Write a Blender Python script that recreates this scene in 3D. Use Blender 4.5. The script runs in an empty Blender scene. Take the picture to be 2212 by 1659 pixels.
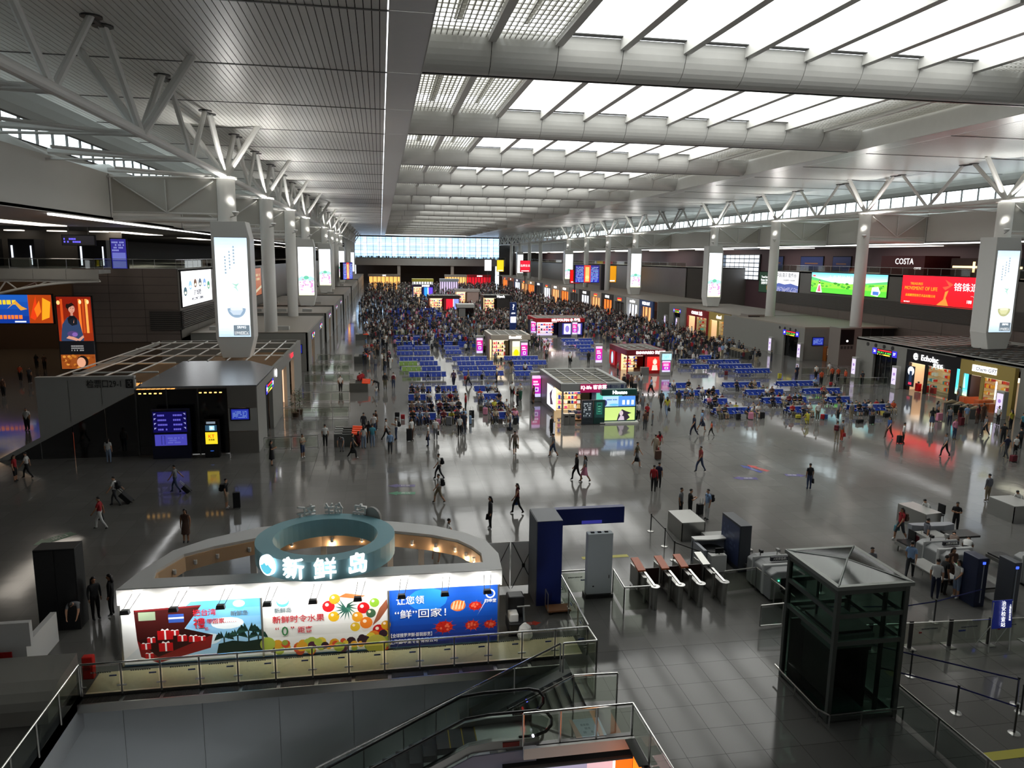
import bpy, math, random
import numpy as np
from mathutils import Vector, Matrix, Euler
random.seed(7)
R = math.radians
SC = bpy.context.scene
COL = SC.collection

# ---------------------------------------------------------------- camera
EYE = 14.2; FPX = 1600.0; CX = 1106.0; CY = 829.5
_yaw, _pitch, _roll = R(-10.05), R(-9.69), R(0.75)
_f = Vector((math.sin(-_yaw)*math.cos(_pitch), math.cos(_yaw)*math.cos(_pitch), math.sin(_pitch)))
_r0 = Vector((math.cos(_yaw), math.sin(_yaw), 0)); _u0 = _r0.cross(_f)
_r = _r0*math.cos(_roll) + _u0*math.sin(_roll); _u = _u0*math.cos(_roll) - _r0*math.sin(_roll)
cam = bpy.data.cameras.new('camera'); co = bpy.data.objects.new('camera', cam); COL.objects.link(co)
co.matrix_world = Matrix(((_r.x, _u.x, -_f.x, 0), (_r.y, _u.y, -_f.y, 0), (_r.z, _u.z, -_f.z, EYE), (0, 0, 0, 1)))
cam.sensor_width = 36; cam.lens = 36*FPX/2212; cam.clip_start = 0.1; cam.clip_end = 2000
SC.camera = co
def ray(px, py): return _f + _r*((px-CX)/FPX) - _u*((py-CY)/FPX)
def fl(px, py, z=0):                      # the point at height z under a surveyed picture position
    d = ray(px, py); t = (z-EYE)/d.z; return Vector((d.x*t, d.y*t, z))
def proj(x, y, z):
    d = Vector((x, y, z-EYE)); w = d.dot(_f); return CX+FPX*d.dot(_r)/w, CY-FPX*d.dot(_u)/w

# ---------------------------------------------------------------- world, exposure
W = bpy.data.worlds.new('sky'); SC.world = W; W.use_nodes = True
bg = W.node_tree.nodes['Background']; bg.inputs[0].default_value = (0.92, 0.96, 1.0, 1); bg.inputs[1].default_value = 3.6
SC.view_settings.view_transform = 'Standard'; SC.view_settings.look = 'None'
SC.view_settings.gamma = 1; SC.view_settings.use_curve_mapping = False
SC.view_settings.exposure = 0.45
SKY_L = 2.2          # daylight through the skylight fabric

# ---------------------------------------------------------------- materials
def lin(c):
    if isinstance(c, str):
        c = c.lstrip('#'); c = c if len(c) == 6 else ''.join(q*2 for q in c); c = [int(c[i:i+2], 16)/255 for i in (0, 2, 4)]
        return tuple(x/12.92 if x <= .04045 else ((x+.055)/1.055)**2.4 for x in c)
    return tuple(c)
_M = {}
def M(name, col='#808080', rough=.6, metal=0, emit=0, ecol=None, noise=0, spec=.5, nscale=1.5):
    if name in _M: return _M[name]
    m = bpy.data.materials.new(name); m.use_nodes = True; nt = m.node_tree; b = nt.nodes['Principled BSDF']
    c = lin(col); b.inputs['Base Color'].default_value = (*c, 1); b.inputs['Roughness'].default_value = rough
    b.inputs['Metallic'].default_value = metal; b.inputs['Specular IOR Level'].default_value = spec
    if emit:
        b.inputs['Emission Color'].default_value = (*lin(ecol or col), 1); b.inputs['Emission Strength'].default_value = emit
    if noise:
        tc = nt.nodes.new('ShaderNodeTexCoord'); n = nt.nodes.new('ShaderNodeTexNoise'); n.inputs['Scale'].default_value = nscale
        n.inputs['Detail'].default_value = 6
        mx = nt.nodes.new('ShaderNodeMix'); mx.data_type = 'RGBA'
        mx.inputs['A'].default_value = (*[x*(1-noise) for x in c], 1); mx.inputs['B'].default_value = (*[min(1, x*(1+noise)) for x in c], 1)
        nt.links.new(tc.outputs['Object'], n.inputs['Vector']); nt.links.new(n.outputs['Fac'], mx.inputs['Factor'])
        nt.links.new(mx.outputs['Result'], b.inputs['Base Color'])
    _M[name] = m; return m
def glass(name, tint='#cfe0da', fac=.12, rough=.02):
    if name in _M: return _M[name]
    m = bpy.data.materials.new(name); m.use_nodes = True; nt = m.node_tree; nt.nodes.clear()
    o = nt.nodes.new('ShaderNodeOutputMaterial'); t = nt.nodes.new('ShaderNodeBsdfTransparent'); g = nt.nodes.new('ShaderNodeBsdfGlossy')
    t.inputs[0].default_value = (*lin(tint), 1); g.inputs['Roughness'].default_value = rough
    mx = nt.nodes.new('ShaderNodeMixShader'); fr = nt.nodes.new('ShaderNodeLayerWeight'); fr.inputs[0].default_value = .5
    pw = nt.nodes.new('ShaderNodeMath'); pw.operation = 'POWER'; pw.inputs[1].default_value = 5
    ad = nt.nodes.new('ShaderNodeMath'); ad.operation = 'MULTIPLY_ADD'; ad.inputs[1].default_value = .6; ad.inputs[2].default_value = fac-.04
    nt.links.new(fr.outputs['Facing'], pw.inputs[0]); nt.links.new(pw.outputs[0], ad.inputs[0]); nt.links.new(ad.outputs[0], mx.inputs[0])
    nt.links.new(t.outputs[0], mx.inputs[1]); nt.links.new(g.outputs[0], mx.inputs[2]); nt.links.new(mx.outputs[0], o.inputs[0])
    _M[name] = m; return m
def colmat(name, emit=0, rough=.5):       # colour comes from the mesh's own printed colours
    if name in _M: return _M[name]
    m = bpy.data.materials.new(name); m.use_nodes = True; nt = m.node_tree; b = nt.nodes['Principled BSDF']
    a = nt.nodes.new('ShaderNodeAttribute'); a.attribute_name = 'Col'; b.inputs['Roughness'].default_value = rough
    nt.links.new(a.outputs['Color'], b.inputs['Base Color'])
    if emit: nt.links.new(a.outputs['Color'], b.inputs['Emission Color']); b.inputs['Emission Strength'].default_value = emit
    _M[name] = m; return m
def granite(name='granite'):
    m = bpy.data.materials.new(name); m.use_nodes = True; nt = m.node_tree; b = nt.nodes['Principled BSDF']; N = nt.nodes.new; L = nt.links.new
    geo = N('ShaderNodeNewGeometry'); n = N('ShaderNodeTexNoise'); n.inputs['Scale'].default_value = 40; n.inputs['Detail'].default_value = 8
    br = N('ShaderNodeTexBrick'); br.offset = 0; br.inputs['Scale'].default_value = 1; br.inputs['Brick Width'].default_value = 1.2; br.inputs['Row Height'].default_value = 1.2
    br.inputs['Mortar Size'].default_value = .006; br.inputs['Color1'].default_value = (.122, .119, .112, 1); br.inputs['Color2'].default_value = (.138, .135, .127, 1); br.inputs['Mortar'].default_value = (.085, .083, .078, 1)
    mp = N('ShaderNodeMapping'); mp.inputs['Location'].default_value = (-.1, -.1, 0); L(geo.outputs['Position'], mp.inputs['Vector']); L(mp.outputs['Vector'], br.inputs['Vector']); L(geo.outputs['Position'], n.inputs['Vector'])
    mx = N('ShaderNodeMix'); mx.data_type = 'RGBA'; mx.blend_type = 'MULTIPLY'; mx.inputs['Factor'].default_value = .2
    L(br.outputs['Color'], mx.inputs['A']); L(n.outputs['Color'], mx.inputs['B']); 
    n3 = N('ShaderNodeTexNoise'); n3.inputs['Scale'].default_value = .12; n3.inputs['Detail'].default_value = 3; L(geo.outputs['Position'], n3.inputs['Vector'])
    mr = N('ShaderNodeMapRange'); mr.inputs['From Min'].default_value = .35; mr.inputs['From Max'].default_value = .65; mr.inputs['To Min'].default_value = .05; mr.inputs['To Max'].default_value = .12
    L(n3.outputs['Fac'], mr.inputs['Value']); L(mr.outputs['Result'], b.inputs['Roughness']); L(mx.outputs['Result'], b.inputs['Base Color'])
    n2 = N('ShaderNodeTexNoise'); n2.inputs['Scale'].default_value = .9; n2.inputs['Detail'].default_value = 2; L(geo.outputs['Position'], n2.inputs['Vector'])
    bp = N('ShaderNodeBump'); bp.inputs['Strength'].default_value = .1; bp.inputs['Distance'].default_value = .02; L(n2.outputs['Fac'], bp.inputs['Height']); L(bp.outputs['Normal'], b.inputs['Normal'])
    b.inputs['Specular IOR Level'].default_value = .26
    _M[name] = m; return m
FLOOR = granite()
WHITE = M('white painted panel', '#e2e2de', .5); LWHITE = M('white enamel', '#d8d8d4', .35)
CEIL = M('pale ceiling panel', '#dddcd8', .33, noise=.04, spec=.5); BEAM = M('perforated beam panel', '#d2d2ce', .6, noise=.06)
DARK = M('dark gap', '#1b1b1b', .9); STEEL = M('brushed steel', '#a8a8a4', .28, .9); DSTEEL = M('dark steel', '#4c4c4b', .4, .7)
GREYP = M('grey stone panel', '#6e6a64', .35, noise=.1, nscale=.7); TAUPE = M('taupe stone panel', '#6b6059', .4, noise=.08); LGREY = M('light grey panel', '#9c9c98', .45, noise=.04)
BLACK = M('black', '#0c0c0e', .35); DKGL = M('dark tinted glass', '#08090b', .06, spec=.8); CHROME = M('polished steel rail', '#cfcfcb', .15, 1)
GL = glass('clear glass', '#d5e2dc', .10); GLG = glass('green tinted glass', '#d6dcda', .07); GLF = glass('frosted balustrade glass', '#e6eae4', .07)
NAVY = M('navy panel', '#1a2a6c', .45); TEAL = M('pale blue paint', '#86b6c0', .45)
PRINT = colmat('printed sheet', 0, .4); LIT = colmat('backlit print', .85, .4); LITHI = colmat('bright backlit print', 1.15, .4); LITRED = colmat('strong video screen', 1.25, .4); LITLO = colmat('dim lit screen', .4, .3)
WLIT = M('white lit letters', '#ffffff', .4, emit=2.6); WARM = M('warm lamp', '#ffdcae', .5, emit=9)

# ---------------------------------------------------------------- mesh builder
class MB:
    def __init__(s): s.v = []; s.f = []; s.m = []; s.c = []; s.cur = 0; s.col = None
    def mat(s, i): s.cur = i; return s
    def face(s, pts):
        n = len(s.v); s.v += [tuple(p) for p in pts]; s.f.append(tuple(range(n, n+len(pts)))); s.m.append(s.cur); s.c.append(s.col)
    def add(s, vs, fs):
        n = len(s.v); s.v += [tuple(p) for p in vs]
        for f in fs: s.f.append(tuple(i+n for i in f)); s.m.append(s.cur); s.c.append(s.col)
        return s
    def box(s, x0, x1, y0, y1, z0, z1):
        return s.add([(x, y, z) for z in (z0, z1) for y in (y0, y1) for x in (x0, x1)],
                     [(0, 2, 3, 1), (4, 5, 7, 6), (0, 1, 5, 4), (2, 6, 7, 3), (0, 4, 6, 2), (1, 3, 7, 5)])
    def cbox(s, cx, cy, cz, w, d, h, a=0):
        c, n = math.cos(a), math.sin(a); vs = []
        for z in (-h/2, h/2):
            for y in (-d/2, d/2):
                for x in (-w/2, w/2): vs.append((cx+x*c-y*n, cy+x*n+y*c, cz+z))
        return s.add(vs, [(0, 2, 3, 1), (4, 5, 7, 6), (0, 1, 5, 4), (2, 6, 7, 3), (0, 4, 6, 2), (1, 3, 7, 5)])
    def bar(s, p, q, r, n=8, r2=None, cap=True):
        p, q = Vector(p), Vector(q); d = (q-p)
        if d.length < 1e-6: return s
        d.normalize(); a = d.orthogonal().normalized() if abs(d.z) < .99 else Vector((1, 0, 0)); b = d.cross(a); r2 = r if r2 is None else r2
        vs = []
        for k in range(n):
            t = 2*math.pi*(k+.5)/n; o = a*math.cos(t)+b*math.sin(t); vs += [p+o*r, q+o*r2]
        fs = [(2*k, 2*((k+1) % n), 2*((k+1) % n)+1, 2*k+1) for k in range(n)]
        if cap: fs += [tuple(2*k for k in reversed(range(n))), tuple(2*k+1 for k in range(n))]
        return s.add(vs, fs)
    def path(s, pts, r, n=8):
        for a, b in zip(pts, pts[1:]): s.bar(a, b, r, n)
        return s
    def lathe(s, c, prof, n=16):
        vs = []; fs = []
        for (r, z) in prof:
            for k in range(n): t = 2*math.pi*k/n; vs.append((c[0]+r*math.cos(t), c[1]+r*math.sin(t), c[2]+z))
        for i in range(len(prof)-1):
            for k in range(n): k2 = (k+1) % n; fs.append((i*n+k, i*n+k2, (i+1)*n+k2, (i+1)*n+k))
        fs.append(tuple(reversed(range(n)))); fs.append(tuple((len(prof)-1)*n+k for k in range(n)))
        return s.add(vs, fs)
    def prism(s, poly, z0, z1):
        n = len(poly); vs = [(*p, z0) for p in poly]+[(*p, z1) for p in poly]
        return s.add(vs, [tuple(reversed(range(n))), tuple(range(n, 2*n))]+[(i, (i+1) % n, n+(i+1) % n, n+i) for i in range(n)])
    def ext(s, poly, d):                  # polygon in 3D extruded along d
        n = len(poly); poly = [Vector(p) for p in poly]; d = Vector(d); vs = poly+[p+d for p in poly]
        return s.add(vs, [tuple(reversed(range(n))), tuple(range(n, 2*n))]+[(i, (i+1) % n, n+(i+1) % n, n+i) for i in range(n)])
    def mesh(s, name, mats):
        me = bpy.data.meshes.new(name); me.from_pydata(s.v, [], s.f)
        for m in (mats if isinstance(mats, (list, tuple)) else [mats]): me.materials.append(m)
        if any(s.m): me.polygons.foreach_set('material_index', s.m)
        if any(c is not None for c in s.c):
            a = me.color_attributes.new('Col', 'FLOAT_COLOR', 'CORNER'); arr = []
            for f, c in zip(s.f, s.c): arr += list((*(c or (1, 1, 1)), 1))*len(f)
            a.data.foreach_set('color', arr)
        me.update(); return me
    def build(s, name, mats, parent=None, kind=None, bevel=0):
        o = bpy.data.objects.new(name, s.mesh(name, mats)); COL.objects.link(o)
        if parent: o.parent = parent
        if kind: o['kind'] = kind
        if bevel:
            b = o.modifiers.new('b', 'BEVEL'); b.width = bevel; b.segments = 2; b.limit_method = 'ANGLE'
        return o
LABELS = []
def tag(o, label, cat, group=None, kind=None):
    o['label'] = label; o['category'] = cat
    if group: o['group'] = group
    if kind: o['kind'] = kind
    LABELS.append(o); return o
def thing(name, label, cat, loc=(0, 0, 0), rz=0, group=None, kind=None):
    o = bpy.data.objects.new(name, None); COL.objects.link(o); o.empty_display_size = .1
    o.location = loc; o.rotation_euler = (0, 0, rz); return tag(o, label, cat, group, kind)
def struct(name, mb, mats, label=None, parent=None):
    o = mb.build(name, mats, parent)
    o['kind'] = 'structure'
    if label: o['label'] = label
    return o
def smooth(o):
    for p in o.data.polygons: p.use_smooth = True
    return o
def text(body, h, loc, u, v, mat, parent, width=None, ext=.01, name='lettering', bold=.0):
    c = bpy.data.curves.new(name, 'FONT'); c.body = body; c.size = h; c.extrude = ext; c.offset = bold; c.align_x = 'CENTER'; c.align_y = 'CENTER'; c.resolution_u = 2
    c.materials.append(mat); o = bpy.data.objects.new(name, c)
    me = bpy.data.meshes.new_from_object(o); me.name = name; bpy.data.objects.remove(o); bpy.data.curves.remove(c)
    o = bpy.data.objects.new(name, me); COL.objects.link(o)
    u = Vector(u).normalized(); v = Vector(v).normalized(); n = u.cross(v); sx = 1
    if width:
        est = sum(1.0 if ord(ch) > 0x2e80 else .56 for ch in body)*h; sx = width/est
    o.matrix_world = Matrix(((u.x*sx, v.x, n.x, loc[0]), (u.y*sx, v.y, n.y, loc[1]), (u.z*sx, v.z, n.z, loc[2]), (0, 0, 0, 1)))
    if parent:
        o.parent = parent; o.matrix_parent_inverse = Matrix.Identity(4)
        mw = o.matrix_world.copy(); o.matrix_basis = Matrix(((u.x*sx, v.x, n.x, loc[0]), (u.y*sx, v.y, n.y, loc[1]), (u.z*sx, v.z, n.z, loc[2]), (0, 0, 0, 1)))
    return o
class Art:                                # flat print on a plane: polygons in metres from the panel's lower left corner
    def __init__(s, o, u, v, w, h, bgc='#ffffff'):
        s.o = Vector(o); s.u = Vector(u).normalized(); s.v = Vector(v).normalized(); s.n = s.u.cross(s.v); s.w = w; s.h = h; s.mb = MB(); s.k = 0; s.lim = None
        s.poly([(0, 0), (1, 0), (1, 1), (0, 1)], bgc)
    def P(s, x, y, k=None): return s.o+s.u*(x*s.w)+s.v*(y*s.h)+s.n*(.004+.0001*(s.k if k is None else k))
    def poly(s, pts, c):
        s.mb.col = lin(c); s.mb.face([s.P(*p) for p in pts]); s.k += 1; return s
    def rect(s, x0, x1, y0, y1, c): return s.poly([(x0, y0), (x1, y0), (x1, y1), (x0, y1)], c)
    def disc(s, x, y, r, c, ry=None, n=14, a0=0, a1=2*math.pi):
        ry = r*s.w/s.h if ry is None else ry
        return s.poly([(x+r*math.cos(a0+(a1-a0)*i/n), y+ry*math.sin(a0+(a1-a0)*i/n)) for i in range(n)], c)
    def grad(s, x0, x1, y0, y1, c0, c1, n=8):
        a, b = lin(c0), lin(c1)
        for i in range(n):
            t = (i+.5)/n; s.k -= 1 if i else 0
            s.rect(x0, x1, y0+(y1-y0)*i/n, y0+(y1-y0)*(i+1)/n, tuple(a[j]+(b[j]-a[j])*t for j in range(3)))
        return s
    def scribble(s, x0, x1, y0, y1, c, rows=1, fill=.7, seed=1):   # small print too fine to read
        rnd = random.Random(seed)
        for r in range(rows):
            ya = y1-(y1-y0)*(r+1)/rows; yb = ya+(y1-y0)/rows*.6; x = x0; s.k += 0
            while x < x1:
                w = (yb-ya)*s.h/s.w*rnd.choice((.8, 1, 1.1)); 
                if rnd.random() < fill and x+w < x1: s.rect(x, x+w*.8, ya, yb, c); s.k -= 1
                x += w
        s.k += 1; return s
    def build(s, parent, mat, name='picture'): return s.mb.build(name, mat, parent)
X3, Y3, Z3 = (1, 0, 0), (0, 1, 0), (0, 0, 1)

# ================================================================ THE SETTING
YB = 47.9; PIT = 23.6; XA, XB = 2.65, 47.6; ZC = 25.3; XL, XR = -13.4, 66.0; YEND = 425
# floor: slabs around the stair opening
m = MB()
for r in ((-70, 100, 24.1, 450), (-70, -9.8, 2, 24.1), (22.9, 100, 2, 24.1), (4.3, 7.3, 19.3, 21.0), (6.3, 7.3, 21.0, 24.1)): m.box(r[0], r[1], r[2], r[3], -.3, 0)
m.box(7.3, 22.9, 2, 24.1, -.3, -.012)
floor = struct('floor', m, _M['granite'])
tb = MB().box(0, 1.192, 0, 1.192, -.012, 0).mesh('tile', [_M['granite']])
for i in range(13):
    for j in range(11):
        o = bpy.data.objects.new('tile', tb); COL.objects.link(o); o.location = (7.304+1.2*i, 10.9+1.2*j, 0); o.parent = floor
# lower level seen through the opening
m = MB(); m.box(-30, 12, 0, 24.1, -7.3, -7); struct('floor', m, M('lower floor', '#3a3a38', .3))
m = MB(); m.box(-16, 6.3, 24.15, 24.3, -7, -.3); wv = struct('wall_void', m, M('pale blue wall panel', '#b4bcc0', .5))
for i in range(9):
    MB().box(-16+2.47*i, -16+2.47*i+2.455, 24.07, 24.1, -7, -.31).build('wall_panel', _M['pale blue wall panel'], wv)
m = MB(); m.box(-10.1, -9.8, 2, 24.1, -1.15, -.0); struct('wall_void_side', m, M('white spandrel', '#b8bcc0', .5))
m = MB(); m.box(-16.2, -16, 0, 24.1, -7, -.3); m.box(9.5, 9.7, 0, 24.1, -7, -.3); m.box(-16, 9.6, 0, .2, -7, -.3); struct('wall_lower', m, M('dim wall', '#4a4744', .6))

struct('floor_near_edge', MB().box(-16, 7.3, 0, 10, -.3, 0), LGREY)
lt = thing('lower_fill_lights', 'added fill lights of the lower level under the near slab', 'lights', (0, 0, 0))  # out-of-view glowing panels added to brighten the void wall and lower floor
for i in range(6): MB().box(-14+3.4*i, -12.6+3.4*i, 4, 9.5, -.36, -.3).build('fill_panel', M('fill panel', '#fff', emit=18), lt)

# ceiling: backing, then panels
ceil = struct('ceiling', MB().box(-24, .5, 10, 440, 25.42, 25.7).box(49.8, 77, 10, 440, 25.42, 25.7).box(-30, 82, -6, 12, 25.3, 25.7), DARK)
for side, (xa, xb) in (('left', (.56, XA)), ('right', (XB, 49.75))):
    for i in range(35):
        y0 = 13.25+11.8*i
        MB().box(xa, xb, y0, min(y0+11.76, 440), 25.3, 25.4).build('edge_panel', CEIL, ceil)
pm = MB().box(0, .325, .06, 11.74, 0, .09).mesh('ceiling_panel', [CEIL])
n = 0
for j in range(4):
    for i in range(72):
        o = bpy.data.objects.new('ceiling_panel', pm); COL.objects.link(o); o.location = (.17-.368*i, 25.05+11.8*j, ZC); o.parent = ceil
m = MB()
for j in list(range(-1, 0))+list(range(4, 34)):
    for i in range(72): m.box(.17-.368*i, .495-.368*i, 25.11+11.8*j, 36.79+11.8*j, ZC, ZC+.09)
for j in range(-1, 34):
    for i in range(74): m.box(49.85+.368*i, 50.175+.368*i, 25.11+11.8*j, 36.79+11.8*j, ZC, ZC+.09)
m.build('ceiling_panel', CEIL, ceil, kind='stuff')
m = MB()
for j in range(-1, 35):
    y = 25.05+11.8*j; m.box(-24, .56, y-.07, y+.07, ZC-.04, ZC+.02); m.box(49.8, 77, y-.07, y+.07, ZC-.04, ZC+.02)
m.build('cross_joint', M('joint grey', '#6d6d6b', .5), ceil)
m = MB()                                    # soffit curving down to the clerestory
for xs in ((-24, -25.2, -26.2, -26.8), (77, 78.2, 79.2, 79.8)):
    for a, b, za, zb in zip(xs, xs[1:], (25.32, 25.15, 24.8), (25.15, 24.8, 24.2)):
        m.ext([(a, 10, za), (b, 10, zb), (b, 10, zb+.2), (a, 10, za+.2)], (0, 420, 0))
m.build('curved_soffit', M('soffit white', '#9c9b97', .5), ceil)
# trough: cheeks, beams, ribs, fabric
m = MB().box(XA-.02, XA+.05, 12, 430, 25.3, 28.6).box(XB-.05, XB+.02, 12, 430, 25.3, 28.6); m.build('trough_cheek', BEAM, ceil)
JX = [XA+(XB-XA)/11*j for j in range(12)]
def arc(r1, r2, n=18): return [(-r1*math.cos(math.pi*i/n), -r2*math.sin(math.pi*i/n)) for i in range(n+1)]
def shell(x0, x1, yb, a, b, t=.05):
    m = MB(); o = arc(a, b); inn = arc(a-t, b-t)
    for (p, q, r, s) in zip(o, o[1:], inn[1:], inn): m.ext([(x0, yb+p[0], 27.4+p[1]), (x0, yb+q[0], 27.4+q[1]), (x0, yb+r[0], 27.4+r[1]), (x0, yb+s[0], 27.4+s[1])], (x1-x0, 0, 0))
    return m
bpm = shell(.02, JX[1]-JX[0]-.02, 0, 1.6, 2.1).mesh('beam_panel', [BEAM])
FAB = M('backlit skylight fabric', '#f4f6f8', .8, emit=SKY_L, ecol='#fdfdf8'); GLZ = M('daylit glazing', '#cfd2d0', .6, emit=.9, ecol='#ecebe2')
RIB = M('rib white', '#dcdcd8', .5)
for k in range(-1, 16):
    yb = YB+PIT*k
    bc = shell(XA, XB, yb, 1.54, 2.04); bc.box(XA, XB, yb-1.5, yb+1.5, 27.35, 27.45)
    ob = bc.build('roof_beam', DARK, ceil)
    if k < 5:
        for j in range(11):
            o = bpy.data.objects.new('beam_panel', bpm); COL.objects.link(o); o.location = (JX[j], yb, 0); o.parent = ob
    else:
        s_ = MB()
        for j in range(11):
            q = shell(JX[j]+.03, JX[j+1]-.03, yb, 1.6, 2.1); s_.add(q.v, q.f)
        s_.build('beam_panel', BEAM, ob, kind='stuff')
    MB().box(XA, XB, yb+.55, yb+.72, 25.32, 25.5).build('lip_rail', DSTEEL, ob)
    ya, ye = yb+1.62, yb+PIT-1.62
    if k == -1: ya = 34.0
    for j in range(1, 11): MB().box(JX[j]-.24, JX[j]+.24, ya, ye, 26.8, 27.5).build('skylight_rib', RIB, ceil)
    for j in range(11):
        if 2 <= j < 9:
            x0, x1 = JX[j]+.2, JX[j+1]-.2; m = MB()
            for q in range(6):
                t0, t1 = q/6, (q+1)/6; z0 = 27.62-.12*math.sin(math.pi*t0); z1 = 27.62-.12*math.sin(math.pi*t1)
                m.ext([(x0+(x1-x0)*t0, ya+.5, z0), (x0+(x1-x0)*t1, ya+.5, z1), (x0+(x1-x0)*t1, ya+.5, z1+.03), (x0+(x1-x0)*t0, ya+.5, z0+.03)], (0, (ye-ya-1.0)*(.86 if k < 3 else 1), 0))
            m.build('skylight_sheet', FAB, ceil)
            MB().box(x0-.2, x1+.2, ye-.48, ye+.06, 27.45, 27.5).box(x0-.2, x1+.2, ya-.06, ya+.48, 27.45, 27.5).build('closure_strip', DSTEEL, ceil)
            if k < 3: MB().box(x0, x1, ya+.5+(ye-ya-1.0)*.87, ye-.5, 27.62, 27.66).build('skylight_sheet', FAB, ceil)
        elif k < 6:
            x0, x1 = JX[j]+.2, JX[j+1]-.2; m = MB()
            nb = 11
            for q in range(nb): xx = x0+(x1-x0)*(q+.5)/nb; m.box(xx-.03, xx+.03, ya, ye, 27.05, 27.2)
            yy = ya+.3
            while yy < ye: m.box(x0, x1, yy-.02, yy+.02, 27.1, 27.15); yy += .75
            m.box((x0+x1)/2-.25, (x0+x1)/2+.25, ya, ye, 27.9, 28.0)
            m.build('skylight_grille', M('grille grey', '#b4b2aa', .5), ceil)
            MB().box(x0, x1, ya, ye, 28.5, 28.56).build('roof_glazing', GLZ, ceil)
        else:
            MB().box(JX[j]+.2, JX[j+1]-.2, ya, ye, 27.5, 27.56).build('roof_glazing', M('grille grey', '#b4b2aa', .5), ceil)
MB().box(XA, XB, 25.9, 34.0, 27.4, 27.6).box(XA, XB, 12, 22.6, 27.4, 27.6).build('end_panel', BEAM, ceil)

# clerestory bands, bulkheads, shell walls
def clerestory(nm, x, z0, z1, lab):
    w = MB().box(x-.05, x+.05, 12, 425, z0-.12, z0).box(x-.05, x+.05, 12, 425, z1, z1+.12).build(nm, DSTEEL); w['kind'] = 'structure'; w['label'] = lab
    i = 0; y = 14.0
    while y < 424:
        MB().box(x-.09, x+.09, y-.07, y+.07, z0, z1).build('mullion', DSTEEL, w) if y < 260 else None
        y += 2.95
    m = MB(); y = 262
    while y < 424: m.box(x-.09, x+.09, y-.07, y+.07, z0, z1); y += 2.95
    m.build('mullion', DSTEEL, w, kind='stuff')
    MB().box(x-.01, x+.01, 12, 425, z0, z1).build('pane', glass('window glass', '#eef4f4', .06), w)
clerestory('window_1', -26.8, 22.6, 24.2, 'clerestory band above the left white bulkhead'); clerestory('window_2', 79.8, 22.2, 24.2, 'clerestory band above the right white bulkhead')
BULK = M('white bulkhead', '#d4d3cd', .55, noise=.04, nscale=.2)
for nm, xi, xo, y0, zc in (('wall_left', -23.0, -26.8, 12, 22.6), ('wall_right', 75.6, 79.8, 12, 22.2)):
    s = -1 if xi < 0 else 1; m = MB()
    m.box(min(xi, xi+s*.25), max(xi, xi+s*.25), y0, 425, 17.0, 20.9)
    y = 24.0-PIT/2
    while y < 425:                          # scalloped shoulders rising to the window sill
        for q in range(8):
            ya, yc = y+PIT*q/8, y+PIT*(q+1)/8; za = zc-.15-.9*math.sin(math.pi*q/8); zb = zc-.15-.9*math.sin(math.pi*(q+1)/8)
            m.face([(xi, ya, 20.9), (xi, yc, 20.9), (xo, yc, zb+.5), (xo, ya, za+.5)] if s < 0 else [(xi, yc, 20.9), (xi, ya, 20.9), (xo, ya, za+.2), (xo, yc, zb+.2)])
        y += PIT
    m.box(min(xo, xo+s*.2), max(xo, xo+s*.2), 12, 425, 17.0, zc-.1)
    m.box(min(xi, xi+s*22), max(xi, xi+s*22), 12, 425, 16.95, 17.1)
    wl = struct(nm, m, BULK)
    for k in range(20): MB().box(min(xi-s*.03, xi), max(xi-s*.03, xi), 23.7+PIT*k, 23.74+PIT*k, 17.0, 20.9).build('panel_joint', DSTEEL, wl)
    MB().box(min(xi+s*.5, xi+s*.75), max(xi+s*.5, xi+s*.75), 60, 425, 16.8, 16.95).build('light_strip', M('white strip light', '#fff', emit=3), wl)
    for q in range(10): MB().box(min(xi+s*10, xi+s*12.5), max(xi+s*10, xi+s*12.5), 70+36*q, 88+36*q, 16.85, 16.95).build('gallery_fill_light', M('gallery fill strip', '#fff', emit=2.2, ecol='#fff4e4'), wl)  # glowing strips added as fill for the dark gallery walls
m = MB().box(-26.9, -26.7, 12, 425, 24.2, 25.6).box(79.7, 79.9, 12, 425, 24.2, 25.6).box(-62, 100, -3.2, -3, -7, 26).box(-62, -61.8, 0, 440, 0, 25.6).box(100, 100.2, 0, 440, 0, 17).box(-62, -23, 91, 440, 16.9, 17.0).box(-62, -23, 2, 91, 17, 17.2)
struct('wall_back', m, M('dim outer wall', '#5b5752', .7))
# truss chords on the column rows
def truss(x, lab, s):
    t = thing('roof_truss', lab, 'truss')
    MB().bar((x, 12, 20.95), (x, YEND-4, 20.95), .26, 12).build('chord', WHITE, t)
    k = 0
    for i in range(-3, 31):
        y = 71.0+11.83*i
        if y > 415: break
        major = (i % 2 == 0)
        zt = 25.34
        for q in (-1, 1):
            yt = y+q*(11.83/2-.75)
            MB().bar((x, y+q*.15, 21.0), (x, yt, zt), .23 if major else .19, 8).build('strut', WHITE, t)
        if major:
            for q in (-1, 1): MB().bar((x+q*.1, y, 21.0), (x+q*3.0, y, zt), .25, 8).build('strut', WHITE, t)
        MB().cbox(x, y+11.83/2, 25.24, .22, 1.8, .16).build('top_link', DSTEEL, t)
        for q in (-.75, .75): MB().lathe((x, y+11.83/2+q, 25.22), [(.5, 0), (.5, .08)], 14).build('ceiling_rose', DSTEEL, t)
        MB().bar((x, y, 20.9), (x+s*9.6, y, 21.2), .2, 8).bar((x, y-.5, 20.8), (x+s*9.6, y-.5, 20.6), .09, 6).build('tie_pipe', WHITE, t)
        MB().bar((x+s*.3, y+.6, 20.9), (x+s*7.5, y-5.0, 20.9), .12, 6).build('brace', WHITE, t)
truss(XL, 'long white tubular truss on the left column row carrying the ceiling', -1)
truss(XR, 'long white tubular truss on the right column row carrying the ceiling', 1)
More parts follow.
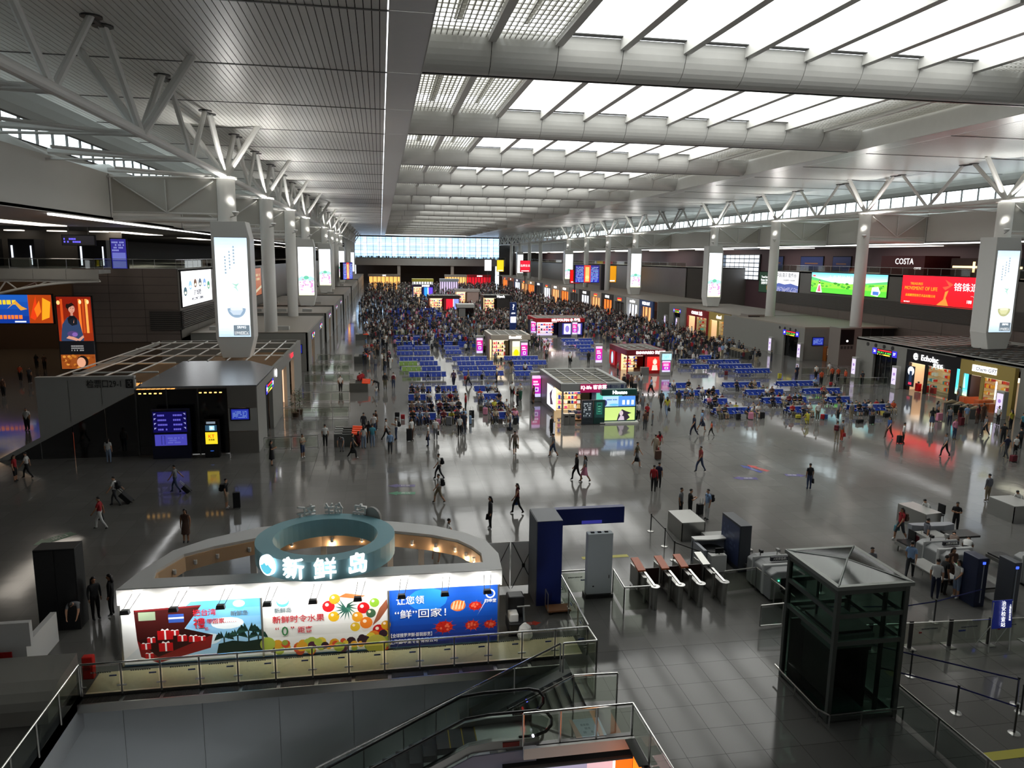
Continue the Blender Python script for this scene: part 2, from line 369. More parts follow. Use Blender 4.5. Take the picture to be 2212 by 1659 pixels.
# columns with their wing frames
COLK = [0, 1, 2, 3, 5, 6, 7, 8, 10, 11, 12, 13]; ADK = {0, 3, 5, 8, 12}
ORD = ['nearest', 'second', 'third', 'fourth', 'fifth', 'sixth', 'seventh', 'eighth', 'ninth', 'tenth', 'eleventh', 'twelfth']
for side, x, s in (('left', XL, -1), ('right', XR, 1)):
    for n, k in enumerate(COLK):
        y = 71+23.7*k
        t = thing('column', f'{ORD[n]} round white column of the {side} row'+(' carrying a light box' if k in ADK else ''), 'column', (x, y, 0), group=f'columns of the {side} row')
        smooth(MB().lathe((0, 0, 0), [(.78, 0), (.78, 20.7)], 28).build('shaft', WHITE, t))
        MB().lathe((0, 0, 20.7), [(.98, 0), (.98, .18)], 24).build('cap', WHITE, t)
        if n < 8:
            f = MB().box(min(s*.8, s*9.4), max(s*.8, s*9.4), -.12, .12, 17.7, 20.7).build('wing_panel', M('frame panel', '#c4c2ba', .6), t)
            f = MB().bar((s*1, -.2, 20.5), (s*5, -.2, 17.7), .07, 6).bar((s*5, -.2, 17.7), (s*9.2, -.2, 20.5), .07, 6).bar((s*5, -.2, 17.7), (s*5, -.2, 20.5), .05, 6).bar((s*.8, -.15, 17.65), (s*9.4, -.15, 17.65), .09, 6).build('cross_brace', WHITE, t)
            MB().bar((s*.8, 0, 17.1), (s*9.4, 0, 17.1), .26, 10).build('duct_pipe', WHITE, t)
for side, x, s in (('left', XL, -1), ('right', XR, 1)):   # floodlights on the column heads washing the roof
    for n, k in enumerate(COLK[:8]):
        y = 71+23.7*k-1.3
        t = thing('floodlight', f'small floodlight bracketed on the {ORD[n]} column head of the {side} row', 'floodlight', (x-s*1.0, y-.25, 17.5), group=f'floodlights of the {side} column row')
        MB().bar((s*.6, .9, -.1), (0, 0, 0), .05, 6).build('bracket', STEEL, t); MB().lathe((0, 0, 0), [(.12, 0), (.3, .25), (.3, .32)], 16).build('housing', LWHITE, t); MB().lathe((0, 0, .32), [(.26, 0), (.26, .02)], 16).build('lens', M('flood lens', '#fff', emit=1), t)
        d = bpy.data.lights.new('flood', 'SPOT'); d.energy = 2000; d.spot_size = R(165); d.spot_blend = .6; d.shadow_soft_size = .25; d.color = (1, .97, .92)
        lo = bpy.data.objects.new('lamp', d); COL.objects.link(lo); lo.parent = t; lo.location = (0, 0, .4); lo.rotation_euler = (math.pi, R(-25)*s, 0)
# far glass wall, gallery and building outside
wf = struct('window_3', MB().box(-14, 67, 425, 425.2, 24.6, 25.6).box(-14, 67, 425, 425.2, 12.9, 13.3), DSTEEL, 'tall glass curtain wall closing the far end of the hall')
for i in range(25): MB().box(-14+3.37*i-.09, -14+3.37*i+.09, 424.9, 425.2, 13.3, 24.6).build('mullion', DSTEEL, wf)
for i in range(5): MB().box(-14, 67, 424.95, 425.15, 15.1+2.1*i, 15.22+2.1*i).build('transom', DSTEEL, wf)
MB().box(-14, 67, 425.05, 425.08, 13.3, 24.6).build('pane', glass('blue glazing', '#dbe3ec', .05), wf)
struct('wall_far', MB().box(-62, -14, 425, 426, 0, 25.6).box(67, 100, 425, 426, 0, 25.6).box(-14, 67, 440, 441, 0, 12.9).box(-14, 67, 425, 440, 12.2, 12.4), M('far wall', '#4b4848', .6))
struct('floor_gallery', MB().box(-14, 67, 405, 425, 12.2, 12.6).box(-14, 67, 404.6, 405, 9.3, 12.9), M('gallery grey', '#8b8a88', .5), 'far gallery deck crossing the hall')
for x in (9.6, 38.2): tag(MB().box(x-.8, x+.8, 405.2, 406.8, 0, 9.3).build('pier', M('gallery grey', '#8b8a88', .5)), ('left' if x < 20 else 'right')+' square grey pier under the far gallery', 'pier')
b = thing('building', 'pale office block outside behind the far glass wall', 'building', (26, 540, 0))
MB().box(-60, 60, 0, 30, -10, 60).build('wall', M('outside facade', '#c9d4de', .6), b)
for i in range(12):
    for j in range(4): MB().box(-55+10*i, -48+10*i, -.2, 0, 12+6*j, 16+6*j).build('window', M('outside window', '#a9bccc', .3), b)

# ---- left block, bridge; right fascia
def panelled(nm, plane, c, a0, a1, na, z0, z1, nz, mat, s, parent=None):   # a wall built of single panels with recessed joints
    w = MB()
    if plane == 'x': w.box(min(c, c+s*.4), max(c, c+s*.4), a0, a1, z0, z1)
    else: w.box(a0, a1, c, c+.4, z0, z1)
    wall = struct(nm, w, DARK, parent=parent)
    da, dz = (a1-a0)/na, (z1-z0)/nz
    for i in range(na):
        for j in range(nz):
            p, q, u, v = a0+da*i+.02, a0+da*(i+1)-.02, z0+dz*j+.018, z0+dz*(j+1)-.018
            (MB().box(min(c-s*.05, c), max(c-s*.05, c), p, q, u, v) if plane == 'x' else MB().box(p, q, c-.05, c, u, v)).build('wall_panel', mat, wall)
    return wall
panelled('wall_left_front', 'y', 91.5, -34.2, -23.1, 3, 4.0, 12.4, 9, TAUPE, 1)
wq = panelled('wall_left_side', 'x', -23.0, 91.5, 139.5, 6, 4.4, 7.4, 2, GREYP, -1)
MB().box(-23.4, -23.0, 91.5, 425, 7.4, 12.3).build('upper_wall', GREYP, wq); MB().box(-23.4, -23.0, 139.5, 425, 0, 7.4).build('lower_wall', GREYP, wq)
struct('wall_left_return', MB().box(-34.2, -23.3, 91.6, 92.2, 0, 4.1).box(-34.4, -34.2, 91.5, 120, 0, 12.3).box(-62, -34.3, 119, 120, 0, 12.3), M('hall brown wall', '#57483c', .6))
struct('floor_mezzanine_left', MB().box(-34.3, -23, 91.6, 425, 12.1, 12.35).box(-62, -23, 120, 425, 12.1, 12.35), LGREY)
panelled('wall_right_front', 'x', 75.6, 60, 137, 13, 0, 6.2, 4, TAUPE, 1)
struct('wall_right_upper', MB().box(75.6, 76, 40, 137, 6.2, 12.35).box(75.6, 76, 178, 425, 0, 12.35).box(75.8, 92, 136.8, 137.2, 0, 12.3).box(75.8, 92, 178, 178.4, 0, 12.3).box(75.6, 76, 30, 60, 0, 12.3), GREYP)
struct('floor_mezzanine_right', MB().box(75.6, 99, 30, 137, 12.1, 12.35).box(75.6, 99, 178, 425, 12.1, 12.35), LGREY)
struct('wall_right_back', MB().box(92, 92.3, 30, 425, 0, 17), M('rose brown wall', '#6e545a', .5))
def louvre(lab, plane, c, a0, a1, z0, z1, n, s=1):
    t = thing('louvre_grille', lab, 'grille')
    (MB().box(c-.1, c, a0, a1, z0, z1) if plane == 'x' else MB().box(a0, a1, c-.1, c, z0, z1)).build('backing', BLACK, t)
    for i in range(n):
        z = z0+(z1-z0)*(i+.5)/n
        (MB().box(min(c-s*.2, c-s*.03), max(c-s*.2, c-s*.03), a0, a1, z-.05, z+.06) if plane == 'x' else MB().box(a0, a1, c-.25, c-.1, z-.05, z+.06)).build('slat', M('louvre slat', '#55504b', .5), t)
louvre('long dark louvre grille under the screens of the right wall', 'x', 75.55, 76, 136, 6.3, 8.5, 14)
louvre('dark louvre grille on the front of the left block', 'y', 91.4, -26.3, -23.0, 5.4, 7.6, 10)
louvre('dark louvre grille along the nave side of the left block', 'x', -22.85, 91.5, 118, 5.4, 7.6, 10, -1)
def glassrail(lab, pts, z, h=1.1, step=1.8, posts=True, gl=None, grp=None, deco=False):
    t = thing('glass_railing', lab, 'railing', group=grp); r = .035
    for (a, b) in zip(pts, pts[1:]):
        a = Vector((*a, z)) if len(a) == 2 else Vector(a); b = Vector((*b, z)) if len(b) == 2 else Vector(b); L = (b-a).length; d = (b-a)/L; nrm = Vector((d.y, -d.x, 0)).normalized()
        MB().bar(a+Vector((0, 0, h)), b+Vector((0, 0, h)), r, 8).build('handrail', CHROME, t)
        n = max(1, round(L/step))
        for i in range(n+1 if posts else 0):
            p = a+d*L*i/n; MB().bar(p, p+Vector((0, 0, h)), .028, 6).build('post', STEEL, t)
        for i in range(n):
            p, q = a+d*(L*i/n+.06), a+d*(L*(i+1)/n-.06)
            MB().ext([p+Vector((0, 0, .12)), q+Vector((0, 0, .12)), q+Vector((0, 0, h-.1)), p+Vector((0, 0, h-.1))], nrm*.012).build('pane', gl or GLF, t)
            if deco:
                m = MB(); mid = (p+q)/2+Vector((0, 0, h*.72)); m.col = lin('#7c8078')
                for q2 in range(9): m.cbox(*(mid+d*((q2-4)*.07)), .045, .016, .05, math.atan2(d.y, d.x))
                m.col = lin('#2c3f86'); m.cbox(*(mid+d*.36+Vector((0, 0, -.14))), .22, .018, .045, math.atan2(d.y, d.x)); m.build('printed_strip', PRINT, t)
                for pp in (p, q):
                    MB().cbox(*(pp+Vector((0, 0, .3))), .16, .05, .035, math.atan2(d.y, d.x)).build('clamp', STEEL, t)
    return t
lt = thing('side_hall_fill_lights', 'added warm fill strips for the left side hall and gallery', 'lights', (0, 0, 0))  # strips added only to brighten the dark side hall and left gallery
for i in range(5):
    MB().box(-58+5*i, -57.4+5*i, 94, 118, 11.95, 12.05).build('fill_strip', M('side hall fill strip', '#fff', emit=1.6, ecol='#ffd8b0'), lt); MB().box(-57+5*i, -55+5*i, 105.5, 106.5, 16.75, 16.85).build('fill_strip', M('gallery fill strip', '#fff', emit=3), lt)
br = thing('footbridge', 'grey footbridge on an arched tube truss meeting the left block', 'footbridge', (-40, 88, 0))
MB().box(-12, 10.4, -1.8, 1.8, 11.9, 12.3).build('deck', LGREY, br)
for i in range(7): MB().box(-12+3.2*i, -12+3.2*i+3.16, -1.86, -1.8, 11.3, 12.35).build('fascia_panel', LGREY, br)
ap = [(10.2-i*2.0, -1.5, 11.1-.055*i*i*1.0) for i in range(12)]
MB().path(ap, .14).build('arch_tube', WHITE, br); MB().bar((10.4, -1.5, 11.1), (-12, -1.5, 11.1), .1, 8).bar((10.4, -1.7, 11.25), (-12, -1.7, 11.25), .06, 6).build('lower_chord', WHITE, br)
for i in range(2, 11):
    MB().bar(ap[i], (ap[i][0]+(1.0 if i % 2 else -1.0), -1.5, 11.1), .08, 6).build('web_tube', WHITE, br); MB().bar(ap[i], (ap[i][0]-(1.6 if i % 2 else -1.2), 1.4, 11.1), .06, 6).build('web_tube', WHITE, br)
glassrail('glass railing along the footbridge and the left gallery', [(-52, 86.3), (-30, 86.3), (-30, 91.3), (-23.1, 91.3), (-23.1, 125)], 12.35, 1.1, 2.6)
glassrail('glass railing of the right gallery above the screens', [(75.5, 60), (75.5, 137)], 12.35, 1.1, 2.6)
glassrail('glass railing of the far right gallery', [(75.5, 178), (75.5, 420)], 12.35, 1.1, 6)
glassrail('glass railing on the far gallery across the hall', [(-14, 404.5), (67, 404.5)], 12.9, 1.1, 4)

# ================================================================ LIGHT BOXES, SCREENS, GATES, SHOPS
NEGY = (0, -1, 0); NEGX = (-1, 0, 0)
def lightbox(x, y, kind, lab, s=1.0, zb=5.0, zt=17.0):
    t = thing('column_light_box', lab, 'light box', (x, y-.1, 0)); hw = 1.62
    out = [(-hw*.72, zb), (hw*.72, zb), (hw, zb+1.8), (hw, zt-1.5), (hw*.8, zt), (-hw, zt), (-hw, zb+1.8)]
    MB().ext([(a, -1.15, z) for a, z in out], (0, 2.3, 0)).build('casing', LWHITE, t, bevel=.05)
    w, h = 2.7, 8.7; A = Art((-w/2, -1.16, zb+1.9), X3, Z3, w, h, '#f4faff')
    if kind == 'bowl':
        A.grad(0, 1, .82, 1, '#f2f9ff', '#c6dcf5', 5).grad(0, 1, 0, .12, '#bcd8ee', '#eef7ff', 4)
        for i, x0 in enumerate((.55, .42, .28)):
            A.scribble(x0, x0+.07, .74-.05*i, .93-.05*i, '#9ab0bf', rows=6, fill=1, seed=i)
        A.poly([(.66, .73), (.72, .72), (.85, .66), (.8, .69)], '#bcd9d2').poly([(.45, .55), (.62, .51), (.72, .55), (.6, .535)], '#a8d6c6').poly([(.5, .51), (.62, .515), (.68, .45), (.6, .49)], '#b4ddd0')
        pts = [(.3+.58*i/12, .29+.012*math.sin(math.pi*i/12)) for i in range(13)]+[(.59+.29*math.cos(-math.pi*i/12), .29+.095*math.sin(-math.pi*i/12)) for i in range(13)]
        A.poly(pts, '#8fa6bd' if x < 0 else '#b8b98a').disc(.59, .285, .2, '#dfe9f0' if x < 0 else '#e6e5c8', .02)
        A.poly([(.36, .27), (.8, .275), (.7, .225), (.48, .225)], '#c4d3e2' if x < 0 else '#d8d8a8')
        A.rect(.47, .97, .015, .12, '#6f7d88').scribble(.5, .95, .025, .06, '#f2f4f5', rows=3, seed=5)
    elif kind == 'azalea':
        A.grad(0, 1, .3, .45, '#dcefe6', '#ffffff', 4); A.poly([(0, .36), (.2, .4), (.5, .37), (.8, .4), (1, .36), (1, .3), (0, .3)], '#9fd8c8').disc(.5, .37, .17, '#5faf94', .04)
        rnd = random.Random(3)
        for i in range(34): A.disc(rnd.uniform(.08, .92), rnd.uniform(.06, .33), rnd.uniform(.06, .12), rnd.choice(['#dfa0cf', '#cf86bd', '#eec6e2', '#c9a0c0', '#b08aa8']), rnd.uniform(.012, .024), 8)
        A.rect(0, 1, 0, .05, '#f6f3c0').poly([(.7, .86), (.8, .84), (.78, .88)], '#b9b9c9')
    else:
        A.poly([(.3, .3), (.6, .5), (.8, .42), (.6, .25)], '#a8cf9c').poly([(.5, .15), (.7, .25), (.75, .17)], '#8e8fb8')
    A.build(t, LITHI if kind != 'bowl' else LIT)
    MB().box(-w/2-.05, w/2+.05, -1.165, -1.15, zb+1.85, zb+1.9).box(-w/2-.05, w/2+.05, -1.165, -1.15, zb+1.9+h, zb+1.95+h).build('frame', STEEL, t)
    if kind == 'bowl': text('SRMG', .3, (.6, -1.19, zb+2.75), X3, Z3, M('print white', '#ffffff', emit=1), t, name='logo')
lightbox(-12.9, 70.4, 'bowl', 'tall light box with a blue bowl on the nearest left column'); lightbox(65.9, 71.0, 'bowl', 'tall light box with a yellow bowl on the nearest right column')
for x, ks in ((XL, (3, 5, 8, 12)), (XR, (3, 5, 8, 12))):
    for i, k in enumerate(ks): lightbox(x, 71+23.7*k, 'azalea' if i < 3 else 'leaf', f'bright light box with {"pink azaleas" if i < 3 else "a leaf"} on the {ORD[COLK.index(k)]} {"left" if x < 0 else "right"} column')
def screen(name, lab, o, u, w, h, fn, mat=None, depth=.3, cat='screen', frame=DARK, z3=Z3, parent=None):
    t = thing(name, lab, cat, o); u = Vector(u); n = u.cross(Vector(z3)); v = Vector(z3)
    MB().ext([u*-.12-v*.12-n*.02, u*(w+.12)-v*.12-n*.02, u*(w+.12)+v*(h+.12)-n*.02, u*-.12+v*(h+.12)-n*.02], -n*depth).build('frame', frame, t)
    A = Art((0, 0, 0), u, v, w, h, '#ffffff'); fn(A); A.build(t, mat or LIT); return t
PW = M('print white', '#ffffff', emit=1.2)
def green(A):
    A.grad(0, 1, .5, 1, '#e4f6f4', '#58bfd8', 6); A.poly([(0, .78), (.12, .68), (.3, .55), (.55, .5), (.8, .6), (1, .7), (1, .4), (0, .4)], '#4fae63')
    A.poly([(0, .62), (.3, .5), (.7, .5), (1, .58), (1, 0), (0, 0)], '#7ccb3a'); A.rect(0, 1, 0, .25, '#4fb733')
    r = random.Random(2)
    for i in range(40): A.disc(r.uniform(0, 1), r.uniform(.28, .5), r.uniform(.01, .03), r.choice(['#2f7d22', '#3f9a2c', '#5dae38']), r.uniform(.03, .06), 7)
    A.disc(.125, .55, .014, '#2b1a14', .09).poly([(.08, 0), (.11, .42), (.14, .42), (.17, 0)], '#f2dfe4').poly([(.1, .05), (.115, .36), (.135, .36), (.15, .05)], '#b6556a').disc(.125, .56, .009, '#e8c0a4', .04)
    A.poly([(.82, .08), (.83, .42), (.9, .46), (.93, .2), (.9, .02)], '#eef4f4').rect(.84, .91, .08, .24, '#3c66b2').rect(.02, .06, .8, .88, '#d85050')
g = screen('advert_screen', 'green landscape advert screen on the right wall', (75.45, 121.8, 8.9), NEGY, 20.3, 3.4, green, LITRED)
text('大自然的美好生活', .95, (-.03, -10, 2.5), NEGY, Z3, M('print teal', '#cfe9ea', emit=1), g, 10)
def red(A):
    A.grad(0, 1, 0, 1, '#e01018', '#ff1428', 5)
    A.poly([(.36, .05), (.42, .02), (.47, .05), (.44, .3), (.46, .55), (.43, .5), (.42, .25)], '#e07a30').poly([(.43, .55), (.5, .75), (.42, .9), (.46, .7), (.4, .65)], '#f04a30')
r_ = screen('advert_screen', 'red advert screen with yellow and white lettering on the right wall', (75.45, 98.2, 8.3), NEGY, 20, 4.1, red, LITRED)
yl = M('print gold', '#f0a020', emit=1)
text('TREASURES', .5, (-.04, -3, 2.95), NEGY, Z3, yl, r_); text('MOVEMENT OF LIFE', .72, (-.04, -3.9, 2.3), NEGY, Z3, yl, r_, 6.6); text('金属雕塑装饰艺术品有限公司', .42, (-.04, -3.9, 1.3), NEGY, Z3, yl, r_, 6)
text('铬铢遗珠', 1.15, (-.04, -13, 2.7), NEGY, Z3, PW, r_, 5.8); text('—上海金属', .4, (-.04, -14.2, 1.7), NEGY, Z3, PW, r_); text('188 1777 8888', .62, (-.04, -14.4, .9), NEGY, Z3, PW, r_); text('400 7165 57', .25, (-.04, -1.3, .35), NEGY, Z3, PW, r_)
def nanjing(A): A.poly([(0, .3), (.2, .42), (.45, .36), (.7, .42), (1, .32), (1, 0), (0, 0)], '#4a5a9c').scribble(0, 1, 0, .24, '#c4c0cf', 4, .5, 3)
n_ = screen('advert_screen', 'white advert screen with mountains beside the green landscape screen', (75.45, 134.6, 8.5), NEGY, 8.6, 3.7, nanjing)
text('中国·南京 软件谷', .95, (-.03, -4.3, 3.0), NEGY, Z3, M('print grey', '#555a70'), n_, 7.6); text('中国软件产业基地', .35, (-.03, -5.4, 2.1), NEGY, Z3, M('print grey', '#555a70'), n_, 4)
def ggreen(A): A.disc(.75, .2, .12, '#e0a830', .12)
q_ = screen('advert_banner', 'dark green banner at the far end of the right screens', (75.9, 141.3, 8.0), NEGY, 4.6, 4.0, lambda A: (A.rect(0, 1, 0, 1, '#2f6b4a'), A.disc(.75, .25, .1, '#e0a830', .15)), PRINT, cat='banner')
text('Travel for\nBetter Life\n金色年华', .6, (-.03, -2.1, 2.4), NEGY, Z3, PW, q_)
def jining(A):
    for i, (x, y, c) in enumerate(((.1, .42, '#33505c'), (.26, .58, '#7fa8d8'), (.42, .62, '#5a4030'), (.58, .62, '#3d4a58'), (.74, .6, '#6c8cc0'), (.88, .5, '#2d7a60'))):
        A.disc(x, y, .062, '#e8eef2', .16).disc(x, y, .05, c, .13).disc(x, y-.04, .03, '#e0d8c0', .04)
j_ = screen('advert_screen', 'white welcome screen on the corner of the left block', (-22.85, 92.2, 8.0), Y3, 15.6, 4.1, jining, LITHI)
text('济宁欢迎您', .75, (.03, 7.4, 1.35), Y3, Z3, M('print grey', '#555a70'), j_); text('WELCOME TO JINING', .5, (.03, 7.4, .65), Y3, Z3, M('print grey', '#555a70'), j_, 6)
screen('advert_screen', 'orange advert screen behind the plain left columns', (-22.85, 138, 6.6), Y3, 13, 5, lambda A: (A.rect(0, 1, 0, 1, '#c9714a'), A.scribble(.1, .9, .55, .85, '#f2d7a0', 2, .8, 4), A.poly([(0, 0), (.5, .2), (1, .35), (1, .25), (.5, .1)], '#f0e0c0')), LITLO)
def lady(A):
    A.grad(0, 1, .39, 1, '#8c2c10', '#7a1408', 4)
    for i, c in ((.62, '#e8742a'), (.72, '#b84418'), (.82, '#f2a24a'), (.9, '#9c3010'), (.1, '#c84a18')): A.rect(i, i+.07, .5, .97, c)
    A.disc(.68, .93, .04, '#ffe0a0', .03).disc(.9, .93, .04, '#ffd890', .03).disc(.05, .92, .05, '#ffd080', .03)
    A.poly([(.05, .4), (.12, .62), (.28, .72), (.5, .73), (.62, .66), (.72, .42), (.7, .39), (.08, .39)], '#2c3c5c').poly([(.28, .7), (.35, .74), (.48, .74), (.56, .7), (.55, .62), (.4, .6), (.3, .64)], '#15171f')
    A.disc(.42, .835, .095, '#c98e78', .06).poly([(.3, .84), (.34, .9), (.44, .92), (.52, .88), (.44, .875), (.34, .85), (.31, .8)], '#1a100d').disc(.31, .87, .05, '#1a100d', .035).rect(.38, .45, .74, .79, '#c08470').disc(.4, .845, .014, '#2a1814', .006).disc(.47, .84, .014, '#2a1814', .006).poly([(.38, .865), (.42, .87), (.42, .866)], '#1a100d').poly([(.44, .868), (.5, .862), (.49, .858)], '#1a100d').poly([(.41, .805), (.47, .803), (.44, .797)], '#a02c34').poly([(.44, .84), (.455, .82), (.435, .82)], '#b07860').poly([(.3, .67), (.36, .73), (.5, .73), (.54, .68), (.45, .71)], '#0c0d12').poly([(.44, .64), (.47, .69), (.46, .64)], '#c98e78')
    A.poly([(.2, .43), (.5, .39), (.55, .42), (.3, .47)], '#c98e78').poly([(.5, .4), (.7, .47), (.72, .44), (.6, .39)], '#c98e78').disc(.4, .49, .16, '#4a3a6a', .04).disc(.46, .48, .08, '#7a5aa0', .03)
    A.rect(0, 1, .2, .39, '#0d0d10').scribble(.32, .7, .25, .34, '#8c8c8c', 3, .8, 8)
    A.rect(0, 1, 0, .2, '#8a4418'); 
    r = random.Random(4)
    for i in range(22): A.disc(r.uniform(.03, .97), r.uniform(.015, .185), .05, r.choice(['#b06a24', '#7a3810', '#c98436']), .018, 7)
    A.disc(.62, .1, .17, '#1a0f0c', .085).disc(.58, .09, .13, '#d49a7c', .07)
p_ = screen('poster_light_box', 'tall lit poster of a seated woman beside the brown panelled wall', (-36.0, 91.2, 1.0), X3, 3.6, 8.2, lady, LIT, cat='poster')
def tiger(A):
    A.grad(0, .8, 0, 1, '#0d2c88', '#1c5ab8', 4); A.rect(.79, 1, 0, 1, '#a83c10').poly([(.8, .2), (.86, .95), (.87, .3), (.84, .1)], '#e03c14').poly([(.9, .1), (.92, .9), (.99, .75), (.97, .2)], '#f8a020').poly([(.84, .5), (.89, .8), (.9, .4), (.86, .2)], '#f0781c')
    A.scribble(.4, .72, .66, .92, '#e8c830', 1, 1, 2).scribble(.4, .76, .15, .38, '#e87830', 1, 1, 5).poly([(.6, .5), (.67, .7), (.72, .45), (.78, .5), (.73, .6), (.68, .8)], '#d89838').rect(.66, .76, .03, .08, '#e8f0ff')
screen('led_wall', 'blue and orange video wall beneath the footbridge', (-50.0, 95.0, 5.9), X3, 12, 3.3, tiger, LIT)
def board(A):
    A.grad(0, 1, 0, 1, '#2a2fb0', '#2a2470', 4).rect(.36, .64, 0, 1, '#e04838').rect(.42, .58, .05, .9, '#f0c070').disc(.5, .3, .08, '#f8e090', .1)
    for (a, b, sd) in ((.03, .34, 1), (.66, .97, 2)):
        for j in range(12): A.scribble(a, b, .04+.076*j, .09+.076*j, '#c8d0ff' if j % 2 else '#a0e0ff', 1, .7, sd*20+j)
t = screen('departure_board', 'large departure board leaning over the right half of the nave', (56.6, 214.6, 7.2), Vector((1, .12, 0)).normalized(), 7.6, 5.0, board, LIT, 1.2)
MB().box(8.0, 9.4, 0, 1.2, -7.2, 5.3).build('pylon', M('dark pylon', '#3a3838', .5), t)
t = screen('departure_board', 'departure board seen edge-on by the far left columns', (-11.2, 232, 7.0), Vector((.35, 1, 0)).normalized(), 7.6, 5.0, board, LIT, 1.0)
for i, (x, y, z, w, h, c, lab, tx) in enumerate(((58.0, 226, 6.6, 3, 4, '#e01818', 'small red vertical banner screen left of the departure board', '好运来'), (68.5, 225, 7, 4, 5, '#d89018', 'orange fruit advert right of the departure board', ''), (56, 300, 8.5, 4, 4.5, '#e02038', 'distant red square advert on the right side', '品质生活'), (51, 330, 8, 3, 5, '#e8c820', 'distant yellow advert on the right side', ''), (47.5, 345, 8, 3.2, 5, '#f0f0f0', 'distant white advert on the right side', ''))):
    t = screen('advert_screen', lab, (x, y, z), X3, w, h, lambda A: (A.rect(0, 1, 0, 1, c), A.rect(.1, .9, .05, .12, '#ffffff')), LIT)
    MB().box(w/2-.15, w/2+.15, .1, .4, -z, 0).build('post', DSTEEL, t)
    if tx: text(tx if i else '好\n运\n来', 1.0, (w/2, -.05, h/2+.2), X3, Z3, PW, t)
# gallery level behind the right screens
c_ = thing('coffee_kiosk', 'dark red coffee kiosk on the right gallery', 'kiosk', (84, 106, 12.35)); MB().box(-3, 3, -5, 5, 0, 2.9).build('body', M('dark red', '#5a1418', .5), c_); text('COSTA', 1.3, (-3.03, -.5, 2.0), NEGY, Z3, M('print white', '#ffffff', emit=1), c_); text('COFFEE', .45, (-3.03, -3.6, 1.0), NEGY, Z3, PW, c_)
for i, (y, c) in enumerate(((95, '#4a3028'), (88, '#2a2a2e'), (80, '#33302e'))):
    t = thing('gallery_shop', ['brown cafe counter right of the coffee kiosk on the gallery', 'dark gallery shop with lit shelves', 'grey gallery shop near the blue guide screen'][i], 'shop', (85, y, 12.35)); MB().box(-2, 3, -3, 3, 0, 2.6).build('body', M(f'shop tone {i}', c, .6), t)
    MB().box(-2.05, -2, -2.6, 2.6, 1.2, 1.5).box(-2.05, -2, -1.6, -1.2, .6, 2.1).build('lit_shelf', M('warm shelf', '#ffd9a0', emit=1.5), t)
t = thing('wall_clock', 'red and white round clock on the far right gallery wall', 'clock', (78.2, 67.2, 14.2)); MB().bar((0, 0, 0), (0, .1, 0), .9, 28).build('rim', M('clock red', '#a01c20'), t); MB().bar((0, -.03, 0), (0, 0, 0), .72, 28).build('dial', LWHITE, t); MB().box(-.04, .04, -.06, -.03, 0, .6).box(0, .4, -.06, -.03, -.04, .04).build('hands', BLACK, t)
def bluescr(A): A.grad(0, 1, 0, 1, '#3438c0', '#3a30a8', 2).scribble(.06, .94, .6, .95, '#a8b0ff', 4, .6, 3).rect(.06, .94, .3, .55, '#8088e8').rect(.06, .94, .04, .27, '#8088e8')
for lab, o, u, w, h in (('blue guide screen on the right gallery edge', (75.2, 84.2, 13.2), NEGY, 1.6, 1.5), ('tall blue guide screen on the left gallery', (-30.3, 92.6, 12.3), X3, 1.6, 3.4)):
    t = screen('guide_screen', lab, o, u, w, h, bluescr, LITLO)
def gantry(A): A.rect(0, 1, 0, 1, '#0c0c14').scribble(.03, .6, .2, .85, '#6a60ff', 2, .8, 2)
t = screen('hanging_sign', 'black hanging sign with blue lettering over the left gallery', (-34.5, 90.5, 15.0), X3, 3.2, .95, gantry, LIT, cat='sign')
for x in (.6, 2.6): MB().box(x-.03, x+.03, .1, .15, 1.0, 1.95).build('hanger', DSTEEL, t)
# gallery shopfronts seen at the left end
for i, (x, w, c) in enumerate(((-60, 3.5, '#2c2a2c'), (-52.5, 4.5, '#242426'), (-46, 3.0, '#3a3a3e'), (-38, 3.4, '#1f1f22'))):
    t = thing('gallery_shop', ['leftmost dark gallery shopfront above the video wall', 'second dark shopfront from the left on the left gallery', 'third shopfront from the left with a white counter', 'shopfront right of the hanging sign on the left gallery'][i], 'shop', (x, 104, 12.3))
    MB().box(0, w, 0, 3, 0, 3.4).build('body', M(f'gallery tone {i}', c, .5), t); MB().box(.3, .5, -.05, 0, .2, 2.6).box(w-.5, w-.35, -.05, 0, .2, 2.6).build('light_strip', M('cool strip', '#e8f0ff', emit=1), t)
    if i == 2: MB().box(.5, 2.6, -.8, -.1, 0, 1.1).build('counter', LWHITE, t)
struct('floor_gallery_left', MB().box(-62, -34.3, 92.2, 119, 12.1, 12.3), LGREY); struct('wall_gallery_left', MB().box(-62, -34, 108, 108.3, 12.3, 17), M('gallery wall dim', '#6b6660', .35))
# rose wall posters and window grid in the recess of the right side
def poster2(A): A.grad(0, 1, 0, 1, '#4a3c50', '#2c4aa0', 5).scribble(.2, .8, .72, .8, '#c08040', 1, 1, 1).poly([(0, .45), (.3, .55), (.6, .5), (1, .55), (1, .3), (0, .3)], '#34405c').poly([(.4, .05), (.5, .4), (.6, .05)], '#8a5058')
for y0, w, lab in ((153, 8.5, 'large blue mural poster on the rose wall'), (165, 4.5, 'narrow blue flower poster on the rose wall'), (141, 6, 'blue poster half hidden by the third right column')):
    screen('wall_poster', lab, (91.8, y0, 9.6), NEGY, w, 5.6, poster2, PRINT, cat='poster')
wg = struct('window_4', MB().box(91.7, 91.9, 171, 195, 9.4, 15.8), DSTEEL, 'gridded window in the recess of the right side')
for i in range(9):
    for j in range(6): MB().box(91.6, 91.7, 171.5+2.6*i, 173.6+2.6*i, 9.6+1.03*j, 10.4+1.03*j).build('pane', M('daylit pane', '#dfe8f4', emit=1.3) if i < 7 else M('dim daylit pane', '#6c7c92', emit=.4), wg)
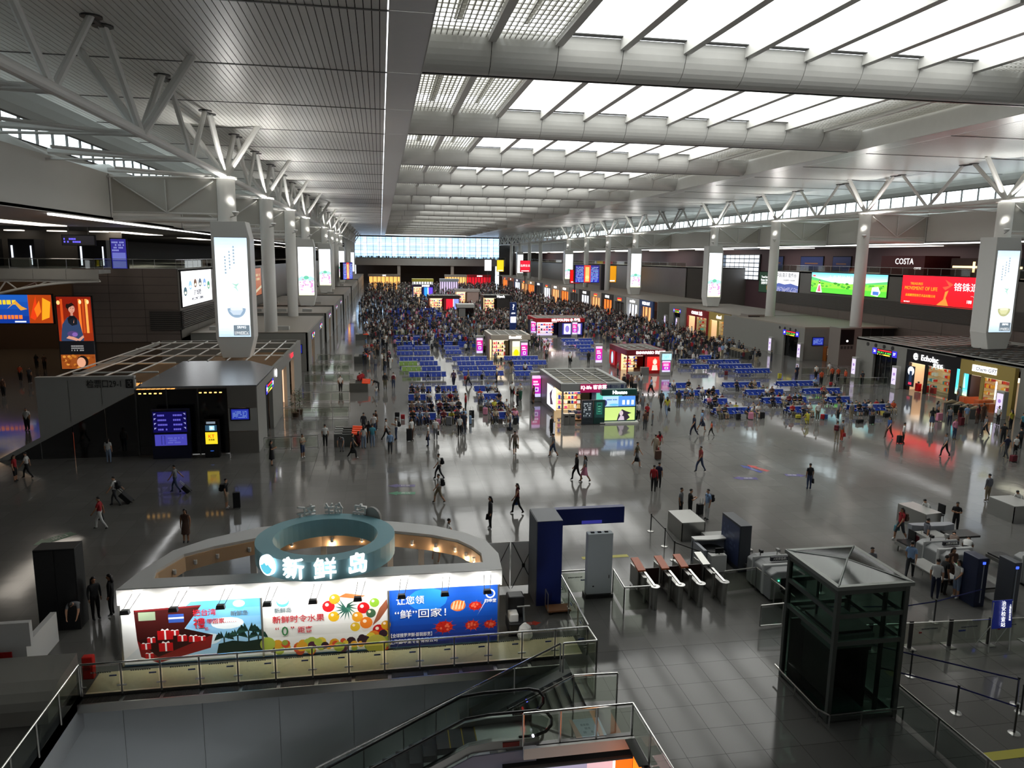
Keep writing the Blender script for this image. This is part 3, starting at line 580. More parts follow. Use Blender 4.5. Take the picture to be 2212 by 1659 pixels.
# -------------------- gate blocks
def ledsign(t, o, u, w, l='25', r='27'):
    u = Vector(u); n = u.cross(Vector(Z3)); o = Vector(o)
    A = Art(o, u, Z3, w, .75, '#0a0a10'); A.rect(0, .19, 0, 1, '#2b26a8').rect(.81, 1, 0, 1, '#2b26a8').scribble(.22, .8, .66, .98, '#ff2a30', 1, .95, 3).scribble(.22, .8, .34, .64, '#50e050', 1, .75, 4).scribble(.22, .8, .02, .32, '#ffe040', 1, .6, 5)
    A.build(t, LITHI, 'led_sign')
    text(l, .42, o+u*(w*.1)+Vector((0, 0, .38))+n*.03, u, Z3, PW, t); text(r, .42, o+u*(w*.9)+Vector((0, 0, .38))+n*.03, u, Z3, PW, t)
def totem(x, y, lab, u=NEGY, kind='white', h=2.6, w=.9):
    t = thing('advert_totem', lab, 'advert stand', (x, y, 0)); u = Vector(u); n = u.cross(Vector(Z3))
    MB().ext([u*-(w/2), u*(w/2), u*(w/2)+Vector((0, 0, h)), u*-(w/2)+Vector((0, 0, h))], -n*.5).build('casing', LGREY, t, bevel=.04)
    A = Art(u*-(w*.4)+Vector((0, 0, .5)), u, Z3, w*.8, h*.72, '#c8bcd8' if kind == 'white' else '#c02898')
    if kind == 'white': A.disc(.5, .62, .25, '#8a6aa8').scribble(.2, .8, .2, .36, '#7a6a90', 2, .9, 2)
    else: A.grad(0, 1, .18, .85, '#a028b8', '#d81878', 3).scribble(.15, .85, .55, .8, '#ffe0ff', 2, 1, 6).rect(.3, .75, .25, .45, '#e8d0f8').rect(.4, .65, .3, .4, '#8020a0').rect(0, 1, .86, 1, '#e8b8f0').rect(0, 1, 0, .15, '#c8c0f8')
    A.build(t, LIT); return t
def vending(x, y, lab, u, kind='white', w=1.1):
    t = thing('vending_machine', lab, 'vending machine', (x, y, 0)); u = Vector(u); n = u.cross(Vector(Z3))
    MB().ext([u*0, u*w, u*w+Vector((0, 0, 2.1)), Vector((0, 0, 2.1))], -n*.8).build('cabinet', LWHITE if kind == 'white' else M('orange brown', '#8a4a10', .5), t, bevel=.03)
    A = Art(u*.1+Vector((0, 0, .8)), u, Z3, w*.6 if kind == 'white' else w*.5, 1.15, '#20242a')
    for j in range(4): A.rect(.08, .92, .1+.22*j, .22+.22*j, '#e8efe8' if kind == 'white' else '#b89060')
    A.build(t, LIT); MB().ext([u*.15+n*.02+Vector((0, 0, .3)), u*(w-.2)+n*.02+Vector((0, 0, .3)), u*(w-.2)+n*.02+Vector((0, 0, .5)), u*.15+n*.02+Vector((0, 0, .5))], n*.01).build('tray', BLACK, t)
    if kind != 'white':
        a = Art(u*(w*.62)+Vector((0, 0, .5)), u, Z3, w*.3, 1.1, '#ffb030'); a.disc(.5, .5, .35, '#ffe060', .4); a.build(t, LITHI, 'lit_panel')
def wallblue(t, o, u, w=1.5, h=.95):
    A = Art(o, u, Z3, w, h, '#2b34b8'); A.rect(.05, .95, .1, .9, '#3a50d0').scribble(.08, .92, .15, .85, '#90b0f8', 5, .6, 7); A.build(t, LITLO, 'info_screen')
    o = Vector(o); u = Vector(u); n = u.cross(Vector(Z3)); MB().ext([o-u*.08-Vector((0, 0, .08))-n*.001, o+u*(w+.08)-Vector((0, 0, .08))-n*.001, o+u*(w+.08)+Vector((0, 0, h+.08))-n*.001, o-u*.08+Vector((0, 0, h+.08))-n*.001], -n*.06).build('screen_frame', BLACK, t)
GATEG = M('gate grey panel', '#7f7e79', .45, noise=.05)
def roofgrid(t, x0, x1, y0, y1, z, nx, ny, infill=True):
    m = MB(); m.box(x0, x1, y0, y0+.2, z-.3, z).box(x0, x1, y1-.2, y1, z-.3, z).box(x0, x0+.2, y0, y1, z-.3, z).box(x1-.2, x1, y0, y1, z-.3, z); m.build('roof_frame', LGREY, t)
    m = MB()
    for i in range(1, nx): x = x0+(x1-x0)*i/nx; m.box(x-.05, x+.05, y0, y1, z-.14, z-.04)
    for i in range(1, ny): y = y0+(y1-y0)*i/ny; m.box(x0, x1, y-.05, y+.05, z-.2, z-.1)
    m.build('roof_bar', LGREY, t)
    if infill: MB().box(x0+.2, x1-.2, y0+.2, y1-.2, z-.75, z-.7).build('ceiling_tray', M('kiosk roof tray', '#7d7768', .8), t)
# left front block with the ramp
L = thing('ramp_pavilion', 'left gate pavilion with dark glass ramp wall and open roof frame', 'pavilion', (0, 54.6, 0))
MB().ext([(-25.2, 0, 0), (-23.3, 0, 0), (-23.3, 0, 5.6), (-17.0, 0, 5.6), (-17.0, 0, 4.75), (-23.0, 0, 1.3)], (0, .3, 0)).build('hidden_core', LGREY, L)
for i, (a, b) in enumerate(((-23.3, -21.3), (-21.25, -19.2), (-19.15, -17.05))):
    za = .1+(a+25.6)*.55; zb = .1+(b+25.6)*.55
    MB().ext([(a, -.06, max(0, za)), (b, -.06, zb), (b, -.06, 5.7), (a, -.06, 5.7)], (0, .08, 0)).build('wall_panel', LGREY, L)
MB().ext([(-26.2, -.05, 0), (-25.5, -.05, 0), (-17, -.05, 4.6), (-17, -.05, 4.95)], (0, .1, 0)).build('ramp_edge', LGREY, L)
for i, (a, b) in enumerate(((-25.6, -23.35), (-23.3, -21.25), (-21.2, -19.1), (-19.05, -17.0))):
    MB().ext([(a, -.02, 0), (b, -.02, 0), (b, -.02, (b+25.6)*.53), (a, -.02, max(.01, (a+25.6)*.53))], (0, .06, 0)).build('dark_pane', DKGL, L)
for a, b in ((-17.0, -15.0), (-14.95, -12.95), (-12.9, -10.95)): MB().box(a, b, -.02, .06, .05, 4.75).build('dark_pane', DKGL, L); 
for x in (-17.0, -14.97, -12.92): MB().box(x-.04, x+.04, -.1, -.02, 0, 4.8).build('mullion', DSTEEL, L)
for a, b in ((-16.8, -15.2), (-12.8, -11.2)):
    for q in range(5): MB().box(a+.34*q, a+.34*q+.16, -.06, -.03, 4.45, 4.52).build('warm_spot', M('warm strip', '#ffc060', emit=3), L)
for z0, z1 in ((0, 1.6), (1.65, 3.3), (3.35, 4.9)): MB().box(-10.9, -8.95, -.05, .1, z0, z1).build('stone_panel', GREYP if z0 != 1.65 else LGREY, L)
MB().ext([(-17.0, 0, 4.85), (-8.9, 0, 4.85), (-8.9, 9.0, 4.85), (-11.5, 13.0, 4.85), (-17.0, 13.0, 4.85)], (0, 0, .12)).build('canopy_roof', M('brushed roof', '#8a8d92', .25, .6), L)
MB().box(-23.3, -17.0, -.1, .3, 5.5, 5.75).box(-23.3, -23.0, 0, 28, 4.7, 4.95).build('parapet', LGREY, L)
for i in range(9): MB().bar((-23.0+1.6*i, .2 if i < 4 else 13, 5.0+.4*(i < 4)), (-23+1.6*i, 28, 5.0), .06, 6).build('roof_bar', LWHITE, L)
for i in range(5): MB().bar((-23.2, 6+5*i, 5.1), (-9, 6+5*i, 5.0) if i > 1 else (-17.1, 6+5*i, 5.1), .07, 6).build('roof_bar', LWHITE, L)
MB().box(-22.8, -17.2, 8, 26, 2.9, 3.0).box(-17.1, -9.2, 14, 29, 3.6, 3.65).build('inner_ceiling', M('warm mesh ceiling', '#7a5c3a', .7), L)
m = MB(); 
for i in range(14):
    for j in range(8): m.box(-22.4+.38*i, -22.1+.38*i, 9+.6*j, 9.35+.6*j, 3.0, 3.03)
m.build('lamp_mesh', M('warm mesh lamp', '#d89a50', emit=1.2), L, kind='stuff')
MB().box(-9.2, -8.9, 0, 4.0, 0, 4.9).box(-9.2, -8.9, 4, 7.6, 3.6, 4.9).box(-9.2, -8.9, 7.6, 13.5, 0, 4.9).box(-9.2, -8.9, 13.5, 17, 3.9, 4.9).box(-9.2, -8.9, 17, 19.2, 0, 4.9).box(-9.2, -8.9, 19.2, 23, 3.9, 4.9).box(-9.2, -8.9, 23, 30, 0, 4.9).box(-23.3, -9, 29.7, 30, 0, 4.9).build('nave_wall', GATEG, L)
MB().box(-9.4, -9.25, 4, 7.6, 0, 3.6).build('gate_opening', DKGL, L); MB().box(-9.6, -9.4, 13.5, 17, 0, 3.9).box(-9.6, -9.4, 19.2, 23, 0, 3.9).build('shop_interior', M('peach shop light', '#ffcfa8', emit=.9), L)
ledsign(L, (-8.84, 3.9, 3.5), Y3, 4.0, '28', '29'); text('●', .9, (-8.8, 9.6, 4.3), Y3, Z3, WLIT, L); text('HONG', .6, (-8.8, 21, 4.35), Y3, Z3, M('red letters', '#ff2030', emit=2), L)
wallblue(L, (-10.7, -.1, 2.5), X3, 1.2, .75)
text('检票口29-1 ♿ ↗', .62, (-18.3, -.1, 5.2), X3, Z3, BLACK, L, 3.6)
def redglow(A): A.rect(0, 1, 0, 1, '#1c1450')
t = thing('guide_board', 'dark blue guide board with lit map in front of the dark glass', 'guide board', (-14.6, 53.6, 0)); MB().box(-1.25, 1.25, 0, .45, 0, 3.5).build('casing', M('board navy', '#0a1030', .4), t, bevel=.03)
A = Art((-1.1, -.01, 1.9), X3, Z3, 2.2, 1.45, '#120c60')
for j in range(4): A.scribble(.14, .45, .1+.23*j, .24+.23*j, '#8078ff', 1, .9, j); A.scribble(.6, .88, .1+.23*j, .24+.23*j, '#8078ff', 1, .9, j+9); A.poly([(.03, .24+.23*j), (.1, .24+.23*j), (.03, .14+.23*j)], '#c0c0ff'); A.poly([(.97, .24+.23*j), (.9, .24+.23*j), (.97, .14+.23*j)], '#c0c0ff')
A.build(t, LITLO); A = Art((-1.05, -.01, .95), X3, Z3, 2.1, .8, '#5a58d8'); A.rect(.2, .22, .1, .9, '#303090').rect(.3, .32, .1, .9, '#303090').rect(.2, .32, .88, .9, '#303090').scribble(.4, .9, .2, .8, '#7a80f0', 3, .6, 4); A.build(t, LITLO, 'lit_map')
t = thing('charging_kiosk', 'black kiosk with yellow poster right of the guide board', 'kiosk', (-11.9, 53.5, 0)); MB().box(-.5, .5, 0, .5, 0, 2.7).build('casing', BLACK, t, bevel=.05)
A = Art((-.4, -.01, 1.0), X3, Z3, .8, .85, '#f0d028'); A.build(t, LIT); text('KT', .34, (0, -.03, 1.55), X3, Z3, M('red print', '#d01818', emit=.8), t); text('肯德基', .14, (0, -.03, 1.3), X3, Z3, BLACK, t)
A = Art((-.38, -.01, 1.95), X3, Z3, .76, .4, '#2a4a60'); A.rect(.35, .8, .1, .9, '#a8d8e8').rect(.45, .65, .3, .7, '#e8f8ff'); A.build(t, LIT, 'video'); A = Art((-.3, -.01, 2.45), X3, Z3, .6, .16, '#a0b0c0'); A.build(t, LITLO, 'header'); MB().lathe((0, -.02, .5), [(.12, 0), (.12, .02)], 12).build('socket', M('blue dot', '#3060c0', emit=.6), t)
# left gate blocks further back
for i, (y0, y1) in enumerate(((93.5, 119), (125, 140), (145, 178), (185, 228), (236, 296), (304, 398))):
    t = thing('gate_block', f'{ORD[i]} low grey gate block behind the ramp pavilion on the left', 'gate building', (0, y0, 0)); Ln = y1-y0
    MB().box(-22.5, -9.0, 0, .3, 3.4, 4.8).box(-22.5, -17.5, 0, .3, 0, 3.4).box(-12.4, -9, 0, .3, 0, 3.4).build('front_wall', GATEG, t); MB().box(-17.5, -12.4, .1, .3, 0, 3.4).build('dark_opening', BLACK, t)
    for q in range(max(1, int(Ln/12))):
        a = q*Ln/max(1, int(Ln/12)); b = (q+1)*Ln/max(1, int(Ln/12)); m_ = (a+b)/2
        MB().box(-9.2, -8.9, a, m_-2, 0, 4.8).box(-9.2, -8.9, m_-2, m_+2, 3.4, 4.8).box(-9.2, -8.9, m_+2, b, 0, 4.8).build('nave_wall', GATEG, t)
        MB().box(-9.4, -9.25, m_-2, m_+2, 0, 3.4).build('gate_opening', DKGL if q % 2 else M('warm opening', '#c8a078', emit=.4), t)
        if i < 3: ledsign(t, (-8.84, m_-1.8, 3.55), Y3, 3.6, str(26-2*i), str(27-2*i))
    MB().box(-22.5, -9, 0, Ln, 4.75, 4.85).build('roof', M('roof taupe', '#8d867c', .6), t)
    for q in range(3): MB().box(-21+4*q, -19.5+4*q, 3, 4, 4.85, 5.3).build('roof_unit', LGREY, t)
    wallblue(t, (-11.6, -.1, 2.3), X3, 1.9, 1.0)
    if i < 2: vending(-12.0, y0-1.0, ['orange vending machine by the second left gate block', 'orange vending machine by the third left gate block'][i], X3, 'orange', 1.6)
# right gate blocks
Rb = thing('gate_block', 'near right gate block with gates 25 and 27 and two shops', 'gate building', (58.6, 57, 0))
MB().box(0, .3, 0, 2.0, 0, 4.9).box(0, .3, 17.4, 18.9, 0, 4.9).box(0, .3, 18.9, 23.1, 3.3, 4.9).box(0, .3, 23.1, 26.5, 0, 4.9).box(0, .3, 2.0, 17.4, 4.6, 4.9).box(.3, 15.5, 26.2, 26.5, 0, 4.9).build('nave_wall', GATEG, Rb)
MB().box(0, 15.5, 0, .3, 0, 4.9).build('near_wall', GATEG, Rb)
roofgrid(Rb, 0, 16, 0, 26.5, 5.0, 10, 12)
for q in range(14): MB().bar((.2, .4+1.2*q, 4.95), (12, 1.2*q-2+2.6, 5.1), .06, 4).build('roof_slat', DSTEEL, Rb)
MB().box(.4, .5, 18.9, 23.1, 0, 3.3).build('gate_opening', DKGL, Rb); m = MB()
for q in range(4): MB().box(.3, .36, 19.2+1.0*q, 19.24+1.0*q, 0, 3.2).build('door_frame', STEEL, Rb)
ledsign(Rb, (-.06, 23.3, 3.3), NEGY, 4.4, '26', '27')
for q in range(4): MB().bar((-.05, 24.3-1.5*q, 4.35), (0, 24.3-1.5*q, 4.35), .24, 14).build('round_emblem', DSTEEL, Rb)
wallblue(Rb, (.8, -.08, 3.2), X3, 1.6, .9); MB().box(1.2, 5, -.1, 0, 0, 3.0).build('dark_opening', DKGL, Rb)
totem(57.6, 82.3, 'white totem left of the near right gate opening'); totem(57.4, 74.6, 'white totem between the near right gate and the black luggage shop'); totem(56.3, 58.6, 'white totem right of the yellow gift shop')
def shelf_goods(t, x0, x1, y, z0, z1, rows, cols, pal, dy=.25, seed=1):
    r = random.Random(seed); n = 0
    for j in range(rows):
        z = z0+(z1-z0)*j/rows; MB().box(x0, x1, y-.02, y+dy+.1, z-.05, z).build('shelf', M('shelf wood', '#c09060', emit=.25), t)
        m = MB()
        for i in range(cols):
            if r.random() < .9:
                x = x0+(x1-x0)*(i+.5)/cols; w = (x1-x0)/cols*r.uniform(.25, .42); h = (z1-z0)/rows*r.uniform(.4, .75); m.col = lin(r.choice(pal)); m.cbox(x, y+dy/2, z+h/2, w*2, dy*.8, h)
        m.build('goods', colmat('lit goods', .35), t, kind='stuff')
def shopfront(lab, x, y0, y1, fas, name, glow, seed, mat2=None, txt=None, text_h=.7, tmat=None, goods=('#d04020', '#e8a030', '#a02018', '#f0d8a0'), u=-1, H=4.6, split=True):
    # a shop on the right row, its front facing the nave
    t = thing('shop', lab, 'shop', (x, y1, 0)); w = y1-y0; fm = M('shop facade '+fas, fas, .4)
    MB().box(0, .4, -w, 0, 3.2, H).box(0, .4, -.5, 0, 0, 3.2).box(0, .4, -w, -w+.5, 0, 3.2).build('facade', fm, t)
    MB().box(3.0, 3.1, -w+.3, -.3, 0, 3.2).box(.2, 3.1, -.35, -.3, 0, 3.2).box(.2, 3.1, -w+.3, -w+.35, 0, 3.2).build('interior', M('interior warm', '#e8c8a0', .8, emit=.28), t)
    MB().box(.2, 3.0, -w+.3, -.3, 3.15, 3.2).build('interior_ceiling', M('interior lamp', '#fff0d8', emit=1.6), t)
    r = random.Random(seed)
    for c in range(3):
        for j in range(4):
            m = MB()
            for i in range(6):
                m.col = lin(r.choice(goods)); yy = -w*(c+.25+.5*i/6)/3-.1; m.cbox(2.6, yy, .35+.7*j+.15, .4, .16, r.uniform(.2, .4))
            m.build('goods', colmat('lit goods', .35), t, kind='stuff')
            MB().box(2.3, 2.9, -w*(c+.85)/3-.1, -w*(c+.1)/3-.1, .28+.7*j, .32+.7*j).build('shelf', M('shelf wood', '#c09060', emit=.25), t)
    if split: MB().box(.1, .3, -w*.45, -w*.4, 0, 3.2).build('mullion', fm, t); MB().box(.18, .22, -w+.5, -w*.45, .1, 3.2).build('pane', GL, t)
    text(name, text_h, (-.05, -w/2, 3.9), NEGY, Z3, tmat or WLIT, t, bold=.01)
    return t
t = shopfront('black luggage shop with glowing sign beside gate 27', 58.45, 66.9, 74.2, '#0a0a0c', 'Echolac', 1, 3, goods=('#d01818', '#2a8a98', '#e08020', '#c0c0c0'), text_h=.85)
text('e', 1.5, (-.06, -1.5, 4.05), NEGY, Z3, WLIT, t, bold=.03); text('爱可乐', .5, (-.06, -5, 3.3), NEGY, Z3, WLIT, t)
A = Art((-.03, -.35, .5), NEGY, Z3, 1.3, 2.3, '#10141c'); A.disc(.5, .75, .4, '#e8f0f8').poly([(.3, .2), (.7, .2), (.65, .75), (.35, .75)], '#1c2c44').rect(.3, .7, .08, .2, '#c83050'); A.build(t, LIT, 'poster'); 
MB().box(0, 1.2, -9.6, -7.3, 0, 4.7).build('pier', BLACK, t); A = Art((-.03, -7.7, .9), NEGY, Z3, 1.6, 2.6, '#48c0d0'); A.grad(0, 1, .0, .25, '#c8e8b0', '#60c8d0', 3).poly([(.2, .3), (.35, .8), (.5, .35)], '#d8f0f0').poly([(.5, .3), (.7, .9), (.8, .3)], '#a8e0e8'); A.build(t, LITHI, 'poster_teal')
for i, c in enumerate(('#b81418', '#a01014', '#901014')):
    s_ = thing('suitcase', ['glossy red suitcase nearest the door of the black luggage shop', 'middle red suitcase at the black luggage shop', 'back red suitcase at the black luggage shop'][i], 'suitcase', (58.9+.3*i, 72.4-.8*i, 0)); MB().box(-.2, .2, -.3, .3, .06, .95-.1*i).build('shell', M('red shell', c, .2), s_, bevel=.05); MB().box(-.02, .02, -.15, .15, .95-.1*i, 1.15-.1*i).build('handle', STEEL, s_)
t = shopfront('yellow gift shop with baskets and white lit sign', 58.3, 59.3, 66.0, '#a08c4c', 'Charm GiFT', 1, 5, text_h=.5, tmat=M('print grey', '#555a70'))
MB().box(-.05, 0, -4.6, -1.6, 3.6, 4.25).build('sign_panel', M('sign white', '#fff', emit=1.5), t)
for y in (-1.2, -3.1, -5.2): MB().box(1.5, 1.6, y-.05, y+.05, .9, 2.7).build('lit_tube', M('cool tube', '#f0e8ff', emit=4), t)
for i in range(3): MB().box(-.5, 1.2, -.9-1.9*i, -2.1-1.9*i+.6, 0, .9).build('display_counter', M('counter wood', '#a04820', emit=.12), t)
R2 = thing('gate_block', 'second right gate block with gate 24 and dark glass front', 'gate building', (60.3, 98, 0))
MB().box(0, .3, 0, 1.6, 0, 4.6).box(0, .3, 1.6, 5.6, 3.2, 4.6).box(0, .3, 5.6, 8, 0, 4.6).box(.3, 4.6, 0, .3, 0, 4.6).box(0, .3, 8, 26, 0, 4.6).build('nave_wall', GATEG, R2)
MB().box(.4, .5, 1.6, 5.6, 0, 3.2).build('gate_opening', DKGL, R2); MB().box(4.6, 14.5, .1, .3, 0, 4.6).build('dark_glass', DKGL, R2); MB().box(0, 15, 0, 21.2, 4.6, 4.8).build('roof', M('roof taupe', '#8d867c', .6), R2)
for q in range(5): MB().box(4.6+2*q, 4.68+2*q, 0, .1, 0, 4.6).build('mullion', DSTEEL, R2)
ledsign(R2, (-.06, 5.8, 3.2), NEGY, 4.4, '24', '25'); wallblue(R2, (1.3, -.1, 2.2), X3, 1.7, 1.1)
for q in range(4): MB().bar((-.05, 6.9-1.5*q, 4.15), (0, 6.9-1.5*q, 4.15), .22, 12).build('round_emblem', DSTEEL, R2)
vending(63.1, 96.7, 'orange vending machine in front of the second right gate block', X3, 'orange', 2.2); vending(65.4, 96.7, 'left white vending machine at the second right gate block', X3); vending(66.6, 96.7, 'right white vending machine at the second right gate block', X3)
totem(59.2, 105.6, 'white totem left of gate 24 on the right'); totem(59.3, 97.6, 'white totem right of gate 24 on the right')
t = thing('advert_block', 'tall grey block with black photo panel beside the second right column', 'advert block', (64.6, 92.5, 0)); MB().box(-2.3, 1.0, 0, 2.6, 0, 5.2).build('body', M('block taupe', '#78706a', .5), t); MB().box(-2.25, -.2, -.04, 0, 2.9, 5.0).build('black_panel', BLACK, t)
for q in range(4): MB().box(-2.1+.5*q, -1.8+.5*q, -.06, -.04, 2.3, 2.7).build('photo', M('photo grey', '#3c3a38'), t)
MB().bar((-1.2, -.07, 3.4), (-1.2, -.04, 3.4), .14, 12).build('lamp', WLIT, t)
t = thing('advert_block', 'grey block with dark photo panel between the third and second right columns', 'advert block', (62.6, 116.5, 0)); MB().box(-1.6, 1.4, 0, 2.6, 0, 5.2).build('body', M('block taupe', '#78706a', .5), t); MB().box(-1.5, .5, -.04, 0, 2.9, 5.0).build('black_panel', BLACK, t)
R3 = thing('gate_block', 'third right gate block beside the red and yellow shops', 'gate building', (61.0, 119.5, 0)); MB().box(.3, 9, 0, .3, 0, 4.7).box(0, .3, 0, 3, 0, 4.7).box(0, .3, 23.5, 26, 0, 4.7).box(0, .3, 26, 29.5, 3.2, 4.7).box(0, .3, 29.5, 32, 0, 4.7).build('nave_wall', GATEG, R3); MB().box(.5, .6, 26, 29.5, 0, 3.2).build('gate_opening', DKGL, R3)
MB().box(0, 14, 0, 32, 4.7, 4.85).build('roof', M('roof taupe', '#8d867c', .6), R3); ledsign(R3, (-.06, 29.6, 3.3), NEGY, 4.0, '22', '23')
wallblue(R3, (1.2, -.1, 2.2), X3, 1.7, 1.1); vending(64.6, 118.4, 'left white vending machine by the third right gate block', X3); vending(65.8, 118.4, 'right white vending machine by the third right gate block', X3); vending(67.0, 118.4, 'orange vending machine by the third right gate block', X3, 'orange', 2.0)
shopfront('yellow tea shop left of the third right column', 60.9, 123, 131.5, '#b09850', 'dozol', 1, 8, text_h=.9); shopfront('dark red shop beside the yellow tea shop', 60.9, 132, 142, '#8c1018', 'CHARME 上品', 1, 9, text_h=.8, goods=('#f0e8e0', '#d02020', '#60c0c0'))
totem(59.3, 143.2, 'white totem beside the dark red shop'); totem(59.3, 149.6, 'white totem by gate 22')
FAC = [('#3a5080', 'PIZZA HUT'), ('#c8c8c8', 'sweefure'), ('#7c7a76', ''), ('#28221e', 'ROYALE'), ('#b8a898', ''), ('#28221e', 'HUANLE'), ('#7c7a76', ''), ('#a89a8c', 'MIX-BOX'), ('#a89a8c', 'MIX-BOX'), ('#7c7a76', ''), ('#1c2840', 'NAUTICA'), ('#c8a880', 'LUPA'), ('#7c7a76', ''), ('#405070', 'OCEAN'), ('#b06040', 'RED'), ('#808080', '')]
y = 160.0
R4 = thing('gate_block', 'far right gate block with blue hoarding and dark glass', 'gate building', (60.5, 157, 0)); MB().box(0, 14, 0, .3, 3.4, 4.8).box(0, 3, 0, .3, 0, 3.4).build('front_wall', GATEG, R4); MB().box(3, 13, .1, .3, 1.8, 3.4).build('dark_glass', DKGL, R4); MB().box(3, 13, -.1, .1, 0, 1.9).build('blue_hoarding', M('hoarding blue', '#1c4c90', .5), R4); MB().box(0, 14, 0, 240, 4.8, 4.95).build('roof', M('roof taupe', '#8d867c', .6), R4)
for i, (c, nm) in enumerate(FAC):
    w = 9+i*.55
    t = thing('shop', f'{ORD[i] if i < 12 else ["", "thirteenth", "fourteenth", "fifteenth", "sixteenth"][i-11]} shop of the far right row counted from the blue hoarding', 'shop', (60.5, y+w, 0), group='shops of the far right row')
    MB().box(0, .4, -w+.1, 0, 3.3, 4.8).box(0, .4, -1.2, 0, 0, 3.3).box(0, .4, -w+.1, -w+1.3, 0, 3.3).build('facade', M('shop facade '+c, c, .5), t)
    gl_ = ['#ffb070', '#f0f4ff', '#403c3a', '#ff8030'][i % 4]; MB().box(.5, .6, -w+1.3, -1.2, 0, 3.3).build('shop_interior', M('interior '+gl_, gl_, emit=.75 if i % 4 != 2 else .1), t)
    for q in range(3): MB().box(.4, .5, -w+1.8+q*w*.25, -w+2.2+q*w*.25, 0, 3.2).build('display', M('display dark', '#30241c'), t)
    if nm: text(nm, 1.0, (-.05, -w/2, 4.05), NEGY, Z3, WLIT, t)
    else:
        A = Art((-.03, -w/2+1.6, 3.6), NEGY, Z3, 3.2, .7, '#ff2820'); A.rect(.1, .9, .1, .4, '#ffe050'); A.build(t, LITHI, 'led_sign')
    y += w+.3
# -------------------- kiosks on the nave floor
def floor_kiosk(lab, x0, x1, y0, y1, H, wall, fascia, name='', th=.6, tmat=None, roof=True, openl=True, side=None, seed=1, poster=None, glow='#ffe0a8'):
    t = thing('kiosk', lab, 'kiosk', (x0, y0, 0)); w, d = x1-x0, y1-y0; wm = M('kiosk wall '+wall, wall, .45); fm = M('kiosk fascia '+fascia, fascia, .4)
    MB().box(-.15, w+.15, -.15, .15, H-.7, H).box(-.15, .1, 0, d, H-.7, H).box(w-.1, w+.15, 0, d, H-.7, H).box(0, w, d-.15, d+.1, H-.7, H).build('fascia', fm, t)
    MB().box(0, .15, d*.4, d, 0, H-.7).box(w-.15, w, 0, d, 0, H-.7).box(0, w, d-.15, d, 0, H-.7).box(w*.45, w, 0, .15, 0, H-.7).build('wall', wm, t)
    MB().box(0, .15, 0, .15, 0, H-.7).box(w*.45, w*.45+.15, 0, .15, 0, H-.7).build('post', wm, t)
    roofgrid(t, 0, w, 0, d, H-.02, max(3, int(w/1.2)), max(3, int(d/1.2)), True)
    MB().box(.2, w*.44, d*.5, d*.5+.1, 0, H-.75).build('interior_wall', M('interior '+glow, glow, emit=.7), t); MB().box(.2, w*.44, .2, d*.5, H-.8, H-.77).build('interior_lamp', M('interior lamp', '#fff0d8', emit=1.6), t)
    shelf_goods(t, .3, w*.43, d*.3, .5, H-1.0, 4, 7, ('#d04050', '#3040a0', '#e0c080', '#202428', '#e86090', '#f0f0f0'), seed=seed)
    MB().box(.2, w*.45, .05, .1, .0, .25).build('plinth', LGREY, t)
    if name: text(name, th, (w*.62, -.2, H-.35), X3, Z3, tmat or WLIT, t, bold=.015)
    if poster: A = Art((w*.55, -.03, .4), X3, Z3, w*.42, H-1.3, '#ffffff'); poster(A); A.build(t, LIT, 'poster')
    return t
def portrait(bgc, c2):
    def f(A): A.grad(0, 1, 0, 1, bgc, c2, 3).poly([(.3, 0), (.36, .4), (.64, .4), (.7, 0)], '#e8c8b8').disc(.5, .62, .13, '#f0d0c0', .2).poly([(.36, .45), (.36, .75), (.5, .9), (.64, .75), (.64, .45), (.6, .7), (.5, .8), (.4, .7)], '#c8a890').disc(.88, .88, .05, '#f8e8d0')
    return f
t = floor_kiosk('grey open kiosk with magenta sign and guide boards in the nave', 15.6, 21.3, 62.6, 71.5, 3.3, '#8c8e8c', '#8c8e8c', seed=4, poster=lambda A: (A.grad(0, 1, 0, 1, '#60b8d0', '#58b890', 3), A.disc(.7, .62, .12, '#d8b8a0', .08), A.disc(.7, .7, .12, '#241c1c', .04), A.poly([(.3, .1), (.5, .55), (.9, .5), (.95, .1)], '#5c80b8')))
MB().box(1.6, 4.0, -.25, -.15, 2.5, 3.25).build('sign_panel', M('magenta', '#a01850', emit=.35), t); text('KJ-life 客吉莱', .42, (2.8, -.28, 2.95), X3, Z3, WLIT, t); text('检票口27-1 ♿ ↑', .4, (4.95, -.17, 2.95), X3, Z3, M('print navy', '#283060'), t, 1.9)
A = Art((-.17, 5.2, .5), (0, -1, 0), Z3, 3.6, 2.0, '#f0f4ff'); A.poly([(.4, .1), (.3, .6), (.6, .9), (.5, .5), (.7, .2)], '#403040'); A.build(t, LIT, 'side_poster')
t = screen('advert_screen', 'green-topped advert stand with hair portrait before the grey kiosk', (18.85, 60.95, .25), X3, 2.95, 1.15, lambda A: (A.rect(0, 1, 0, 1, '#b8d078'), A.poly([(.45, 0), (.5, .5), (.6, .85), (.72, .7), (.9, .55), (.78, .45), (.85, .2), (.75, 0)], '#2c2430'), A.disc(.58, .55, .06, '#c0b0b8', .2), A.poly([(.48, 0), (.56, .38), (.66, .3), (.68, 0)], '#b8a8b8')), LIT, .6, frame=M('green casing', '#1c4a44', .4))
A = Art((0, 0, 1.25), X3, Z3, 2.95, .9, '#5088d8'); A.rect(0, .48, 0, 1, '#a8c8f0').disc(.08, .35, .05, '#303060', .3).disc(.35, .15, .15, '#60b0e0', .12).rect(.6, .68, .15, .6, '#e0f0ff').rect(.74, .82, .15, .6, '#e0f0ff').rect(.88, .96, .15, .6, '#e0f0ff').scribble(.12, .45, .6, .8, '#5070a0', 1, .8, 1); A.build(t, LIT, 'upper_picture')
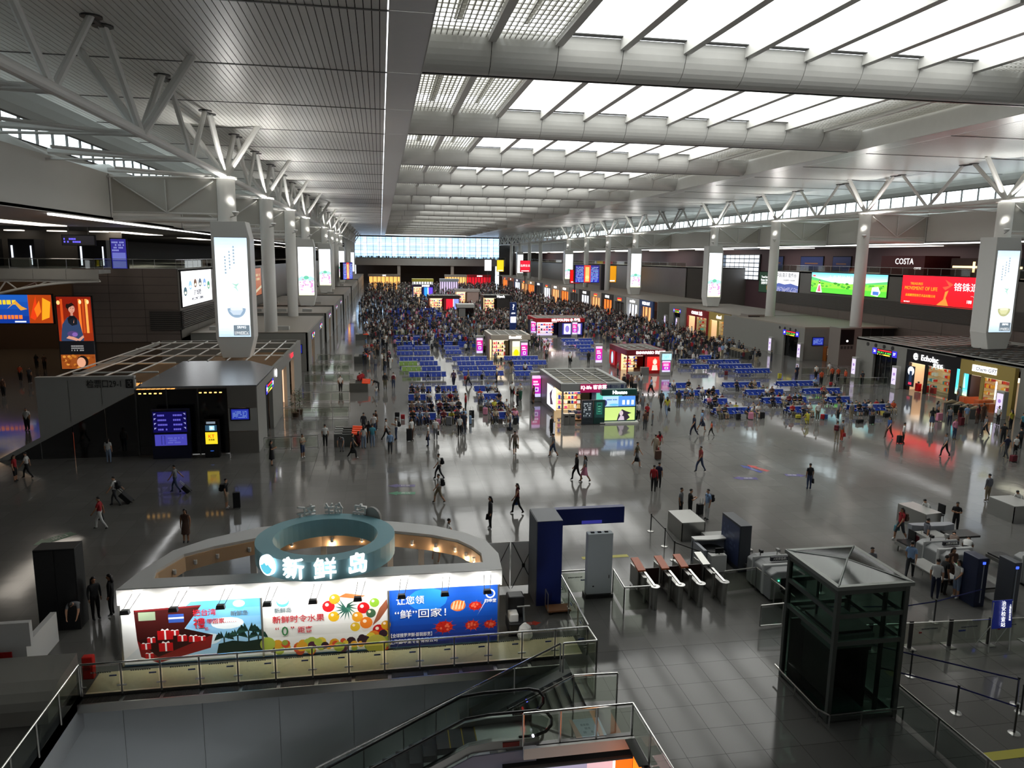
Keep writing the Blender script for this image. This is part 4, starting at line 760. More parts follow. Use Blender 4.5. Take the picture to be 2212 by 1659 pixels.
MB().box(-.12, 3.07, -.03, .55, 2.2, 2.75).build('header', M('green casing', '#1c4a44', .4), t, bevel=.04); text('Hisense', .42, (1.5, -.06, 2.48), X3, Z3, WLIT, t, bold=.012)
MB().box(-.3, 3.2, -.4, .8, -.25, -.1).build('plinth', LWHITE, t)
for i, (x, c) in enumerate(((16.9, '#30363c'), (17.95, '#1d3f3c'))):
    t = thing('guide_board', ['left dark guide board with white lettering before the grey kiosk', 'right dark guide board with green map before the grey kiosk'][i], 'guide board', (x, 60.6, 0)); MB().box(0, 1.0, 0, .2, 0, 2.15).build('panel', M('guide '+c, c, .4), t); MB().box(-.05, 1.05, -.1, .3, 0, .06).build('base', DSTEEL, t)
    A = Art((.08, -.01, .6), X3, Z3, .84, 1.45, c)
    if i: A.rect(.2, .8, .2, .92, '#2c7c68').rect(.3, .7, .28, .85, '#1d4f48').rect(.35, .65, .35, .42, '#60b090').rect(.35, .65, .5, .57, '#60b090').rect(.35, .65, .65, .72, '#60b090')
    else: A.scribble(.08, .92, .1, .95, '#c0c8cc', 7, .6, 3)
    A.build(t, LITLO)
t = thing('bin', 'grey steel bin pair before the open corner of the grey kiosk', 'bin', (15.3, 60.6, 0)); MB().box(0, .5, 0, .5, 0, 1.0).box(.53, 1.03, 0, .5, 0, 1.0).build('body', STEEL, t, bevel=.03); MB().box(.1, .4, -.02, 0, .7, .82).box(.63, .93, -.02, 0, .7, .82).build('slot', BLACK, t)
# clothing on the open corner
t = thing('goods_rack', 'low rack of bags and clothes at the grey kiosk corner', 'rack', (16.1, 62.0, 0)); shelf_goods(t, 0, 1.9, 0, .2, 1.1, 2, 7, ('#c02850', '#303848', '#e06080', '#503048', '#18181c'), .6, 5)
t = floor_kiosk('red cosmetics kiosk with model portrait in the nave', 30.2, 35.0, 88.0, 95, 3.0, '#b01018', '#6c1020', 'EMNVAREO 逸美匠', .45, seed=6, poster=portrait('#c01018', '#e83028'))
A = Art((-.17, 6.8, .4), (0, -1, 0), Z3, 2.4, 1.9, '#8c1018'); A.disc(.5, .5, .2, '#60c0e8', .42).disc(.5, .5, .1, '#e8f8ff', .36); A.build(t, LIT, 'side_poster'); MB().box(-.16, .02, 0, 7, 0, 2.3).build('side_wall', M('kiosk wall #b01018', '#b01018'), t) if 0 else None
t = thing('bin', 'grey bin in front of the red cosmetics kiosk', 'bin', (31.6, 86.6, 0)); MB().box(0, 1.0, 0, .5, 0, 1.0).build('body', STEEL, t, bevel=.03)
t = floor_kiosk('cream jewellery kiosk with yellow portrait poster in the nave', 15.0, 20.3, 101.2, 108, 3.6, '#a89e90', '#a89e90', 'SeoulKK', .5, seed=8, glow='#ffe8b0', poster=lambda A: (A.grad(0, 1, 0, 1, '#f8e020', '#f8f8e0', 3), A.poly([(.6, 0), (.6, .45), (.75, .6), (.92, .4), (.95, 0)], '#7c1c30'), A.disc(.72, .8, .1, '#e8c8b0', .12), A.disc(.72, .9, .11, '#2c1c18', .07), A.disc(.25, .3, .16, '#f8d000', .2)))
t = floor_kiosk('red-roofed kiosk with blue lit showcases in the nave', 27.6, 36.5, 131.5, 139, 3.4, '#26284c', '#a81018', 'MILIYOUPIN ● 米粒', .6, seed=9, glow='#d8d0ff', poster=lambda A: (A.rect(0, 1, 0, 1, '#30307c'), A.rect(.08, .42, .05, .95, '#d8d0ff'), A.rect(.55, .92, .05, .95, '#d0c0f8'), A.disc(.25, .5, .1, '#8070c0', .3), A.disc(.73, .5, .1, '#8070c0', .3)))
t = floor_kiosk('dark roofed shop with warm shelves in the mid nave', 26.6, 33.5, 193, 200, 4.4, '#2a2624', '#181614', 'Hawk', .9, seed=11)
t = floor_kiosk('brown and red lit kiosk in the mid nave', 12.6, 20.6, 198, 205, 4.0, '#7c1418', '#2c1c18', '', .6, seed=12, poster=lambda A: (A.rect(0, .55, 0, 1, '#d01830'), A.rect(.6, 1, 0, 1, '#8090e8')))
t = floor_kiosk('pinkish grey kiosk behind the dark roofed shop', 22, 29, 222, 228, 4.6, '#a89088', '#a8a09c', '', .6, seed=13)
t = floor_kiosk('blue lit kiosk in the far nave', 11, 18, 262, 270, 4.4, '#2030a0', '#30204c', 'SAMMI', .9, seed=14, poster=lambda A: (A.rect(0, .4, 0, 1, '#3090e0'), A.rect(.5, 1, 0, 1, '#6040d0')))
for i, (x0, x1, y0, c, f, nm) in enumerate(((-6.5, 10, 392, '#ffb860', '#908478', 'KFC'), (13, 22, 318, '#e0e0e0', '#b0a838', ''), (25, 33, 320, '#c0b0d0', '#9098a0', ''), (33.5, 45, 395, '#ffc070', '#a09890', ''), (45.5, 58, 395, '#c81828', '#b02028', 'SHISHI'))):
    t = thing('kiosk', ['long warm-lit food kiosk under the left of the far gallery', 'yellow-fronted kiosk in the far middle', 'grey kiosk with purple screen in the far middle', 'warm-lit kiosk under the right of the far gallery', 'red and white kiosk at the far right'][i], 'kiosk', (x0, y0, 0)); w = x1-x0
    MB().box(0, w, 0, 6, 3.6, 4.8).build('fascia', M('kiosk fascia '+f, f, .5), t); MB().box(.3, w-.3, .5, 6, 0, 3.6).build('lit_front', M('front '+c, c, emit=.9), t)
    for q in range(8): MB().box(.3+w*q/8, .6+w*q/8, .3, .5, 0, 3.6).build('post', DSTEEL, t)
    if nm: text(nm, 1.0, (w/2, -.1, 4.2), X3, Z3, WLIT, t)
t = thing('lift_kiosk', 'small grey lift housing among the mid nave crowd', 'lift', (16.9, 168, 0)); MB().box(0, 4.0, 0, 4, 2.8, 3.6).build('roof', LGREY, t); MB().box(.2, 3.8, .2, 3.8, 0, 2.8).build('glass_body', DKGL, t); MB().box(.4, 1.9, .1, .2, 0, 2.6).build('door', STEEL, t)
t = thing('info_pylon', 'tall blue information pylon with white question mark sign', 'pylon', (23.6, 133, 0)); MB().box(-.6, .6, -.2, .2, 0, 6.2).build('body', M('pylon blue', '#16306c', .4), t); text('?', 1.4, (0, -.23, 5.3), X3, Z3, WLIT, t); MB().box(-.5, .5, -.22, -.2, 2.5, 3.6).build('lit_panel', M('panel light', '#dfe4ff', emit=1.2), t); text('ATM', .35, (0, -.23, 4.2), X3, Z3, WLIT, t)
for i, (px, py) in enumerate(((1036, 770), (1158, 868), (1293, 791), (1152, 725), (1132, 782), (1241, 728))):
    p = fl(px, py); totem(p.x, p.y, ['pink totem at the left of the cream kiosk', 'pink totem at the left of the grey kiosk', 'pink totem at the left of the red cosmetics kiosk', 'pink totem at the left of the red-roofed kiosk', 'pink and green totem at the right of the cream kiosk', 'pink totem at the right of the red-roofed kiosk'][i], X3, 'pink', 3.0, 1.1)
p = fl(1438, 812); t = totem(p.x, p.y, 'white totem with blue screen right of the red cosmetics kiosk', X3, 'pink', 1.9, 1.3); MB().box(-.75, .75, -.05, .5, 1.9, 3.0).build('upper_case', LGREY, t); A = Art((-.6, -.07, 2.0), X3, Z3, 1.2, .75, '#a8e0f8'); A.scribble(.2, .8, .2, .8, '#60a8d0', 3, .7, 1); A.build(t, LIT, 'upper_screen')

# ================================================================ FOREGROUND
ST = thing('food_stall', 'white oval food stall with pale blue ring sign and three lit billboards', 'stall', (0, 0, 0))
OUT = [(-9.0, 25.55), (-8.75, 26.8), (-8.05, 28.85), (-7.0, 29.9), (-5.2, 30.95), (-2.6, 31.4), (-.9, 31.3), (.55, 30.8), (2.1, 30.1), (3.2, 29.2), (4.0, 28.2), (4.3, 26.8), (4.2, 25.3)]
INN = [(-8.05, 26.3), (-8.15, 27.0), (-7.55, 28.4), (-6.6, 29.05), (-5.1, 29.75), (-2.6, 30.2), (-.9, 30.1), (.5, 29.7), (1.9, 29.1), (2.9, 28.4), (3.4, 27.6), (3.65, 26.9), (3.6, 26.05)]
SW = M('stall white', '#cfcfcd', .5); BEIGE = M('stall warm inner band', '#cfae8a', .6)
m = MB()
for a, b, c, d in zip(OUT, OUT[1:], INN[1:], INN): m.prism([a, b, c, d], 2.8, 2.92)
m.prism([OUT[-1], OUT[0], INN[0], INN[-1]], 2.8, 2.92); m.build('roof_band', SW, ST)
m = MB()
for a, b in zip(OUT, OUT[1:]):
    v = (Vector(b)-Vector(a)).normalized(); nn = Vector((v.y, -v.x))*.06; m.prism([a, b, tuple(Vector(b)+nn), tuple(Vector(a)+nn)], 2.3, 2.9)
m.build('outer_fascia', SW, ST)
m = MB()
for a, b in zip(INN, INN[1:]):
    v = (Vector(b)-Vector(a)).normalized(); nn = Vector((v.y, -v.x))*.06; m.prism([a, b, tuple(Vector(b)+nn), tuple(Vector(a)+nn)], 2.25, 2.81)
m.build('inner_fascia', BEIGE, ST)
MB().ext([(-9.02, 25.5, 2.35), (4.2, 25.27, 2.35), (4.2, 25.27, 2.9), (-9.02, 25.5, 2.9)], (0, .15, 0)).build('front_fascia', SW, ST)
MB().ext([(-9.0, 25.58, .05), (4.1, 25.35, .05), (4.1, 25.35, 2.35), (-9.0, 25.58, 2.35)], (0, .2, 0)).build('front_wall', M('stall blue edge', '#4a78a8', .5), ST)
for x, y in ((-8.9, 25.9), (4.0, 25.8), (3.9, 28.1), (1.5, 30.1), (-7.8, 28.6), (.2, 30.4), (-2.6, 31.0), (-5.4, 30.5)): MB().box(x-.12, x+.12, y-.12, y+.12, 0, 2.8).build('post', SW, ST)
for a, b, c in (((-8.6, 26.2), (-8.0, 28.2), TEAL), ((-6.5, 29.4), (-2.8, 30.8), SW), ((-2.2, 30.9), (.0, 30.4), SW), ((3.4, 26.2), (3.7, 27.8), SW)):
    v = (Vector(b)-Vector(a)); nn = Vector((-v.y, v.x)).normalized()*.5; MB().prism([a, b, tuple(Vector(b)-nn), tuple(Vector(a)-nn)], 0, 1.0).build('counter', c, ST)
MB().box(-3.6, -.6, 25.9, 26.6, 0, 2.2).build('cabinet', M('stall wood', '#b08850', .6), ST); MB().box(.0, 1.4, 26.4, 27.2, 0, 1.1).build('red_counter', M('stall red', '#b81418', .5), ST)
for i in range(9): MB().box(-7.9+.45*i, -7.86+.45*i, 26.0, 26.04, 0, 2.1).build('rack_post', DSTEEL, ST)
for z in (.6, 1.2, 1.8): MB().box(-7.9, -4.2, 26.0, 26.05, z, z+.04).build('rack_rail', DSTEEL, ST)
m = MB(); nS = 48; C0 = (-2.15, 26.75); rmo, rmi = 2.5, 1.88
for i in range(nS):
    a, b = 2*math.pi*i/nS, 2*math.pi*(i+1)/nS
    P_ = lambda r, t: (C0[0]+r*math.cos(t), C0[1]+r*math.sin(t)*.96)
    m.prism([P_(rmi, a), P_(rmo, a), P_(rmo, b), P_(rmi, b)], 3.3, 4.0)
rg = m.build('ring_sign', TEAL, ST)
MB().box(-4.2, -4.0, 26.6, 26.8, 2.9, 3.3).box(-.3, -.1, 26.6, 26.8, 2.9, 3.3).box(-2.2, -2.0, 25.6, 25.8, 2.9, 3.35).build('ring_support', SW, ST)
for ch, ang in (('新', -111), ('鲜', -87), ('岛', -62)):
    t = R(ang); x, y = C0[0]+2.56*math.cos(t), C0[1]+2.56*.96*math.sin(t); u = (-math.sin(t), math.cos(t), 0)
    text(ch, .8, (x, y, 3.72), u, Z3, M('channel letter', '#ffffff', emit=1.1), ST, ext=.05, bold=.003, name='channel_letter')
    t = R(-ang); x, y = C0[0]+2.56*math.cos(t), C0[1]+2.56*.96*math.sin(t); u = (-math.sin(t), math.cos(t), 0)
    text(ch, .8, (x, y, 4.0), u, Z3, LWHITE, ST, ext=.06, bold=.003, name='channel_letter')
t = R(-134); x, y = C0[0]+2.56*math.cos(t), C0[1]+2.56*.96*math.sin(t); u = Vector((-math.sin(t), math.cos(t), 0)); n_ = u.cross(Vector(Z3))
MB().bar(Vector((x, y, 3.75)), Vector((x, y, 3.75))+n_*.12,   .36, 28).build('round_emblem', M('emblem light', '#e8f6ff', emit=1.5), ST)
A = Art(Vector((x, y, 3.39))-u*.36+n_*.12, u, Z3, .72, .72, '#ffffff'); A.mb = MB(); A.poly([(.08, .42), (.25, .5), (.38, .62), (.5, .5), (.65, .58), (.8, .46), (.92, .42), (.8, .2), (.62, .1), (.5, .07), (.3, .12), (.15, .24)], '#58c0d8'); A.build(ST, LIT, 'emblem_wave')
MB().lathe((C0[0]+2.3*math.cos(R(62)), C0[1]+2.3*math.sin(R(62)), 3.6), [(.0, 0), (.42, .0), (.42, .1), (0, .1)], 20).build('back_emblem', LGREY, ST) if 0 else None
t = R(50); x, y = C0[0]+2.56*math.cos(t), C0[1]+2.56*.96*math.sin(t); n_ = Vector((math.cos(t), math.sin(t), 0)); MB().bar(Vector((x, y, 3.95)), Vector((x, y, 3.95))+n_*.1, .42, 24).build('round_emblem', LGREY, ST)
BX = [-8.97, -4.32, .08, 4.08]
def bb(i): x0, x1 = BX[i], BX[i+1]; y0 = 25.58-.0176*(x0+9)-.02; return (x0+.02, y0, .12), Vector((1, -.0176, 0)), x1-x0-.04, 2.22
o, u, w, h = bb(0); A = Art(o, u, Z3, w, h, '#dfe6ea')
A.grad(.45, 1, .1, 1, '#a8d4f0', '#4aa0d8', 6).disc(.75, .6, .12, '#e8f2f8', .1).disc(.6, .35, .1, '#d8ecf6', .1).poly([(0, .08), (.5, 1), (0, 1)], '#eef0f0').disc(.84, .9, .05, '#58b8d8', .09).disc(.84, .92, .044, '#d0f0f8', .06)
A.poly([(.09, .9), (.57, .93), (.44, .55), (.1, .4)], '#3c0c0c').poly([(.09, .9), (.57, .93), (.56, .9), (.1, .87)], '#6c1418').rect(.12, .24, .72, .86, '#8a9a80').rect(.33, .44, .66, .8, '#3050a0').rect(.33, .44, .72, .75, '#c0c8e0')
A.poly([(.1, .4), (.12, .12), (.24, -.0), (.62, .2), (.64, .42), (.24, .1)], '#7c1818').poly([(.1, .4), (.24, .1), (.64, .42), (.44, .55)], '#2a0808')
for gx, gy, gs in ((.16, .28, .07), (.3, .45, .11), (.3, .25, .1), (.42, .38, .07), (.5, .36, .07), (.2, .38, .06), (.56, .36, .05), (.18, .12, .06), (.37, .48, .06)):
    A.rect(gx-gs/2, gx+gs/2, gy-gs*.6, gy+gs*.8, '#b80c14').rect(gx-.006, gx+.006, gy-gs*.6, gy+gs*.8, '#f4f0f0').poly([(gx-.03, gy+gs*.8), (gx-.02, gy+gs*1.1), (gx, gy+gs*.85), (gx+.02, gy+gs*1.1), (gx+.03, gy+gs*.8)], '#f8f4f4')
r = random.Random(5)
for cx_, cy_, s_ in ((.72, .36, 1), (.82, .38, 1), (.9, .45, 1.3), (.97, .36, 1)):
    A.rect(cx_-.005, cx_+.005, .1, cy_, '#1c2a24')
    for q in range(9): an = math.pi*q/8; A.poly([(cx_, cy_), (cx_+.055*s_*math.cos(an), cy_+.1*s_*math.sin(an)+.02), (cx_+.075*s_*math.cos(an), cy_+.07*s_*math.sin(an)-.05)], r.choice(['#14302a', '#20443a', '#0e241e']))
A.poly([(.66, .08), (.68, .26), (.78, .3), (.88, .27), (1, .3), (1, .08)], '#10261e'); A.build(ST, PRINT, 'billboard_picture')
RP = M('red lettering', '#c01828', .5); GP = M('grey lettering', '#5c7078', .5); WP = M('white lettering', '#f4f4f4', .5)
def T(i, s, h, fx, fy, mat, width=None, bold=.008):
    o, u, w, hh = bb(i); p = Vector(o)+u.normalized()*w*fx+Vector((0, 0, hh*fy))+Vector((0, -.042, 0)); text(s, h, p, u, Z3, mat, ST, width, bold=bold*.25, ext=.0008)
T(0, '把台湾', .26, .59, .8, RP); T(0, '禮', .42, .55, .62, RP); T(0, '带回家……', .2, .71, .65, RP); T(0, '点', .13, .6, .53, RP); T(0, '新鲜岛', .2, .84, .76, GP)
o, u, w, h = bb(1); A = Art(o, u, Z3, w, h, '#e6e6e4'); A.grad(0, 1, .3, 1, '#d8d8d4', '#f2f2f2', 4).disc(.16, .9, .05, '#58b8d8', .09).disc(.16, .92, .044, '#d0f0f8', .06)
A.poly([(.62, .98), (.8, 1), (.98, .9), (.99, .75), (.9, .5), (.88, .35), (.8, .3), (.72, .5)], '#d8d0c8').poly([(.6, .93), (.66, .99), (.82, .93), (.76, .88)], '#c86030').poly([(.99, .85), (.93, .7), (.87, .4), (.93, .5), (1, .7)], '#8c5038')
FR = [(.52, .78, .05, '#c81820'), (.56, .6, .045, '#e0b020'), (.8, .72, .05, '#b81018'), (.86, .62, .04, '#3c5c40'), (.89, .8, .04, '#7ca830'), (.75, .57, .045, '#e09820'), (.82, .46, .052, '#e07820'), (.73, .4, .04, '#d8b028'), (.57, .9, .045, '#e09020'), (.92, .32, .05, '#b80c14'), (.96, .26, .05, '#c82018'), (.88, .22, .05, '#d88028'), (.98, .4, .04, '#c8901c')]
for x_, y_, r_0, c_0 in FR: A.disc(x_, y_, r_0, c_0).disc(x_-.012, y_+.03, r_0*.3, '#f0d8c0')
for q in range(13): an = math.pi*(q/12)*1.5+2.2; A.poly([(.66, .74), (.66+.1*math.cos(an), .74+.22*math.sin(an)), (.66+.03*math.cos(an+.5), .74+.07*math.sin(an+.5))], r.choice(['#28584c', '#3c7460', '#184438']))
for q in range(60): x_ = r.uniform(.0, 1); A.disc(x_, r.uniform(.03, .1+.16*abs(x_-.45)+.08), r.uniform(.022, .045), r.choice(['#b81820', '#d86820', '#8ca040', '#4c1c3c', '#d8a028', '#301828', '#c84828', '#a8b848', '#d8c040']), n=10)
A.disc(.03, .2, .06, '#a8b848').disc(.9, .07, .09, '#b8b048'); A.build(ST, PRINT, 'billboard_picture')
T(1, '新鲜岛', .2, .16, .76, GP); T(1, '新鲜时令水果', .3, .28, .6, RP); T(1, '“    ”', .34, .17, .42, RP); T(1, '0', .5, .17, .4, M('green lettering', '#28703c')); T(1, '距离', .26, .33, .41, RP)
o, u, w, h = bb(2); A = Art(o, u, Z3, w, h, '#1048b8'); A.grad(0, 1, 0, .55, '#0c1c78', '#1050b8', 6).grad(0, 1, .55, 1, '#1050b8', '#1448a0', 4).disc(.35, .8, .18, '#2078d0', .2)
A.disc(.93, .84, .045, '#f4f4f8', .08).disc(.93, .84, .032, '#1048b0', .057)
A.disc(.63, .66, .07, '#e07030', .1).disc(.62, .63, .06, '#e89058', .05)
for q in range(4): A.poly([(.57+.03*q, .6), (.59+.03*q, .74), (.6+.03*q, .74), (.585+.03*q, .6)], '#f8c8a0')
for (cx_, cy_, s_) in ((.79, .64, .75), (.5, .3, 1), (.76, .3, .8), (.93, .3, .7)):
    A.disc(cx_, cy_, .08*s_, '#c02014', .1*s_)
    for q in range(10): an = 2*math.pi*q/10; A.poly([(cx_+.05*s_*math.cos(an), cy_+.06*s_*math.sin(an)), (cx_+.12*s_*math.cos(an+.15), cy_+.15*s_*math.sin(an+.15)), (cx_+.055*s_*math.cos(an+.3), cy_+.07*s_*math.sin(an+.3))], r.choice(['#d83018', '#a81810', '#e04828']))
    for q in range(5): A.disc(cx_+r.uniform(-.04, .04)*s_, cy_+r.uniform(-.05, .05)*s_, .012, '#e86848')
A.build(ST, PRINT, 'billboard_picture')
T(2, '让您领', .34, .19, .8, WP); T(2, '“鲜”回家！', .36, .32, .56, WP, 2.3); T(2, '御申堂', .15, .93, .72, WP); T(2, '上海御申堂食品有限公司', .21, .22, .09, WP, 1.75); T(2, '【全球搜罗海鲜·即到即烹】', .17, .2, .2, WP, 1.7)
for i in range(4): MB().box(BX[i]-.03, BX[i]+.03, 25.5-.0176*(BX[i]+9), 25.6-.0176*(BX[i]+9), .1, 2.35).build('panel_strip', STEEL, ST)
for i in range(9):                         # arm lamps washing the billboards
    x = -8.35+1.5*i
    l = thing('arm_spotlight', ['first', 'second', 'third', 'fourth', 'fifth', 'sixth', 'seventh', 'eighth', 'last'][i]+' arm spotlight from the left above the stall billboards', 'spotlight', (x, 25.4-.0176*(x+9), 2.6), group='arm spotlights of the food stall')
    MB().bar((-.13, 0, .2), (-.22, -.75, -.05), .012, 5).bar((.13, 0, .2), (-.02, -.75, -.05), .012, 5).bar((-.22, -.75, -.05), (-.02, -.75, -.05), .012, 5).build('arm', DSTEEL, l)
    MB().ext([(-.27, -.92, -.12), (.03, -.92, -.12), (.0, -.92, .03), (-.24, -.92, .03)], (0, .2, -.02)).build('head', M('lamp head', '#3a3a3a', .5), l, bevel=.01)
    MB().box(-.24, .0, -.74, -.715, -.12, -.02).build('lamp_glass', M('lamp face', '#fff8e8', emit=12), l)
    d = bpy.data.lights.new('spot', 'SPOT'); d.energy = 80; d.spot_size = R(150); d.spot_blend = .8; d.shadow_soft_size = .06; d.color = (1, .98, .93)
    lo = bpy.data.objects.new('lamp', d); COL.objects.link(lo); lo.parent = l; lo.location = (-.12, -.68, -.08); lo.rotation_euler = (R(62), 0, 0)
for i in range(17):
    f = i/16*(len(INN)-1); k = min(int(f), len(INN)-2); p = Vector(INN[k]).lerp(Vector(INN[k+1]), f-k); c = Vector((-2.2, 28)); q = p+(c-p).normalized()*.12
    l = thing('downlight', f'{"lit" if i > 5 else "unlit"} spot lamp on the inner band of the oval stall', 'spotlight', (q.x, q.y, 2.55), group='small spot lamps inside the stall'+(' lit' if i > 5 else ' unlit'))
    MB().bar((0, 0, 0), ((p-q).x*.9, (p-q).y*.9, .1), .03, 6).bar((0, 0, .05), (0, 0, -.1), .065, 10).build('can', LWHITE, l); MB().lathe((0, 0, -.14), [(.03, 0), (.055, .04)], 10).build('bulb', WARM if i > 5 else LGREY, l)
    if i > 5 and i % 2:
        d = bpy.data.lights.new('bulb', 'POINT'); d.energy = 14; d.color = (1, .76, .5); d.shadow_soft_size = .06; lo = bpy.data.objects.new('lamp', d); COL.objects.link(lo); lo.parent = l; lo.location = (0, 0, -.22)
# small white neighbour stall at the left edge and grey curved wall beneath it
t = thing('food_stall', 'corner of a second white stall at the left picture edge', 'stall', (-14.0, 25.4, 0)); MB().box(-2, 2.25, 0, .2, 1.15, 2.0).build('fascia', SW, t); MB().box(-2, 2.05, .1, .2, 0, 1.15).box(1.85, 2.05, .2, 2.5, 0, 1.15).build('front_panel', SW, t); MB().box(.2, 1.6, .06, .1, .5, .95).build('red_picture', M('stall red', '#b81418', .5), t)
t = thing('curved_counter', 'low grey curved enclosure wall left of the stall', 'enclosure wall', (-17.0, 22.6, 0)); MB().ext([(0, 0, 0), (0, .05, .45), (0, .2, .65), (0, .5, .8), (0, 1.0, .9), (0, 2.4, 1.0), (0, 2.4, 0)], (6.8, 0, 0)).build('shell', M('curved grey', '#8a8882', .35), t)
t = thing('fire_box', 'small red box on the floor left of the stall', 'box', (-9.9, 25.0, 0)); MB().box(-.2, .15, 0, .25, 0, .8).build('case', M('box red', '#b81408', .5), t, bevel=.03); MB().box(-.12, .07, -.02, 0, .35, .6).build('door', M('box dark red', '#7a0c06', .5), t)
t = thing('cabinet', 'tall black cabinet standing left behind the stall', 'cabinet', (-12.2, 29.1, 0)); MB().box(-.72, .72, -.4, .4, 0, 3.25).build('body', M('cabinet black', '#0a0b0d', .5), t, bevel=.02); MB().box(-.68, -.02, -.42, -.4, .05, 3.2).box(.02, .68, -.42, -.4, .05, 3.2).build('door', M('cabinet door black', '#0d0e11', .4), t)
struct('floor_lamplit_terrazzo', MB().box(-9.7, 7.0, 24.1, 25.4, 0, .006), M('lamplit cream terrazzo', '#c4b894', .25, noise=.12, nscale=8))  # pale cream tone partly stands in for the stall lamps' light here
# balustrade, ledge and grates along the opening
glassrail('long glass balustrade with steel handrail before the lit stall', [(-9.75, 24.0), (7.15, 24.0)], 0, 1.1, 1.2, deco=True)
glassrail('glass balustrade returning to the right end of the long one', [(7.15, 24.0), (7.2, 23.0), (6.0, 23.0)], 0, 1.1, 1.1, deco=False)
glassrail('glass balustrade along the left side of the stair opening', [(-9.8, 24.0), (-9.8, 12)], 0, 1.1, 1.6)
glassrail('glass balustrade running back from the corner to the navy portal', [(7.2, 24.1), (7.25, 28.6)], 0, 1.1, 1.5, deco=True)
glassrail('short glass balustrade beside the white standing panel', [(7.3, 28.8), (8.6, 28.8)], 0, 1.1, 1.3, deco=True)
glassrail('glass balustrade left of the turnstiles', [(9.6, 28.7), (9.5, 26.9), (10.6, 26.9)], 0, 1.1, 1.3)
glassrail('glass balustrade around the lower landing', [(3.9, 19.35), (7.25, 19.35), (7.45, 12.5)], 0, 1.05, 1.3)
glassrail('glass balustrade along the right side behind the lift', [(15.85, 19.0), (15.85, 10)], 0, 1.1, 1.7, gl=GLG)
t = thing('ledge', 'steel edged ledge with dark grates along the opening', 'ledge', (0, 0, 0)); MB().box(-9.8, 6.3, 23.72, 24.1, -.34, -.14).box(-9.8, 6.9, 23.66, 23.72, -.4, -.1).build('channel', STEEL, t)
for i in range(13): MB().box(-9.7+1.23*i, -8.6+1.23*i, 23.74, 24.06, -.14, -.11).build('grate', M('grate black', '#14120f', .6), t)
for i in range(13):
    m = MB()
    for q in range(22): m.box(-9.68+1.23*i+.05*q, -9.66+1.23*i+.05*q, 23.74, 24.06, -.11, -.095)
    m.build('grate_bar', M('grate bar', '#3a352c', .5), t)
t = thing('drain_grates', 'black floor grates along the right side of the lower landing', 'grate', (0, 0, 0))
for i in range(5): MB().box(7.0, 7.35, 18.0-1.3*i, 19.2-1.3*i, -.05, -.01).build('grate', M('grate black', '#14120f', .6), t)
# stair
t = thing('stair', 'grey stone stair descending left from the corner', 'stairs', (0, 0, 0))
for i in range(9): MB().box(6.3-.32*(i+1), 6.3-.32*i, 21.05, 23.0, -1.8-.1*i, -.16*(i+1)).build('step', M('stair stone', '#6b6a66', .4), t)
for i in range(9): MB().box(6.28-.32*(i+1), 6.33-.32*(i+1), 21.05, 23.0, -.16*(i+1), -.16*(i+1)+.012).build('nosing', DSTEEL, t)
MB().ext([(6.3, 23.0, -.0), (6.3, 23.0, -.6), (2.5, 23.0, -2.6), (2.5, 23.0, -1.8)], (0, .9, 0)).build('side_wall', M('stair side', '#7c807e', .5), t)
for lab, y, pts in (('upper sloping handrail of the stone stair', 23.0, [(5.9, 1.1), (2.7, -.35), (.5, -1.35), (-3.5, -3.2)]), ('lower sloping handrail of the stone stair', 21.0, [(7.3, 1.05), (5.85, 1.1), (3.9, .18), (1.0, -1.2)])):
    t = thing('stair_handrail', lab, 'handrail', (0, y, 0))
    MB().path([(a, 0, b) for a, b in pts], .035).build('handrail', CHROME, t)
    for (a, za), (b, zb) in zip(pts, pts[1:]):
        n = max(1, round(abs(a-b)/1.3))
        for q in range(n): xa = a+(b-a)*q/n; z = za+(zb-za)*q/n; MB().bar((xa, 0, z), (xa, 0, z-1.05), .025, 6).build('post', STEEL, t)
        MB().ext([(a, 0, za-.1), (b, 0, zb-.1), (b, 0, zb-.95), (a, 0, za-.95)], (0, .012, 0)).build('pane', GLF, t)
# escalator
E_ = thing('escalator', 'escalator descending to the left with black handrails', 'escalator', (0, 0, 0))
SL = .48
for nm, y in (('far', 20.62), ('near', 19.5)):
    hr = [(-6, .95-.48*8.2), (2.2, .95), (2.9, 1.02), (4.3, 1.02), (4.62, .93), (4.78, .72), (4.78, .5), (4.62, .3), (4.3, .2), (3.8, .2)]
    MB().path([(x, y, z) for x, z in hr], .045, 8).build('handrail', M('escalator rubber', '#151515', .25), E_)
    MB().ext([(-6, y, .9-.48*8.2), (2.2, y, .9), (4.3, y, .97), (4.7, y, .7), (4.6, y, .3), (4.2, y, .12), (2.4, y, .1), (-6, y, .1-.48*8.4)], (0, .012, 0)).build('glass_side', GLG, E_)
    MB().ext([(-6, y-.09, .12-.48*8.4), (2.3, y-.09, .12), (3.0, y-.09, .2), (4.4, y-.09, .2), (4.4, y-.09, -.05), (2.4, y-.09, -.12), (-6, y-.09, -.12-.48*8.4)], (0, .18, 0)).build('skirt', STEEL, E_)
for i in range(20):
    x = 2.6-.4*i; z = -.02-.19*max(0, i-2)
    MB().box(x-.4, x, 19.62, 20.5, z-.2, z).build('step', M('escalator tread', '#3c3c3e', .5, .3), E_); 
    if i < 3: MB().box(x-.03, x, 19.62, 20.5, z, z+.006).build('yellow_line', M('yellow line', '#c8a820'), E_)
MB().box(2.6, 4.3, 19.62, 20.5, -.1, .01).build('landing_plate', STEEL, E_); MB().box(-6, 4.3, 19.4, 20.7, -.9, -.5).build('truss_box', DSTEEL, E_) if 0 else None
